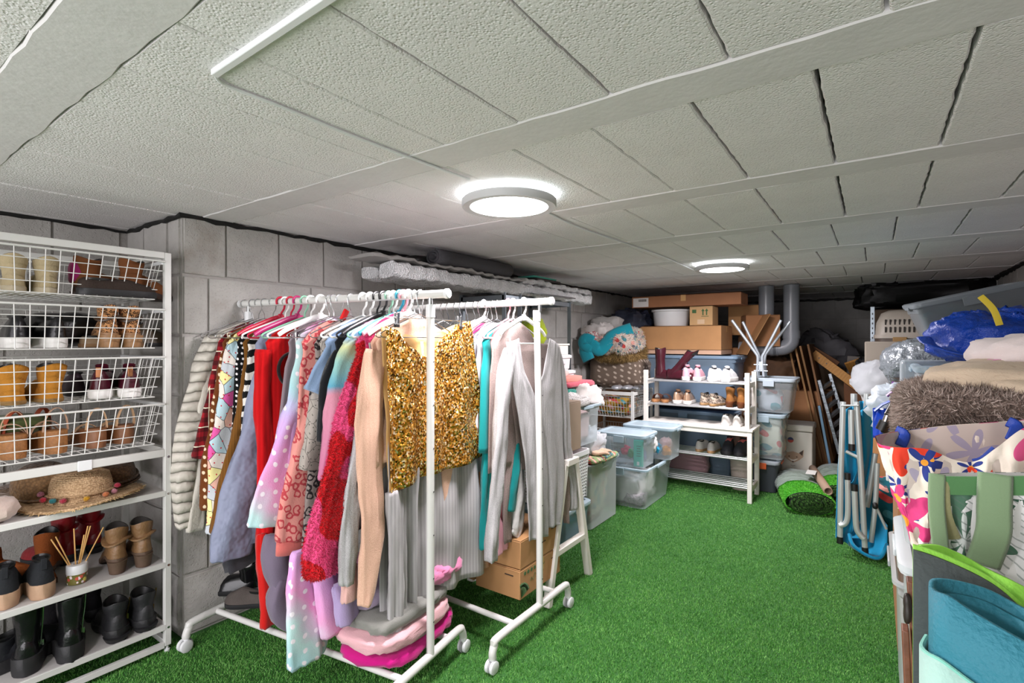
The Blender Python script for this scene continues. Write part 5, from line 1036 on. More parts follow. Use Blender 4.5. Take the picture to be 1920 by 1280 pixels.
# ================================================================ white wooden trestle and carton on it
tr = thing('trestle', 'white wooden trestle with slanting legs beside the rear rack', 'trestle', (-1.42, 2.46, 0))
A1, A2, T1, T2 = Vector((-1.36, 2.24, 0)), Vector((-1.36, 2.70, 0)), Vector((-1.36, 2.415, .69)), Vector((-1.36, 2.525, .69))
for dx in (0, -.5):
    o_ = Vector((dx, 0, 0)); build(MB().beam(A1+o_, T1+o_, .034, .04, (1, 0, 0)), 'leg', WOODW, tr, W=True, bevel=.003); build(MB().beam(A2+o_, T2+o_, .034, .04, (1, 0, 0)), 'leg', WOODW, tr, W=True, bevel=.003)
    build(MB().beam(A1.lerp(T1, .36)+o_, A2.lerp(T2, .36)+o_, .03, .038, (1, 0, 0)), 'cross_bar', WOODW, tr, W=True, bevel=.003)
build(MB().beam((-1.33, 2.47, .70), (-1.9, 2.47, .70), .12, .035), 'top_beam', WOODW, tr, W=True, bevel=.004)
carton('cardboard_box', 'tall narrow beige carton on top of the trestle', -1.62, -1.42, 2.50, 2.72, .72, 1.0, plain('beige_card', '#b09a87', .85, var=.1), tape=False)
# ================================================================ shoe racks
def shoe_rack(label, x0, x1, y0, y1, z0, z1, levels, topboard, bars):
    t = thing('shoe_rack', label, 'shoe rack', ((x0+x1)/2, (y0+y1)/2, z0)); w_ = .036
    for x in (x0+w_/2, x1-w_/2):
        for y in (y0+w_/2, y1-w_/2): build(MB().b2((x-w_/2, y-w_/2, z0), (x+w_/2, y+w_/2, z1)), 'leg', WOODW, t, W=True, bevel=.002)
        for z in levels: build(MB().b2((x-.011, y0+w_, z-.035), (x+.011, y1-w_, z+.01)), 'side_rail', WOODW, t, W=True, bevel=.002)
    for z in levels:
        for k in range(bars):
            y = y0+.02+(y1-y0-.04)*k/(bars-1); build(MB().tube([(x0+w_, y, z), (x1-w_, y, z)], .0075, 10), 'metal_bar', plain('grey_bar', '#b8b9ba', .35, .6), t, W=True)
    if topboard:
        n = 5
        for k in range(n):
            a = y0-.006+(y1-y0+.012)*k/n; build(MB().b2((x0-.008, a, z1-.004), (x1+.008, a+(y1-y0+.012)/n-.007, z1+.016)), 'slat', WOODW, t, W=True, bevel=.003)
        for y in (y0+.012, y1-.012): build(MB().b2((x0+w_, y-.011, z1-.045), (x1-w_, y+.011, z1-.004)), 'top_rail', WOODW, t, W=True, bevel=.002)
    return t
shoe_rack('lower white wooden shoe rack with slatted bench top', -1.77, -.835, 4.63, 4.98, 0, .60, (.12, .355), True, 6)
shoe_rack('upper white wooden shoe rack stacked on the slatted bench', -1.77, -.855, 4.64, 4.97, .617, 1.085, (.775, .99), False, 7)
for z in (.787, 1.002):
    pass
zt = .999; zm = .784; zb_ = .618; zl = .364
yb_ = 4.73
def at(u, Y): k = (u-960)/FPX; return Y*(-SA+CA*k)/(CA+SA*k)
wel = leather('burgundy_rubber', '#4a1a26', .25, .1)
shoe('rubber_boot', 'tall burgundy rubber boot standing upright on the shoe rack', wel, (at(1224, 4.78), 4.86, zt), -.25, L=.26, shaft=.27, shr=.052, sole=.015, solemat=wel, col=.07)
shoe('rubber_boot', 'burgundy rubber boot leaning to the right on the shoe rack', wel, (at(1246, 4.74), 4.80, zt+.01), -.15, L=.27, shaft=.24, shr=.052, sole=.015, solemat=wel, lean=.85)
pair('sneaker', 'pale pink sneaker with white sole, top of the shoe rack', leather('pink_mesh', '#dba6b3', .7), (at(1296, yb_), 4.70, zt), pi/2, .105, L=.24, W=.09, col=.09, toe=.05, sole=.03, solemat=whs, chunk=.06, laces=whs)
pair('sneaker', 'white sneaker with laces, top of the shoe rack', leather('white_mesh', '#dcdedf', .7), (at(1345, yb_), 4.71, zt), pi/2-.2, .13, L=.25, W=.095, col=.085, toe=.05, sole=.032, solemat=whs, chunk=.1, laces=whs)
pair('slide_sandal', 'brown leather sandal at the left of the middle rack level', leather('dark_tan_strap', '#71401f'), (at(1237, yb_), 4.71, zm), pi/2+.1, .095, L=.23, sole=.02, upper=False, solemat=leather('tan_footbed', '#b07a4c'), strap=[(.62, .045, .022), (.4, .05, .016)])
pair('sneaker', 'gold and white sneaker on the middle rack level', plain('rose_gold', '#c7a58a', .3, .6, bump=.2, bs=60), (at(1278, yb_), 4.70, zm), pi/2, .1, L=.24, W=.09, col=.08, toe=.048, sole=.028, solemat=whs, chunk=.06, laces=whs)
pair('leopard_shoe', 'grey leopard print ankle shoe on the middle rack level', cloth('ocelot', '#b9a897', kind='leopard', c2='#3a322d', sc=60), (at(1325, yb_), 4.71, zm), pi/2-.35, .1, L=.24, col=.07, toe=.045, shaft=.085, shr=.04, sole=.018, solemat=leather('crepe', '#b08a5d'))
pair('ankle_boot', 'camel suede heeled boot on the middle rack level', suede('camel_suede', '#8a5c30'), (at(1378, yb_), 4.70, zm), pi/2-.1, .1, L=.24, W=.09, shaft=.12, heel=.035, sole=.012, solemat=leather('cam_sole', '#6d3d1f'), shr=.045)
pair('canvas_shoe', 'white canvas shoe on the slatted bench of the rack', leather('white_canvas', '#d9d6d0', .8), (at(1370, yb_), 4.71, zb_), pi/2, .1, L=.25, W=.092, col=.075, toe=.048, sole=.02, solemat=whs)
pair('canvas_shoe', 'grey white canvas shoe on the lower rack bars, left pair', leather('grey_canvas', '#c4c0bd', .8), (at(1320, yb_), 4.72, zl), pi/2-.1, .11, L=.25, W=.092, col=.075, toe=.048, sole=.02, solemat=leather('gum_sole', '#b28b60'))
pair('running_shoe', 'black running shoe with coral tongue on the lower rack bars', leather('black_mesh', '#23252d', .7), (at(1373, yb_), 4.98, zl), -pi/2, .13, L=.27, W=.105, col=.09, toe=.06, sole=.03, chunk=.08, laces=plain('coral_lace', '#d96f6c', .7), tab=plain('coral_tab', '#d96f6c', .7), lining=plain('coral_lining', '#c9605e', .8))
# ================================================================ big bluish boxes behind the shoe rack
tub('large_blue_box', 'large bluish clear box behind the shoe rack, upper one', -2.06, -1.07, 5.22, 5.75, .69, 1.215, CLRB, lm=clear('blue_lid', '#9fbcd6', .55, .2), taper=.93)
tub('large_blue_box', 'large bluish clear box behind the shoe rack, on the grass', -2.06, -1.10, 5.22, 5.75, .0, .66, CLRB, lm=clear('blue_lid', '#9fbcd6', .55, .2), taper=.93)
fill('blue_bedding', 'blue grey bedding inside the upper large box', -1.98, -1.16, 5.29, 5.68, .71, 1.1, cloth('blue_grey_bedding', '#7e90a8'), 81, 'bedding')
fill('navy_bedding', 'dark blue bedding inside the lower large box', -1.98, -1.2, 5.29, 5.68, .02, .6, cloth('dark_blue_bedding', '#3b4862'), 82, 'bedding')
fill('dusty_pink_bag', 'dusty pink cloth bag on the floor behind the shoe rack', -1.75, -1.3, 5.02, 5.18, .0, .3, cloth('dusty_pink_bag', '#a08086'), 83, 'bag')
for k in range(1):
    t = thing('paint_bucket', 'beige bucket with dark red lettering under the shoe rack', 'bucket', (-1.0, 5.08, 0)); build(MB().lathe([(.001, 0), (.085, 0), (.1, .26), (.104, .26), (.104, .275), (.001, .275)], 28), 'bucket_body', plain('beige_plastic', '#b7aaa0', .5), t); text('PAINT', .04, INK, t, (0, -.1, .18), (pi/2, 0, 0)) if False else None
carton('cardboard_box', 'flat pinkish board between the big carton and the blue box', -2.05, -1.22, 5.25, 5.7, 1.222, 1.262, plain('pinkish_card', '#c9a48a', .8), tape=False)
bigc = carton('cardboard_box', 'big long brown carton above the blue boxes', -2.06, -1.22, 5.25, 5.72, 1.268, 1.505)
t = thing('wash_tub', 'white round plastic tub on the big carton', 'tub', (at(1257, 5.45), 5.48, 1.512)); build(MB().lathe([(.001, 0), (.165, 0), (.175, .01), (.19, .15), (.205, .155), (.207, .172), (.198, .172), (.185, .16), (.17, .02), (.001, .015)], 40), 'tub_body', WPLAST, t)
sc = carton('cardboard_box', 'small carton with green arrow print beside the white tub', at(1294, 5.3), at(1337, 5.3), 5.28, 5.5, 1.512, 1.70, plain('light_card', '#c29c6d', .85, var=.1), tape=False)
for dx in (.02, .055):
    mb = MB(); mb.add([(dx-.006, -.1115, .1), (dx+.006, -.1115, .1), (dx+.006, -.1115, .14), (dx+.016, -.1115, .14), (dx, -.1115, .165), (dx-.016, -.1115, .14), (dx-.006, -.1115, .14)], [tuple(range(7))]); build(mb, 'printed_arrow', GREENINK, sc, smooth=False, solid=.0006, fixn=False)
build(MB().box((.04, -.1112, .088), (.07, .0008, .005)), 'printed_line', GREENINK, sc); build(MB().box((-.065, -.1112, .14), (.04, .0008, .035)), 'printed_patch', GREENINK, sc); build(MB().box((0, -.1112, .035), (.07, .0008, .045)), 'paper_label', plain('tan_label', '#cdb08f', .7), sc)
lc = carton('long_carton', 'long flat brown carton on top, nearly touching the ceiling', -2.15, -1.05, 5.3, 5.62, 1.71, 1.825, plain('red_brown_card', '#9c6a48', .85, var=.15), seamx=True)
lb_ = thing('shipping_label', 'white shipping label with barcode on the long top carton', 'label', (-2.05, 5.298, 1.765)); build(MB().box((0, -.001, 0), (.17, .001, .095)), 'label_paper', plain('label_white', '#dcd8d6', .6), lb_)
mb = MB(); [mb.box((-.02+.0062*k, -.002, .022), (.0032 if k % 3 else .0045, .0008, .026)) for k in range(14)]; o = build(mb, 'barcode', INK, lb_, smooth=False); o['kind'] = 'stuff'
lb_.parent = None
carton('cardboard_box', 'open brown carton behind and right of the big carton', -1.18, -.86, 5.75, 6.25, 1.30, 1.62, CARD2, tape=False, rz=.35); carton('cardboard_box', 'brown carton left of the grey pipes, near the ceiling', -1.30, -.98, 6.0, 6.5, 1.42, 1.74, CARD, tape=False, rz=-.1)
carton('cardboard_box', 'large brown carton under the tilted ones, left of the pipes', -1.6, -1.0, 5.85, 6.6, 0, 1.28, CARD2, tape=False)
flp = tag(build(MB().box((0, 0, 0), (.006, .34, .46)), 'cardboard_flap', CARD, bevel=.001), 'tilted brown carton flap leaning left of the grey pipes', 'cardboard'); flp.location = (-1.02, 5.7, 1.42); flp.rotation_euler = (0, .5, .5)
tag(build(MB().blob((0, 0, 0), (.42, .4, .26), .7, .04, 7, 36, 22, seed=90, rid=.04), 'refuse_sack', plain('dark_blue_film', '#2b3040', .3, bump=.5, bs=18, var=.5)), 'shiny dark grey plastic sack left of the white tub', 'plastic sack').location = (-2.2, 5.4, 1.56)
# ---------------------------------------------------------------- soft heap by the left wall
t = thing('storage_unit', 'white wire basket unit holding yellow things, left of the shoe rack', 'storage unit', (-2.1, 4.85, 0))
for x in (-2.38, -1.86):
    for y in (4.6, 5.1): build(MB().b2((x-.012, y-.012, 0), (x+.012, y+.012, .88)), 'post', WHITE, t, W=True)
for y in (4.6, 5.1): build(MB().b2((-2.38, y-.01, .84), (-1.86, y+.01, .87)), 'top_bar', WHITE, t, W=True)
for x in (-2.38, -1.86): build(MB().b2((x-.01, 4.6, .84), (x+.01, 5.1, .87)), 'top_bar', WHITE, t, W=True)
wire_basket(.82, .2, -2.36, -1.87, 4.62, 5.08, sp=.03, parent=t); wire_basket(.5, .2, -2.36, -1.87, 4.62, 5.08, sp=.03, parent=t)
fill('yellow_toys', 'yellow and brown cloths inside the white wire basket', -2.3, -1.93, 4.68, 5.02, .63, .8, cloth('yellow_print', '#9c7a2c', kind='floralish', sc=20), 91)
fill('grey_clothes', 'grey clothes in the lower wire basket', -2.3, -1.93, 4.68, 5.02, .31, .48, wc, 92)
for k in range(3): tag(build(MB().blob((0, 0, .03), (.1, .16, .05), .9, .004, 20, seed=k), 'silver_pouch', plain('silver_fabric', '#b6b9bf', .3, .6, bump=.4, bs=40)), ['small silver pouch on the wire basket unit, leftmost', 'small silver pouch on the wire basket unit, middle', 'small silver pouch on the wire basket unit, rightmost'][k], 'pouch').location = (-2.05+.09*k, 4.68+.05*k, .872)
db = cloth('taupe_dotted', '#75665a', kind='dots', sc=19, c2='#b9aa9b')
fill('dotted_fabric_box', 'taupe fabric bag with cream dots below the fur cushion', -2.52, -1.92, 4.95, 5.38, .87, 1.2, db, 93, 'bag', rid=.0)
FURB = plain('tan_fur', '#8f7448', .9, var=.35, vs=30)
def furry(o, mats, n, h0, h1, wd, seed=1, lean=.35, name='fur', grav=-.3):
    me = o.data; me.calc_loop_triangles(); vs = np.array([v.co[:] for v in me.vertices]); tr_ = np.array([t_.vertices[:] for t_ in me.loop_triangles])
    a, b, c = vs[tr_[:, 0]], vs[tr_[:, 1]], vs[tr_[:, 2]]; nr = np.cross(b-a, c-a); ar = np.linalg.norm(nr, axis=1); nr = nr/np.maximum(ar, 1e-9)[:, None]
    rs = np.random.RandomState(seed); i = rs.choice(len(tr_), n, p=ar/ar.sum()); r1 = np.sqrt(rs.rand(n))[:, None]; r2 = rs.rand(n)[:, None]
    pts = a[i]*(1-r1)+b[i]*r1*(1-r2)+c[i]*r1*r2; nn = nr[i]+np.array([[0, 0, grav]])
    f = blades(name, pts, None, h0, h1, wd, mats, seed, lean, 'stuff', o, nn); return f
fc = cloth_lump('fur_cushion', 'tan shaggy fur cushion below the pastel fluffy throw', 'cushion', (-2.2, 5.1, 1.13), (.5, .46, .24), FURB, seed=94, amp=.02, e=.7)
furry(fc, [plain('tan_fur_a', '#a08350', .9), plain('tan_fur_b', '#7a6038', .9)], 14000, .02, .045, .004, 3)
ft = cloth_lump('fluffy_throw', 'pastel fluffy throw draped over the fur cushion', 'throw', (-2.17, 5.02, 1.24), (.5, .42, .24), cloth('pastel_fluff', '#cfbfb4', kind='floralish', sc=16), seed=95, amp=.03, e=.7, rx=.2)
furry(ft, [plain('pastel_pink_tuft', '#d6aa9c', .9), plain('pastel_cream_tuft', '#d4cbbf', .9), plain('pastel_blue_tuft', '#a3b6c4', .9), plain('pastel_yellow_tuft', '#cfc79c', .9)], 9000, .012, .03, .004, 4)
t = thing('teal_blanket', 'teal blanket with thick looped folds at the left of the heap', 'blanket', (-2.3, 4.9, 1.3))
build(MB().tube(smooth_path([P(1104, 675, Y=4.72), P(1097, 655, Y=4.72), P(1110, 648, Y=4.72), P(1125, 655, Y=4.75), P(1150, 630, Y=4.8), P(1185, 617, Y=4.9)], 6), [.02]*31, 10, r2=.07, up=(0, 1, 0)), 'fold', tl, t, W=True, ang=0)
build(MB().tube(smooth_path([P(1108, 655, Y=4.72), P(1094, 645, Y=4.7), P(1098, 635, Y=4.7), P(1112, 640, Y=4.72)], 6), .022, 10, r2=.06, up=(0, 1, 0)), 'loop', tl, t, W=True, ang=0)
cloth_lump('white_bundle', 'white twisted cloth on top of the teal blanket', 'cloth', P(1122, 632, Y=4.95), (.3, .3, .13), wc, seed=96, amp=.03, rid=.03); cloth_lump('white_bundle', 'grey white cushion at the top of the soft heap', 'cushion', P(1140, 620, Y=5.15), (.34, .26, .15), cloth('grey_white', '#b9b6b2'), seed=97, amp=.02)
cloth_lump('red_patterned_cloth', 'small red and white patterned cloth by the teal blanket', 'cloth', P(1110, 640, Y=4.8), (.13, .12, .1), cloth('red_white_print', '#c9c0bb', kind='leopard', c2='#8a2430', sc=30), seed=98)
carton('cardboard_box', 'brown carton on the floor under the soft heap', -2.5, -2.1, 5.15, 5.6, 0, .85, CARD2)
# ---------------------------------------------------------------- boxes to the right of the shoe rack
tub('clear_box', 'clear box with wide grey lid, top of the stack right of the shoe rack', -.98, -.56, 5.02, 5.42, .715, 1.03, CLR, lm=clear('grey_lid', '#b3c0c9', .75, .3), taper=.82)
tub('clear_box', 'clear box with white bags, middle of the stack right of the shoe rack', -.98, -.64, 5.02, 5.42, .30, .71, CLR, lm=LIDB, taper=.9)
t = tub('dark_box', 'dark grey box with orange latches at the bottom of the right stack', -.98, -.69, 5.04, 5.42, 0, .29, plain('dark_grey_plastic', '#30343a', .45), lm=plain('grey_lid_solid', '#8d949a', .45), taper=.92, latch=plain('orange_latch', '#c2541e', .5))
fill('white_bag_contents', 'white and cream bags inside the middle clear box', -.92, -.67, 5.08, 5.36, .32, .66, cloth('cream_print', '#c9c6b4', kind='floralish', sc=12), 101)
fill('pink_contents', 'pink and grey things inside the top clear box', -.9, -.68, 5.1, 5.34, .735, .92, cloth('pink_grey_print', '#b5b7bd', kind='floralish', sc=9), 102)
# V-shaped tube stand
t = thing('tube_stand', 'pale grey V-shaped tubular stand on the grey lid', 'stand', (-.85, 5.2, 1.03)); gt = plain('pale_grey_tube', '#aab3ba', .35, .4); rt = .0125
for Y_, a, b, c, d in ((5.10, (1373, 601), (1418, 663), (1421, 672), (1419, 701)), (5.22, (1393, 604), (1422, 663), (1424, 674), (1423, 698)), (5.10, (1464, 601), (1432, 663), (1429, 672), (1432, 701)), (5.22, (1481, 603), (1436, 663), (1434, 674), (1436, 698))):
    pts = [P(*q, Y=Y_) for q in (a, b, c, d)]; pts[-1].z = 1.034
    build(MB().tube([pts[0]]+smooth_path(pts[1:], 5), rt, 12), 'tube', gt, t, W=True); build(MB().tube([pts[0], pts[0]+(pts[0]-pts[1]).normalized()*.006], [rt*1.08, rt*.8], 12), 'end_cap', plain('grey_cap', '#8d959c', .5), t, W=True)
for z in (1.085, 1.14):
    a = P(1416, 690, Y=5.10); b = P(1437, 690, Y=5.10); build(MB().tube([(a.x-.01, 5.095, z), (b.x+.01, 5.095, z)], .006, 8), 'bolt', gt, t, W=True)
build(MB().box(P(1427, 690, Y=5.1)+Vector((0, -.01, .02)), (.035, .01, .08)), 'joint_plate', gt, t, W=True, bevel=.002)
# ================================================================ back of the room
gp_ = plain('grey_pvc', '#83878d', .3, var=.12, vs=5)
t = thing('drain_pipe', 'left vertical grey drain pipe coming down from the ceiling', 'pipe', (-.93, 5.92, 1.9)); r = .074
xa, xb, yp = -.93, -.70, 5.92
xb = P(1484, 600, Y=5.92).x; xa = P(1437, 600, Y=5.92).x
build(MB().tube([(xa, yp, 1.925), (xa, yp, 1.3)], r, 28), 'pipe_barrel', gp_, t, W=True); build(MB().tube([(xa, yp, 1.42), (xa, yp, 1.36)], r+.007, 28), 'socket_collar', gp_, t, W=True)
t = thing('drain_pipe', 'right vertical grey drain pipe with an elbow at its foot', 'pipe', (xb, yp, 1.9))
build(MB().tube([(xb, yp, 1.925), (xb, yp, 1.38)], r, 28), 'pipe_barrel', gp_, t, W=True); build(MB().tube([(xb, yp, 1.46), (xb, yp, 1.38)], r+.007, 28), 'socket_collar', gp_, t, W=True)
build(MB().tube([(xb, yp, 1.39)]+[(xb-.10+.10*cos(a), yp, 1.38-.10*sin(a)) for a in [pi/2*i/8 for i in range(9)]], r, 28), 'elbow', gp_, t, W=True)
t = thing('drain_pipe', 'horizontal grey drain pipe joining both vertical pipes', 'pipe', (xa, yp, 1.28))
build(MB().tube([(xb-.09, yp, 1.28), (xa-.26, yp, 1.275)], r, 28), 'pipe_barrel', gp_, t, W=True); build(MB().tube([(xb-.12, yp, 1.28), (xb-.16, yp, 1.28)], r+.007, 28), 'socket_collar', gp_, t, W=True); build(MB().tube([(xa+.10, yp, 1.28), (xa+.04, yp, 1.28)], r+.007, 28), 'socket_collar', gp_, t, W=True)
# dark rumpled brown paper and leaves heap under the pipe
for k, (u, v, s, c, lb) in enumerate([(1400, 690, .34, '#4a3a33', 'dark brown crumpled paper heap under the horizontal pipe, left'), (1450, 695, .36, '#5c4028', 'brown paper sacks heaped under the horizontal pipe, right')]):
    cloth_lump('paper_sack', lb, 'sack', P(u, v+35, Y=6.25), (s*1.3, .4, s), plain('sack_%d' % k, c, .8, var=.4, vs=12), seed=110+k, amp=.05, rid=.05)
carton('cardboard_box', 'large carton on the floor below the grey pipes', -.93, -.35, 6.05, 6.6, 0, .84, CARD2)
# leaning flattened cartons
def slab(name, label, cat, a, b, wdt, th, mat, tilt=0, grp=None, corr=False):
    """a flat board whose lower edge centre is a and upper edge centre is b, standing on its edge"""
    a = Vector(a); b = Vector(b); o = build(MB().beam(a, b, th, wdt, (0, 1, 0)), name, mat, bevel=.0015); return tag(o, label, cat, grp)
lean_ = [((1532, 860), (1487, 655), 6.35, '#a07850'), ((1545, 858), (1497, 650), 6.28, '#b08458'), ((1556, 862), (1506, 648), 6.2, '#8f6b48'), ((1512, 858), (1492, 700), 6.42, '#b08a60'), ((1565, 855), (1520, 645), 6.15, '#7d5a3e')]
names = ['second from the left', 'in the middle', 'fourth from the left', 'leftmost and shortest', 'rightmost and darkest']
for k, (a, b, Y_, c) in enumerate(lean_):
    pa = P(*a, Y=Y_); pa.z = max(pa.z, .02); slab('flattened_carton', 'flattened brown carton leaning beside the ladder, %s' % names[k], 'cardboard', pa, P(*b, Y=Y_), .55, .018, plain('leaning_card_%d' % k, c, .9, var=.2))
# aluminium ladder leaning
t = thing('ladder', 'silver ladder wrapped in film leaning behind the folded chairs', 'ladder', P(1575, 860, Y=5.9)); al = plain('aluminium', '#9aa0a6', .3, .8, var=.2); alw = plain('film_wrapped_aluminium', '#7f858c', .25, .5, bump=.6, bs=40, var=.4)
for (a, b, Y_) in (((1574, 850), (1536, 712), 5.9), ((1596, 830), (1556, 700), 6.05)):
    pa = P(*a, Y=Y_); pb = P(*b, Y=Y_); build(MB().beam(pa, pb, .03, .07, (0, 1, 0)), 'rail', alw, t, W=True, bevel=.003)
for k in range(7):
    s = .1+k*.13; pa = P(1574, 850, Y=5.9).lerp(P(1536, 712, Y=5.9), s); pb = P(1596, 830, Y=6.05).lerp(P(1556, 700, Y=6.05), s); build(MB().beam(pa, pb, .035, .03), 'rung', al, t, W=True, bevel=.002)
tag(build(MB().beam(P(1563, 905, Y=5.75), P(1536, 760, Y=5.75), .02, .06, (0, 1, 0)), 'metal_bar', plain('blue_grey_metal', '#5f7c93', .4, .6)), 'blue-tipped metal bar leaning left of the ladder', 'bar')
# timber and boards
pine = G('pine_wood', .6); q = pine.ma('SINE', pine.ma('ADD', pine.ma('MULTIPLY', pine.xyz()[1], 220), pine.ma('MULTIPLY', pine.noise(14), 12))); pine.col(pine.mix(pine.ma('MULTIPLY_ADD', q, .25, .4), '#c08a45', '#a8712f')); pine.bump(q, .1, .001); pine = pine.m
def board(name, label, a, b, wdt, th, mat, Y_, up=(0, 1, 0), holes=()):
    pa, pb = P(*a, Y=Y_), P(*b, Y=Y_); L = (pb-pa).length; c = (pa+pb)/2; t = thing(name, label, 'board', c); t_ = (pb-pa).normalized(); x = t_.cross(Vector(up)).normalized(); y = x.cross(t_)
    t.rotation_euler = Matrix((x, t_, y)).transposed().to_euler(); build(MB().box((0, 0, 0), (wdt, L, th)), 'plank', mat, t, bevel=.002)
    for h in holes:
        for s in (-1, 1): build(MB().tube([(0, L*h, s*(th/2-.002)), (0, L*h, s*(th/2+.0015))], .006, 10), 'screw_hole', BLACKP, t)
    return t
board('pine_plank', 'orange pine plank with screw holes slanting down in front of the back wall', (1524, 662), (1613, 728), .085, .025, pine, 6.1, holes=(-.36, -.2, .3))
board('wooden_beam', 'short dark brown timber piece behind the top of the pine plank', (1516, 648), (1572, 682), .05, .05, plain('dark_timber', '#6b421f', .7, var=.2), 6.3)
board('wooden_offcut', 'small tilted orange wooden board right of the pine plank', (1588, 690), (1626, 678), .16, .02, pine, 6.4, up=(.2, .6, .8))
board('grey_board', 'grey board tilted behind the orange wooden board', (1590, 874), (1606, 668), .16, .02, plain('grey_panel', '#7d7670', .8), 6.55, up=(0, 1, 0))
board('brown_board', 'dark brown board standing below the end of the pine plank', (1608, 885), (1604, 700), .2, .03, plain('dark_brown_board', '#6a3f1c', .7, var=.2), 6.2)
tag(build(MB().blob((0, 0, 0), (.24, .26, .3), .8, .05, 9, 30, 20, seed=120, rid=.06), 'refuse_sack', plain('black_film_sack', '#121214', .3, bump=.6, bs=24)), 'small black plastic sack beside the grey white duvet bag', 'plastic sack').location = P(1637, 700, Y=5.6)
tag(build(MB().blob((0, 0, 0), (.6, .4, .5), .8, .06, 6, 30, 20, seed=121, rid=.05), 'dust_sheet', clear('dusty_film', '#77757a', .5, .6)), 'dusty translucent film heap on the cartons before the back wall', 'film').location = P(1540, 665, Y=6.9)
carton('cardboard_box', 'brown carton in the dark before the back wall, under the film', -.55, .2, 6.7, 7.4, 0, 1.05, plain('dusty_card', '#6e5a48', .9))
# fabric storage box with a fox face
ff = cloth('cream_canvas', '#c3beb2', bump=.25, bs=300, var=.08)
fx0, fx1, fy = P(1452, 850, Y=5.5).x, P(1523, 850, Y=5.5).x, 5.5
t = thing('fabric_box', 'cream fabric cube with a fox face, behind the grass rolls', 'storage box', ((fx0+fx1)/2, fy+.17, .10)); carton('cardboard_box', 'low carton hidden under the fox fabric box', fx0+.02, fx1-.02, fy+.02, fy+.3, 0, .095, CARD2); fw = fx1-fx0
build(MB().box((0, 0, .2), (fw, .34, .40)), 'box_body', ff, t, bevel=.01); build(MB().box((0, 0, .435), (fw+.012, .352, .06)), 'lid', ff, t, bevel=.012)
yy = -.1715; fxm = plain('fox_tan', '#a98f78', .9); fxd = plain('fox_dark', '#463830', .9); fxo = .0
def flat(pts, nm, m, dy=0): build(MB().add([(x+fxo, yy-dy, z) for x, z in pts], [tuple(range(len(pts)))]), nm, m, t, smooth=False, solid=.0008, fixn=False)
flat([(-.09, .24), (-.05, .20), (0, .215), (.05, .20), (.09, .24), (.085, .17), (.05, .135), (.0, .105), (-.05, .135), (-.085, .17)], 'fox_face', fxm)
flat([(-.085, .235), (-.05, .205), (-.078, .18)], 'fox_ear', fxd, .001); flat([(.085, .235), (.05, .205), (.078, .18)], 'fox_ear', fxd, .001)
flat([(-.045, .15), (0, .115), (.045, .15), (.0, .135)], 'fox_cheek', plain('fox_cream', '#ddd5c8', .9), .0012)
for x in (-.032, .032): flat([(x+.007*cos(a), .165+.005*sin(a)) for a in [i*pi/4 for i in range(8)]], 'fox_eye', fxd, .0016)
flat([(.008*cos(a), .118+.006*sin(a)) for a in [i*pi/4 for i in range(8)]], 'fox_nose', fxd, .002)
build(MB().tube([(fxo-.02, yy-.001, .085), (fxo, yy-.001, .077), (fxo+.02, yy-.001, .085)], .0015, 5), 'fox_mouth', fxd, t)
flat([(-.02+.026*cos(a), .32+.026*sin(a)) for a in [i*pi/8 for i in range(9)]], 'badge_upper', plain('badge_navy', '#26325a', .6), .001); flat([(-.02+.026*cos(a), .32+.026*sin(a)) for a in [pi+i*pi/8 for i in range(9)]], 'badge_lower', plain('badge_red', '#b0412f', .6), .001)
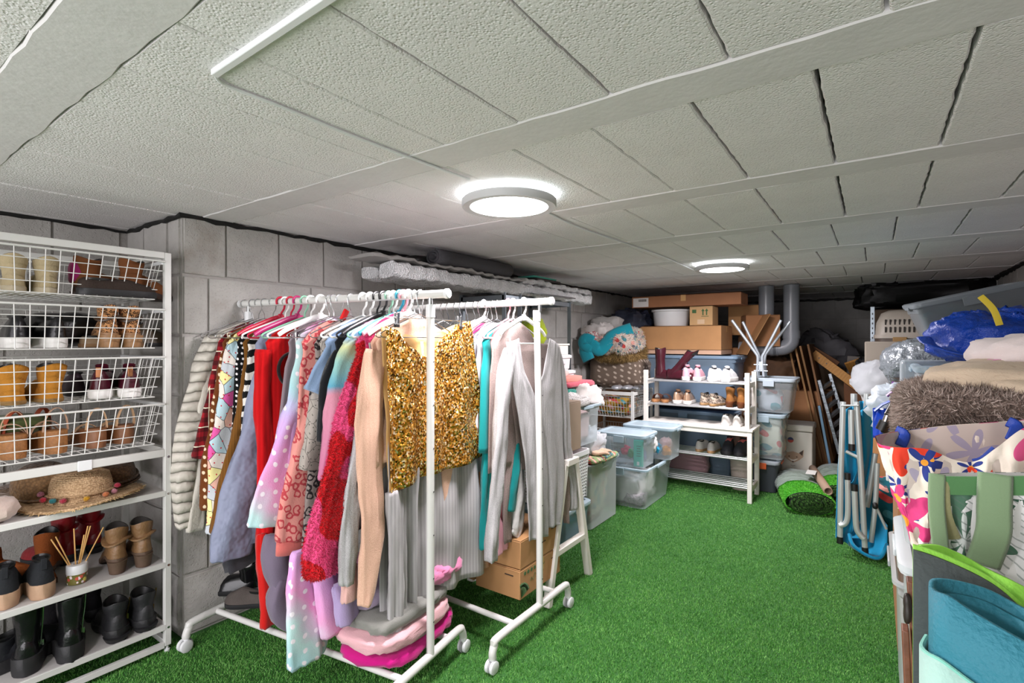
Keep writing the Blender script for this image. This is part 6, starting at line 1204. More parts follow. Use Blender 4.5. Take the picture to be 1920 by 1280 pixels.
# ================================================================ rolls of artificial turf
def turf_roll(label, a, b, rx, rz_, seed, wrap=.45):
    a = Vector(a); b = Vector(b); c = (a+b)/2; t = thing('turf_roll', label, 'turf roll', (a.x, a.y, 0)); d = (b-a); L = d.length; d.normalize(); sd = Vector((d.y, -d.x, 0)); mb = MB()
    def fn(s, q):
        an = s*2*pi*4.6-1.2; f = .1+.9*s; p = a+d*(L*q)+sd*(rx*f*cos(an)); p.z = rz_*1.02+rz_*f*sin(an)+.003*sin(an*3+q*9); return p
    o = build(MB().grid(fn, 130, 24), 'rolled_backing', plain('turf_underside', '#1e2220', .8, bump=.6, bs=80), t, W=True, solid=.006, fixn=False, ang=0)
    def outer(s, q): an = s*2*pi; p = a+d*(L*q*.98+.005)+sd*(rx*1.03*cos(an)); p.z = rz_*1.05+rz_*1.03*sin(an); return p
    o = build(MB().grid(outer, 48, 30), 'turf_skin', plain('roll_green', '#3c9a22', .8), t, W=True, fixn=True, ang=0)
    me = o.data; vs = np.array([v.co[:] for v in me.vertices]); me.calc_loop_triangles(); tr_ = np.array([x.vertices[:] for x in me.loop_triangles])
    gl = [plain('roll_blade_a', '#4fae25', .6), plain('roll_blade_b', '#3f9420', .6), plain('roll_blade_c', '#6cc23a', .6)]
    A, B, C_ = vs[tr_[:, 0]], vs[tr_[:, 1]], vs[tr_[:, 2]]; nr = np.cross(B-A, C_-A); ar = np.linalg.norm(nr, axis=1); nr = nr/np.maximum(ar, 1e-9)[:, None]
    cen = (A+B+C_)/3; axis = np.array([0, 0, rz_]); 
    rs = np.random.RandomState(seed); n = 16000; i = rs.choice(len(tr_), n, p=ar/ar.sum()); r1 = np.sqrt(rs.rand(n))[:, None]; r2 = rs.rand(n)[:, None]; pts = A[i]*(1-r1)+B[i]*r1*(1-r2)+C_[i]*r1*r2
    off = pts - np.array([0, 0, rz_*1.05]); along = off @ np.array(d)[:, None]; out = off-along*np.array(d)[None, :]; out /= np.linalg.norm(out, axis=1)[:, None]
    k = along[:, 0] < L*wrap; bl_ = blades('turf_pile', pts[k], None, .01, .022, .004, gl, seed, .5, 'stuff', t, out[k])
    # blades on the visible spiral end
    m = 14000; s = rs.rand(m)**.6; an = s*2*pi*4.6-1.2; f = .1+.9*s; dn = np.array(d); sn = np.array(sd); pe = sn[None, :]*(rx*f*np.cos(an))[:, None]+dn[None, :]*rs.uniform(0, .02, m)[:, None]; pe[:, 2] += rz_*1.02+rz_*f*np.sin(an)-.006*0
    inn = -(sn[None, :]*np.cos(an)[:, None]); inn[:, 2] = -np.sin(an)
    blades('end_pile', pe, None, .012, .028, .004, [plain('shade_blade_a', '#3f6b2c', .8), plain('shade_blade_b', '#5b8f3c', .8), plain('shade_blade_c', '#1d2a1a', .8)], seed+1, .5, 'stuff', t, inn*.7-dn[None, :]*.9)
    # plastic wrapping over the far part
    def wr(s, q): an = s*2*pi; p = a+d*(L*(wrap-.02)+L*(1.02-wrap)*q)+sd*((rx*1.12)*cos(an)+fold((s*6, q*3, seed), .01, 2)); p.z = max(.003, rz_*1.08+(rz_*1.14)*sin(an)+fold((s*5, q*4, seed+3), .012, 2)); return p
    build(MB().grid(wr, 40, 20), 'plastic_wrapping', clear('roll_film', '#b9c4bf', .34, .12, bump=.8, bs=25), t, W=True, fixn=True, ang=0)
    return t
a = P(1519, 967, z=0); a2 = P(1495, 905, z=0)
turf_roll('rolled artificial turf with plastic wrapping, lying nearest on the grass', (a.x-.0, a.y, 0), (-.60, 5.3, 0), .165, .088, 7)
turf_roll('second rolled artificial turf, half hidden behind the folded chairs', (-.22, 4.85, 0), (-.30, 5.6, 0), .15, .10, 9)
t = thing('cardboard_tube', 'brown cardboard tube lying on the grass rolls', 'tube', P(1553, 920, Y=4.75)); pa, pb = P(1553, 921, Y=4.68), P(1524, 878, Y=5.3)
ring_ = MB().tube([pa, pb], .028, 22, cap=False); build(ring_, 'tube_wall', plain('tube_card', '#957d69', .8), t, W=True, solid=.008, ang=0)
tag(build(MB().box((0, 0, 0), (.07, .16, .001)), 'paper_slip', plain('slip_paper', '#cfcfca', .7)), 'white paper slip tucked under the cardboard tube', 'paper').location = P(1521, 885, Y=5.0)
# ================================================================ folded camping chairs
alu = plain('brushed_aluminium', '#c3c9c8', .38, .45); cf = cloth('turquoise_canvas', '#1585ad', bump=.25, bs=400, var=.12); jb = BLACKP
def chair(label, Y0, tubes, panels, extra=None, ox=0):
    t = thing('folding_chair', label, 'folding chair', (P(1600, 1000, Y=Y0).x, Y0, 0))
    for pts, r_, yo, nm, cap in tubes:
        q = [P(u, v, Y=Y0+yo) for u, v in pts]
        for p_ in q: p_.z = max(p_.z, .012)
        q = smooth_path(q, 5) if len(q) > 2 else q
        build(MB().tube(q, r_, 14, r2=r_*.62, up=(1, 0, 0)), nm, alu, t, W=True)
        if cap:
            e, f_ = (q[-1], q[-2]) if cap == 'end' else (q[0], q[1]); d_ = (e-f_).normalized(); build(MB().tube([e-d_*.02, e+d_*.022], r_*1.16, 14, r2=[r_*.75]*2, up=(1, 0, 0)), 'rubber_cap', jb, t, W=True)
    for pts, yo, th, nm in panels:
        L_, R_ = pts; t_ = t
        L_ = smooth_path([P(u, v, Y=Y0+yo+dy) for u, v, dy in L_], 6); R_ = smooth_path([P(u, v, Y=Y0+yo+dy) for u, v, dy in R_], 6)
        for p_ in L_+R_: p_.z = max(p_.z, .006)
        def fn(s, q):
            f = q*(len(L_)-1); i = min(int(f), len(L_)-2); l = L_[i].lerp(L_[i+1], f-i); f = q*(len(R_)-1); i = min(int(f), len(R_)-2); r_ = R_[i].lerp(R_[i+1], f-i); p = l.lerp(r_, s)
            return p+Vector((0, .012*sin(s*2*pi*1.5)+fold((s*2, q*3, th*9), .012, 2), 0))
        build(MB().grid(fn, 16, 36), nm, cf, t, W=True, solid=th, fixn=False, ang=0)
    return t
T_ = 'frame_tube'
chair('folded turquoise camping chair with silver frame, nearest the grass', 3.85,
  [([(1581, 753), (1577, 880), (1575, 1012)], .0155, 0, T_, 'end'), ([(1606, 753), (1614, 880), (1622, 1032)], .0155, 0, T_, 'end'), ([(1596, 768), (1597, 838)], .016, -.02, 'arm_tube', 'end'),
   ([(1589, 893), (1590, 940), (1589, 970), (1584, 982), (1574, 985)], .015, -.02, 'leg_tube', 'start'), ([(1602, 914), (1604, 965), (1606, 990), (1612, 1002), (1620, 1010)], .016, -.03, 'leg_tube', 'start'), ([(1586, 846), (1610, 858)], .01, .01, 'brace', None)],
  [(([(1579, 770, .03), (1571, 880, .03), (1568, 960, .03), (1567, 1008, .0)], [(1600, 760, .03), (1606, 880, .05), (1603, 960, .05), (1590, 1020, .02)]), .03, .004, 'seat_canvas'),
   (([(1607, 775, .05), (1609, 860, .05), (1600, 900, .02), (1590, 905, .0)], [(1635, 752, .12), (1636, 850, .12), (1620, 930, .1), (1612, 980, .05)]), .02, .004, 'back_canvas')])
ch2 = chair('folded turquoise camping chair behind, its canvas curled on the floor', 4.02,
  [([(1601, 738), (1602, 860), (1606, 990)], .018, 0, T_, None), ([(1626, 738), (1622, 850), (1612, 980)], .018, .02, T_, None), ([(1641, 850), (1632, 910), (1625, 950)], .016, -.04, 'leg_tube', None), ([(1645, 868), (1641, 948), (1633, 1016)], .014, -.1, 'leg_tube', None), ([(1642, 948), (1662, 992)], .008, -.1, 'brace', None)],
  [(([(1612, 752, 0), (1612, 860, .0), (1600, 980, -.05), (1592, 1010, -.12)], [(1636, 752, .05), (1636, 860, .06), (1650, 960, .03), (1664, 1010, -.02)]), .04, .004, 'back_canvas')])
pa = [P(1592, 1000, Y=3.9), P(1600, 1022, Y=3.86), P(1625, 1040, Y=3.84), P(1650, 1045, Y=3.84), P(1664, 1020, Y=3.9)]
build(MB().grid(lambda s, q: (lambda p: Vector((p.x, p.y+.10*q*0, max(.004, p.z*(1-q)+.004*q))) + Vector((0, .16*q, 0)))(smooth_path(pa, 6)[int(s*24)]), 24, 6), 'curled_canvas', cf, ch2, W=True, solid=.005, fixn=False, ang=0)
pb_ = [P(1590, 985, Y=3.98), P(1604, 968, Y=4.05), P(1625, 960, Y=4.1), P(1645, 962, Y=4.08), P(1664, 985, Y=4.0)]; qa_, qb_ = smooth_path(pa, 6), smooth_path(pb_, 6)
build(MB().grid(lambda s, q: Vector(qa_[int(s*24)].lerp(qb_[int(s*24)], q)[:2]+(max(.008, qa_[int(s*24)].z*(1-q)+qb_[int(s*24)].z*q-.10*sin(q*pi)),)), 24, 10), 'curled_canvas', cf, ch2, W=True, solid=.004, fixn=False, ang=0)
build(MB().tube([(p.x, p.y, max(.012, p.z)) for p in smooth_path(pa, 6)], .011, 8), 'canvas_hem', cf, ch2, W=True, ang=0)
build(MB().tube([P(1577, 760, Y=3.83), P(1610, 760, Y=3.83)], .006, 8, r2=.018, up=(0, 0, 1)), 'top_bracket', alu, ch2, W=True)
build(MB().blob(P(1641, 948, Y=3.88), (.03, .03, .04), .8), 'joint_clip', jb, ch2, W=True)
cloth_lump('camp_chair_bag', 'dark teal and black bag behind the folded chairs', 'bag', (.02, 4.25, 0), (.3, .3, .42), cloth('dark_teal_bag', '#155a66', kind='floralish', sc=14), seed=130, amp=.04)
# ================================================================ pile along the right wall
# hidden and half-hidden boxes carrying the pile
mk = CLRD
tub('storage_tub', 'milky clear box at the lower right, far one of the stack edge', .045, .60, 2.12, 2.72, 0, .55, mk, lid=False, rimm=mk, taper=.93)
tub('storage_tub', 'milky clear box with toys, upper one at the pile edge', .03, .60, 1.74, 2.36, .56, .92, mk, lid=False, rimm=clear('milky_rim', '#e3eaec', .55, .2), taper=.92) if False else None
tub('storage_tub', 'milky clear box with coloured contents under the flower bag', .033, .60, 1.70, 2.08, .80, .97, mk, lid=False, rimm=clear('milky_rim', '#e3eaec', .55, .2), taper=.93)
tub('storage_tub', 'tall milky clear box, bottom of the nearest stack on the right', .048, .62, 1.60, 2.08, 0, .80, mk, lid=True, lm=clear('milky_rim', '#e3eaec', .55, .2), taper=.95)
for k, (c, dx, dy, z, s) in enumerate([('#b7b04a', .05, .1, .70, .13), ('#d2502a', .07, .05, .65, .1), ('#c98aa0', .2, .12, .66, .16), ('#7f9fb5', .3, .3, .66, .2), ('#c9b79a', .06, .3, .67, .16)]):
    cloth_lump('toy_bundle', ['olive green bundle in the milky upper box', 'orange red bundle in the milky upper box', 'pink bundle in the milky upper box', 'blue grey bundle in the milky upper box', 'beige bundle in the milky upper box'][k], 'cloth', (.08+dx, 1.74+dy*.8, .82), (s*.9, s*.9, s*.9), cloth('toy_%d' % k, c), seed=140+k, e=.8)
fill('mixed_textiles', 'mixed pale textiles in the tall milky box', .1, .55, 1.67, 2.0, .02, .7, cloth('mixed_print', '#b9a9a3', kind='floralish', sc=9), 146)
fill('mixed_textiles', 'pink and cream textiles in the far milky box', .1, .55, 2.18, 2.64, .02, .5, cloth('mixed_print2', '#c5b3ae', kind='floralish', sc=8), 147)
carton('cardboard_box', 'large brown carton under the shaggy rug', .12, .82, 2.15, 2.8, .56, .93, CARD)
carton('cardboard_box', 'brown carton on the floor behind the milky boxes', .08, .80, 2.80, 3.5, 0, .9, CARD2)
tub('storage_tub', 'milky clear box beneath the blue bag', .15, .8, 3.0, 3.7, .92, 1.24, mk, taper=.93)
carton('cardboard_box', 'brown carton below the silver duvet bags', .12, .82, 3.9, 4.7, 0, .9, CARD); carton('cardboard_box', 'brown carton below the pet carrier', .1, .8, 4.9, 5.9, 0, 1.02, CARD2)
carton('cardboard_box', 'brown carton behind the chairs under the duvet bag', -.12, .3, 4.55, 5.1, 0, .84, CARD)
# shaggy rug
rug = cloth_lump('shaggy_rug', 'folded shaggy taupe rug on top of the pile', 'rug', (.47, 2.38, .93), (.80, .66, .27), cloth('taupe_rug', '#7c6c62'), 0, .012, 6, 150, .32, .0)
furry(rug, [plain('rug_tuft_a', '#8f7f75', .95), plain('rug_tuft_b', '#a99a90', .95), plain('rug_tuft_c', '#6d5e55', .95)], 60000, .018, .035, .0045, 11, .45, 'rug_pile', -.4)
cb = cloth('oat_waffle_blanket', '#bfae97', kind='lines', sc=90, c2='#a89781')
def fb_path(name, label, cat, pts, wdt, th, mat, nm='fold'):
    pass
bl1 = cloth_lump('waffle_blanket', 'oat coloured waffle blanket with fringe on the shaggy rug', 'blanket', (.40, 2.38, 1.18), (.50, .46, .10), cb, -.15, .03, 5, 151, .75, .02)
mb = MB(); rr = random.Random(8)
for i in range(60):
    x = -.16+.34*i/60; p = Vector((x, -.222+.02*sin(i), .03)); mb.tube([p, p+Vector((rr.uniform(-.006, .006), -.02, -.012)), p+Vector((rr.uniform(-.012, .012), -.035, -.035))], .0022, 4)
o = build(mb, 'fringe', cloth('oat_fringe', '#c9bba6'), bl1, fixn=False); o['kind'] = 'stuff'
cloth_lump('waffle_blanket', 'second fold of oat blanket, lower and nearer the wall', 'blanket', (.52, 2.30, 1.175), (.5, .46, .07), cb, .2, .02, 6, 152, .7, .015)
cloth_lump('pink_fringed_cloth', 'small pink cloth tucked between the oat blanket and white throw', 'cloth', (.40, 2.42, 1.245), (.22, .16, .05), cloth('candy_pink_wool', '#cf8fae'), .2, seed=153, amp=.015)
wt = cloth('white_pink_fleece', '#d3c8c5')
cloth_lump('white_throw', 'big rumpled white and pinkish throw at the top of the pile', 'throw', (.58, 2.52, 1.235), (.58, .52, .14), wt, .1, .03, 4.5, 154, .7, .03, fn=60, fm=36)
cloth_lump('white_throw', 'white throw end falling over the rug towards the camera', 'throw', (.64, 2.2, 1.13), (.44, .34, .12), wt, -.3, .02, 6, 155, .6, .025, rx=.25, fn=50, fm=30)
# blue bag
bb = G('blue_woven_plastic', .3, 0, .5); bb.col(bb.mix(bb.noise(8, 3), '#0d47b8', '#0a3590')); bb.bump(bb.ma('ADD', bb.noise(14, 4), bb.ma('MULTIPLY', bb.noise(300, 1), .1)), .9, .03); bb = bb.m
t = thing('blue_bag', 'large crumpled blue plastic shopping bag with yellow strap', 'bag', (.44, 3.3, 1.25))
build(MB().blob((0, 0, .12), (.44, .5, .24), .75, .03, 4, 80, 50, seed=156, rid=.028), 'bag_body', bb, t, ang=0)
build(MB().tube(smooth_path([(-.06, -.25, .30), (-.02, -.262, .24), (0, -.268, .17)], 5), .004, 6, r2=.014, up=(0, 1, 0)), 'yellow_strap', plain('yellow_webbing', '#c9b22c', .7), t)
build(MB().tube(smooth_path([(-.25, -.16, .12), (-.22, -.23, .08), (-.1, -.27, .04), (.02, -.26, .07)], 5), .006, 8, r2=.03, up=(0, 0, 1)), 'rolled_edge', bb, t, ang=0)
build(MB().box((.2, -.24, .16), (.1, .004, .09), Matrix.Rotation(.25, 3, 'Y')), 'paper_label', plain('beige_label', '#b9b0a6', .8), t)
# clear tilted box, pet carrier, duvet bags
t = tub('clear_box', 'tilted clear box with pale contents behind the blue bag', -.28, .28, -.2, .2, 0, .3, clear('smoky_plastic', '#9fa6aa', .34, .25), lm=clear('smoky_lid', '#8f979c', .6, .3), taper=.85)
t.location = (.50, 4.25, 1.36); t.rotation_euler = (.05, -.22, .1)
cloth_lump('box_contents', 'pale green and brown contents of the tilted clear box', 'cloth', (.48, 4.25, 1.40), (.42, .3, .2), cloth('green_brown_print', '#9fb0a4', kind='floralish', sc=9), .1, seed=157, ry=-.22)
carton('cardboard_box', 'carton carrying the tilted clear box', .2, .8, 3.95, 4.55, .92, 1.33, CARD2)
pcg = plain('warm_grey_plastic', '#9c9489', .5); t = thing('pet_carrier', 'beige and brown plastic pet carrier at the back of the pile', 'pet carrier', (.30, 5.35, 1.06), .0)
build(MB().loft([rring(.56, .42, .06, 0), rring(.58, .44, .07, .02), rring(.60, .46, .07, .30), rring(.60, .46, .07, .31)]), 'lower_shell', plain('brown_plastic', '#4d4239', .5), t)
build(MB().loft([rring(.62, .48, .07, .315), rring(.62, .48, .07, .345)]), 'rim', pcg, t)
build(MB().loft([rring(.60, .46, .07, .345), rring(.585, .44, .07, .44), rring(.52, .38, .07, .52), rring(.42, .3, .06, .545)]), 'upper_shell', pcg, t)
for r_ in range(2):
    for k in range(12): build(MB().box((-.23+.03*k, -.228+.012*(r_), .385+.06*r_), (.012, .014, .045)), 'vent_slot', plain('slot_dark', '#2b2723', .8), t, bevel=.004)
build(MB().box((-.14, -.243, .30), (.09, .014, .05)), 'latch', plain('orange_brown_latch', '#8a6a3a', .5), t, bevel=.003); build(MB().tube(smooth_path([(-.09, 0, .545), (-.07, 0, .59), (.07, 0, .59), (.09, 0, .545)], 4), .01, 8), 'handle', pcg, t)
t = thing('metal_post', 'white slotted metal post left of the pet carrier', 'post', (P(1636, 640, Y=5.25).x, 5.25, 0)); build(MB().box((0, 0, .82), (.03, .03, 1.64)), 'post_profile', STEEL, t, bevel=.002)
for k in range(18): build(MB().box((0, -.0155, .9+.04*k), (.008, .001, .016)), 'slot', BLACKP, t)
tag(build(MB().blob((0, 0, 0), (1.05, .8, .26), .4, .07, 5, 60, 30, seed=158, rid=.06), 'dark_gap_filler', plain('dark_gap_filler', '#0c0c0d', .5, bump=.6, bs=20)), 'black filler standing in for the dark gap under the ceiling at the back', 'dark filler').location = (.38, 6.6, 1.80)  # black blob stands in for the shade in the gap under the ceiling
carton('cardboard_box', 'tall carton under the dark gap filler at the back wall', .0, .8, 6.2, 7.0, 0, 1.66, plain('dark_card', '#5b4b3e', .9))
sv = G('silver_film', .22, .25, .6); sv.col(sv.mix(sv.noise(7, 3), '#8e959a', '#6f767c')); sv.bump(sv.noise(20, 5), .9, .03); sv = sv.m
tag(build(MB().blob((0, 0, 0), (.55, .5, .34), .8, .02, 5, 60, 36, seed=159, rid=.018), 'duvet_bag', sv, ang=0), 'shiny silver grey duvet bag between pet carrier and blue bag', 'duvet bag').location = (.30, 4.12, 1.20)
gw = cloth('grey_white_film', '#989b9e', bump=.6, bs=20, rough=.5)
tag(build(MB().blob((0, 0, 0), (.5, .5, .36), .8, .03, 5, 50, 30, seed=160, rid=.03), 'duvet_bag', gw, ang=0), 'matt grey white duvet bag below the silver one, above the chairs', 'duvet bag').location = (.13, 4.65, 1.03)
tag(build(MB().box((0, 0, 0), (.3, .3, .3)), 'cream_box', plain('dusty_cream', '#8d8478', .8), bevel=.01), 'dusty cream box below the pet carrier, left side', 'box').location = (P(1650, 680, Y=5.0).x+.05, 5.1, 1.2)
tag(build(MB().box((0, 0, 0), (.22, .2, .16)), 'plastic_box', clear('frosted_box', '#b9c3c8', .5, .3), bevel=.02), 'frosted plastic box in front of the silver duvet bag', 'storage box').location = (P(1738, 690, Y=3.45).x, 3.5, 1.17)
# bag between chairs and rug: white, blue and purple
t = thing('printed_bag', 'white bag with purple and blue strips between chairs and rug', 'bag', (.12, 3.25, .9)); cloth_b = plain('white_woven', '#c3ced6', .4, bump=.5, bs=20)
build(MB().blob((0, 0, .1), (.28, .4, .24), .7, .03, 8, 40, 24, seed=161, rid=.03), 'bag_body', cloth_b, t, ang=0)
build(MB().tube([P(1640, 770, Y=3.0), P(1655, 758, Y=3.0), P(1678, 748, Y=3.0)], .006, 8, r2=.028, up=(0, 0, 1)), 'blue_strap', plain('royal_blue_webbing', '#1450c4', .5), t, W=True)
build(MB().tube([P(1663, 742, Y=2.98), P(1672, 735, Y=2.98), P(1688, 740, Y=2.98)], .008, 8, r2=.022, up=(0, 0, 1)), 'purple_flap', plain('purple_film', '#7a2f8f', .4), t, W=True)
build(MB().grid(lambda s, q: P(1637+30*s, 765+55*q, Y=3.02)+Vector((0, .02*sin(s*5+q*3), 0)), 10, 10), 'blue_panel', plain('royal_blue_film', '#1243b8', .35, bump=.5, bs=15), t, W=True, solid=.004, fixn=False)
tag(build(MB().tube([P(1672, 718, Y=3.9), P(1690, 722, Y=3.9)], .012, 8, r2=.03, up=(0, 0, 1)), 'purple_tag', plain('purple_film', '#7a2f8f', .4)), 'small purple strap end on the duvet bag', 'strap')
t = thing('hand_tool', 'black and silver hand tool beside the shaggy rug', 'tool', P(1660, 790, Y=2.75)); build(MB().tube([P(1652, 806, Y=2.75), P(1660, 790, Y=2.75)], .022, 12), 'head', BLACKP, t, W=True); build(MB().tube([P(1659, 792, Y=2.75), P(1664, 778, Y=2.75)], .012, 12), 'collar', CHROME, t, W=True); build(MB().tube([P(1664, 778, Y=2.75), P(1674, 757, Y=2.78)], [.014, .01], 12), 'grip', BLACKP, t, W=True)
build(MB().tube([P(1656, 806, Y=2.75), Vector((.10, 2.84, .9))], .012, 10), 'shaft', BLACKP, t, W=True)
# ---------------------------------------------------------------- flowered shopping bag
def petal_mat(name, ground, sc, cols, seed=0, n=5, inner='#f0a23a', y0=.0):
    g = G(name, .8, 0, .2); X = g.xyz(); uv = g.n('CombineXYZ', {0: g.ma('ADD', X[0], seed), 1: X[2], 2: g.ma('MULTIPLY', X[1], .0)}).outputs[0]
    base = rgb(ground)
    for i, (s_, rad, cs, k, ph) in enumerate(cols):
        v = g.n('TexVoronoi', {'Vector': g.n('VectorMath', {0: uv, 1: (i*1.37+seed, i*.61, 0)}, operation='ADD').outputs[0], 'Scale': s_, 'Randomness': .7}, feature='F1', voronoi_dimensions='2D')
        sv_ = g.n('VectorMath', {0: uv, 1: (i*1.37+seed, i*.61, 0)}, operation='ADD').outputs[0]
        df = g.n('VectorMath', {0: sv_, 1: v.outputs['Position']}, operation='SUBTRACT').outputs[0]; d = g.n('SeparateXYZ', {0: df}).outputs
        rr_ = g.n('VectorMath', {0: df}, operation='LENGTH').outputs['Value']; an = g.ma('ARCTAN2', d[1], d[0]); rnd_ = g.n('SeparateColor', {0: v.outputs[1]}).outputs
        lim = g.ma('MULTIPLY', g.ma('MULTIPLY_ADD', g.ma('COSINE', g.ma('ADD', g.ma('MULTIPLY', an, k), g.ma('MULTIPLY', rnd_[0], 6))), ph, 1-ph), rad)
        base = g.mix(g.ma('MULTIPLY', g.ma('LESS_THAN', rr_, lim), g.ma('GREATER_THAN', rnd_[2], .12)), base, g.ramp(rnd_[1], [(j/len(cs), c) for j, c in enumerate(cs)], True))
        if inner: base = g.mix(g.ma('MULTIPLY', g.ma('LESS_THAN', rr_, rad*.17), g.ma('GREATER_THAN', rnd_[2], .12)), base, inner)
    return g, base
g, base = petal_mat('flower_print', '#e9dfd0', 0, [(13, .026, ['#2f3f86', '#3c4a92'], 6, .45), (5.5, .085, ['#d8457f', '#e0412c', '#dd5a8c'], 5, .36), (9, .042, ['#e24b2c', '#2f3f86', '#d8457f'], 5, .4)], 3.1)
g.col(base); g.bump(g.noise(350, 1), .15, .001); FLOW = g.m
g, base = petal_mat('flower_lining', '#c9bcb2', 0, [(7, .07, ['#a79fb2', '#c5a3ac'], 6, .4)], 1.2, inner=None); g.col(base); FLIN = g.m
def bagloft(name, label, top, bot, mat, lin, n=12, cat='shopping bag', amp=.01, loc=None):
    t = thing(name, label, cat, loc or ((top[0]+top[len(top)//2])/2)); tp_ = smooth_path(top+[top[0]], n)[:-1]; bt_ = smooth_path(bot+[bot[0]], n)[:-1]; N = len(tp_); rings = []
    for j in range(25):
        q = j/24; rings.append([tp_[i].lerp(bt_[i], q)+Vector((fold((i*.12, q*3, 1), amp, 1.5)*min(1, q*4), (amp*.9*sin(i*.45+q*4)+fold((i*.15, q*3, 7), amp, 1.5))*min(1, q*4+.15), 0)) for i in range(N)])
    build(MB().loft(rings, cap=False), 'outer_panel', mat, t, W=True, fixn=True, ang=0)
    cen = sum(tp_, Vector())/N; cb_ = sum(bt_, Vector())/N
    ins = [[p+(cen-p)*.012+Vector((0, 0, -.001)) if k == 0 else p.lerp(bt_[i], q).lerp(cen.lerp(cb_, q), .03) for i, p in enumerate(tp_)] for k, q in enumerate((0, .3, .6, .9))]
    mb = MB().loft(ins, cap=False); mb.f.append(tuple(3*N+i for i in range(N))); build(mb, 'lining', lin, t, W=True, ang=0)
    return t, tp_
Yf, Yb = 1.57, 2.02
top = [P(1640, 817, Y=Yf+.16), P(1648, 832, Y=Yf+.06), P(1680, 838, Y=Yf), P(1740, 842, Y=Yf), P(1790, 862, Y=Yf+.02), P(1830, 864, Y=Yf+.02), P(1870, 838, Y=Yf), P(1925, 800, Y=Yf), P(1990, 800, Y=Yf), P(1990, 785, Y=Yb-.1), P(1920, 787, Y=Yb), P(1850, 792, Y=Yb), P(1780, 797, Y=Yb), P(1700, 806, Y=Yb), P(1660, 812, Y=Yb-.08)]
bot = [P(1705, 985, Y=Yf+.16), P(1708, 1010, Y=Yf+.04), P(1722, 1040, Y=Yf-.02), P(1745, 1045, Y=Yf-.03), P(1790, 1045, Y=Yf-.03), P(1830, 1045, Y=Yf-.03), P(1870, 1045, Y=Yf-.03), P(1930, 1045, Y=Yf-.03), P(1990, 1040, Y=Yf), P(1990, 960, Y=Yb-.1), P(1920, 960, Y=Yb), P(1860, 960, Y=Yb), P(1800, 960, Y=Yb), P(1745, 960, Y=Yb), P(1715, 965, Y=Yb-.08)]
t, _ = bagloft('flowered_bag', 'large open shopping bag printed with pink, red and blue flowers', top, bot, FLOW, FLIN)
rb_ = plain('blue_webbing', '#163c9c', .6, bump=.2, bs=300)
for (a_, b_, c_) in (((1680, 806), (1696, 815), (1688, 836)), ((1890, 790), (1906, 800), (1896, 826))):
    build(MB().tube(smooth_path([P(*a_, Y=Yb-.01), P(*b_, Y=Yb-.03), P(*c_, Y=Yb-.05)], 5), .003, 8, r2=.015, up=(0, 1, 0)), 'blue_handle', rb_, t, W=True, ang=0)
build(MB().tube(smooth_path([P(1826, 868, Y=Yf+.05), P(1845, 862, Y=Yf+.05), P(1868, 842, Y=Yf+.05)], 5), .003, 8, r2=.01, up=(0, 1, 0)), 'blue_trim', rb_, t, W=True)
# leaf bag
g, base = petal_mat('leaf_print', '#d8d8d6', 0, [(6.5, .105, ['#3c5a4a', '#4a6b57', '#2f4a3c'], 9, .32), (9, .05, ['#dcdcda', '#c9cfca'], 11, .45)], 5.3, inner=None)
X_ = g.xyz(); v_ = g.vor(7, rand=1); st_ = g.ma('GREATER_THAN', g.ma('SINE', g.ma('ADD', g.ma('MULTIPLY', g.ma('ADD', X_[2], g.ma('MULTIPLY', X_[0], .8)), 420), g.ma('MULTIPLY', g.noise(8), 30))), .8); base = g.mix(g.ma('MULTIPLY', st_, .55), base, '#5a6a60')
g.col(base); LEAF = g.m; SAGE = cloth('sage_webbing', '#7c9471', bump=.2, bs=500, var=.06); DGR = cloth('green_band', '#4f7a4d', bump=.2, bs=500, var=.06)
Yf, Yb = 1.20, 1.45
top = [P(1745, 890, Y=Yf+.1), P(1747, 892, Y=Yf+.02), P(1757, 893, Y=Yf), P(1800, 894, Y=Yf), P(1850, 894, Y=Yf), P(1925, 893, Y=Yf), P(1990, 893, Y=Yf), P(2040, 893, Y=Yf+.03), P(2040, 885, Y=Yb), P(1980, 885, Y=Yb), P(1900, 885, Y=Yb), P(1840, 885, Y=Yb), P(1790, 886, Y=Yb), P(1752, 888, Y=Yb-.05)]
bot = [p+Vector((.012 if i < 3 else 0, 0, -.42)) for i, p in enumerate(top)]
t, tp_ = bagloft('leaf_print_bag', 'shopping bag with green monstera leaf print and sage green straps', top, bot, LEAF, plain('white_lining', '#cfcfcb', .8), amp=.006)
hem = [p+Vector((0, -.004, 0)) for p in top[1:8]]
build(MB().loft([[p+Vector((0, -.002, .002)), p+Vector((0, -.004, -.030)), p+Vector((0, .002, -.030)), p+Vector((0, .003, .002))] for p in smooth_path(hem, 4)]), 'green_top_band', DGR, t, W=True)
for (a_, b_, c_, d_, w_) in (((1757, 888), (1756, 950), (1762, 1010), (1768, 1060), .012), ((1866, 888), (1864, 950), (1862, 1000), (1842, 1058), .023)):
    build(MB().tube(smooth_path([P(*a_, Y=Yf-.008), P(*b_, Y=Yf-.02), P(*c_, Y=Yf-.03), P(*d_, Y=Yf-.012)], 6), .003, 8, r2=w_, up=(0, 1, 0)), 'sage_strap', SAGE, t, W=True, ang=0)
build(MB().tube(smooth_path([P(1768, 900, Y=Yf-.006), P(1772, 960, Y=Yf-.015), P(1790, 1010, Y=Yf-.01)], 6), .002, 8, r2=.009, up=(0, 1, 0)), 'sage_strap', cloth('olive_webbing', '#8b8a63'), t, W=True)
carton('cardboard_box', 'carton out of view supporting the leaf print bag', .12, .75, 1.12, 1.52, 0, .60, CARD2)
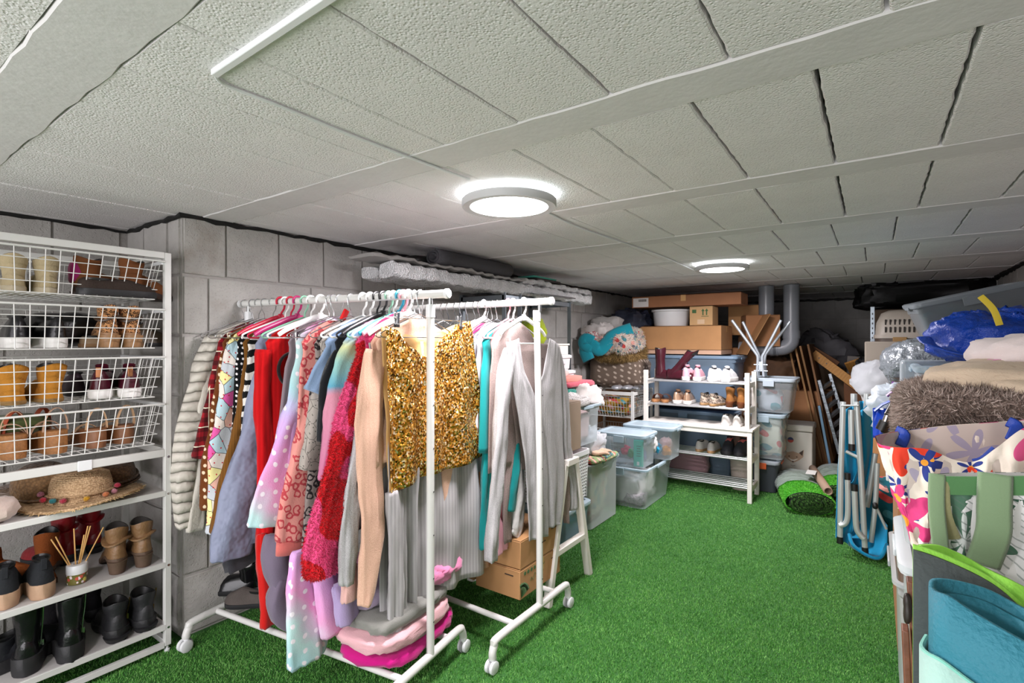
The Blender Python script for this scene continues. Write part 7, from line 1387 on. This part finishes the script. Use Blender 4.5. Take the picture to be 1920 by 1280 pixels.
# yoga mats standing on end
dm = plain('charcoal_foam', '#4a5150', .85, bump=.5, bs=120, var=.12); lm_ = plain('lime_foam', '#8ed14a', .8, bump=.4, bs=200)
Ym = .985
def wallsheet(name, mat, pts, z0, parent, th, nu=60):
    q = smooth_path(pts, 8); N = len(q)-1
    def fn(s, r): f = s*N; i = min(int(f), N-1); p = q[i].lerp(q[i+1], f-i); return Vector((p.x, p.y, z0+(p.z-z0)*(1-r)))
    return build(MB().grid(fn, nu, 10), name, mat, parent, W=True, solid=th, fixn=False, ang=0)
t = thing('foam_mat', 'dark grey foam mat with lime green underside, folded upright', 'mat', (.1, Ym, .4))
e1 = [P(1712, 1030, Y=Ym), P(1745, 1040, Y=Ym), P(1790, 1058, Y=Ym), P(1840, 1082, Y=Ym), P(1880, 1108, Y=Ym), P(1925, 1150, Y=Ym), P(1960, 1190, Y=Ym)]
wallsheet('dark_layer', dm, e1, .3, t, .006); e2 = [p+Vector((0, .0065, .006)) for p in e1]; wallsheet('lime_layer', lm_, e2, .3, t, .006)
e3 = [P(1725, 1022, Y=Ym+.03), P(1760, 1022, Y=Ym+.05), P(1800, 1038, Y=Ym+.06), P(1850, 1066, Y=Ym+.05), P(1900, 1090, Y=Ym+.03), P(1960, 1120, Y=Ym+.03)]
wallsheet('lime_layer', lm_, e3, .3, t, .006); wallsheet('dark_layer', dm, [p+Vector((0, .008, -.002)) for p in e3], .3, t, .006)
tm = plain('teal_foam', '#2c7b8d', .7, bump=.7, bs=150, var=.15); t = thing('yoga_mat', 'rolled teal foam mat standing on end in the foreground', 'mat', (.16, .86, .35))
Yt = .86; c0 = P(1750, 1092, Y=Yt)
ell = [P(1746, 1100, Y=Yt+.03), P(1752, 1086, Y=Yt+.055), P(1790, 1088, Y=Yt+.075), P(1850, 1104, Y=Yt+.085), P(1900, 1130, Y=Yt+.08), P(1960, 1165, Y=Yt+.05), P(1990, 1215, Y=Yt), P(1950, 1215, Y=Yt-.03), P(1890, 1185, Y=Yt-.03), P(1830, 1150, Y=Yt-.02), P(1780, 1118, Y=Yt-.01), P(1755, 1108, Y=Yt+.005), P(1746, 1100, Y=Yt+.03)]
wallsheet('outer_layer', tm, ell, .3, t, .006, 90)
cc = sum(ell, Vector())/len(ell); wallsheet('inner_layer', tm, [p.lerp(cc, .22)+Vector((0, 0, -.012)) for p in ell[1:-1]], .3, t, .005, 80)
ml = [p+(p-cc).normalized()*.010 for p in ell[6:]+ell[1:2]]; ml = [Vector((p.x, p.y, p.z-.085-.02*0)) for p in ml]
t = thing('mint_towel', 'mint green microfibre towel wrapped around the teal mat', 'towel', (.16, .83, .3)); wallsheet('towel_wrap', cloth('mint_microfibre', '#a3c8bd', bump=.5, bs=150, var=.1), ml, .3, t, .006, 60)
build(MB().tube([p for p in smooth_path(ml, 6)], .003, 6), 'stitched_edge', cloth('mint_edge', '#7fc4b2'), t, W=True)
carton('cardboard_box', 'carton out of view under the foam mats', .07, .75, .68, 1.06, 0, .29, CARD2)
# rusty brown folding frame at the lower edge
t = thing('folding_trellis', 'narrow worn brown wooden frame standing beside the dark mat', 'trellis', (.07, 1.1, 0)); bw_ = plain('worn_brown_wood', '#7a4a33', .5, bump=.5, bs=40, var=.45, vs=30)
for (a_, b_, yo) in (((1706, 1085), (1726, 1330), 1.10), ((1697, 1175), (1704, 1330), 1.08), ((1711, 1150), (1718, 1330), 1.16)):
    pa, pb = P(*a_, Y=yo), P(*b_, Y=yo); dd = (pb-pa); pb = pa+dd*((pa.z-0.0)/(-dd.z)); build(MB().beam(pa, pb, .03, .010, (1, 0, 0)), 'slat', bw_, t, W=True, bevel=.002)
build(MB().blob(P(1701, 1140, Y=1.08), (.012, .02, .05), .8, .003, 40), 'metal_hook', plain('dark_iron', '#2a211d', .5), t, W=True)
# short pile on the teddy jacket
for t_ in [o for o in COL.objects if o.name == 'teddy_jacket']:
    for c_ in list(t_.children):
        if c_.name.startswith(('sleeve', 'body')): furry(c_, [rp], 26000, .006, .013, .003, 17, .5, 'teddy_pile', -.2)
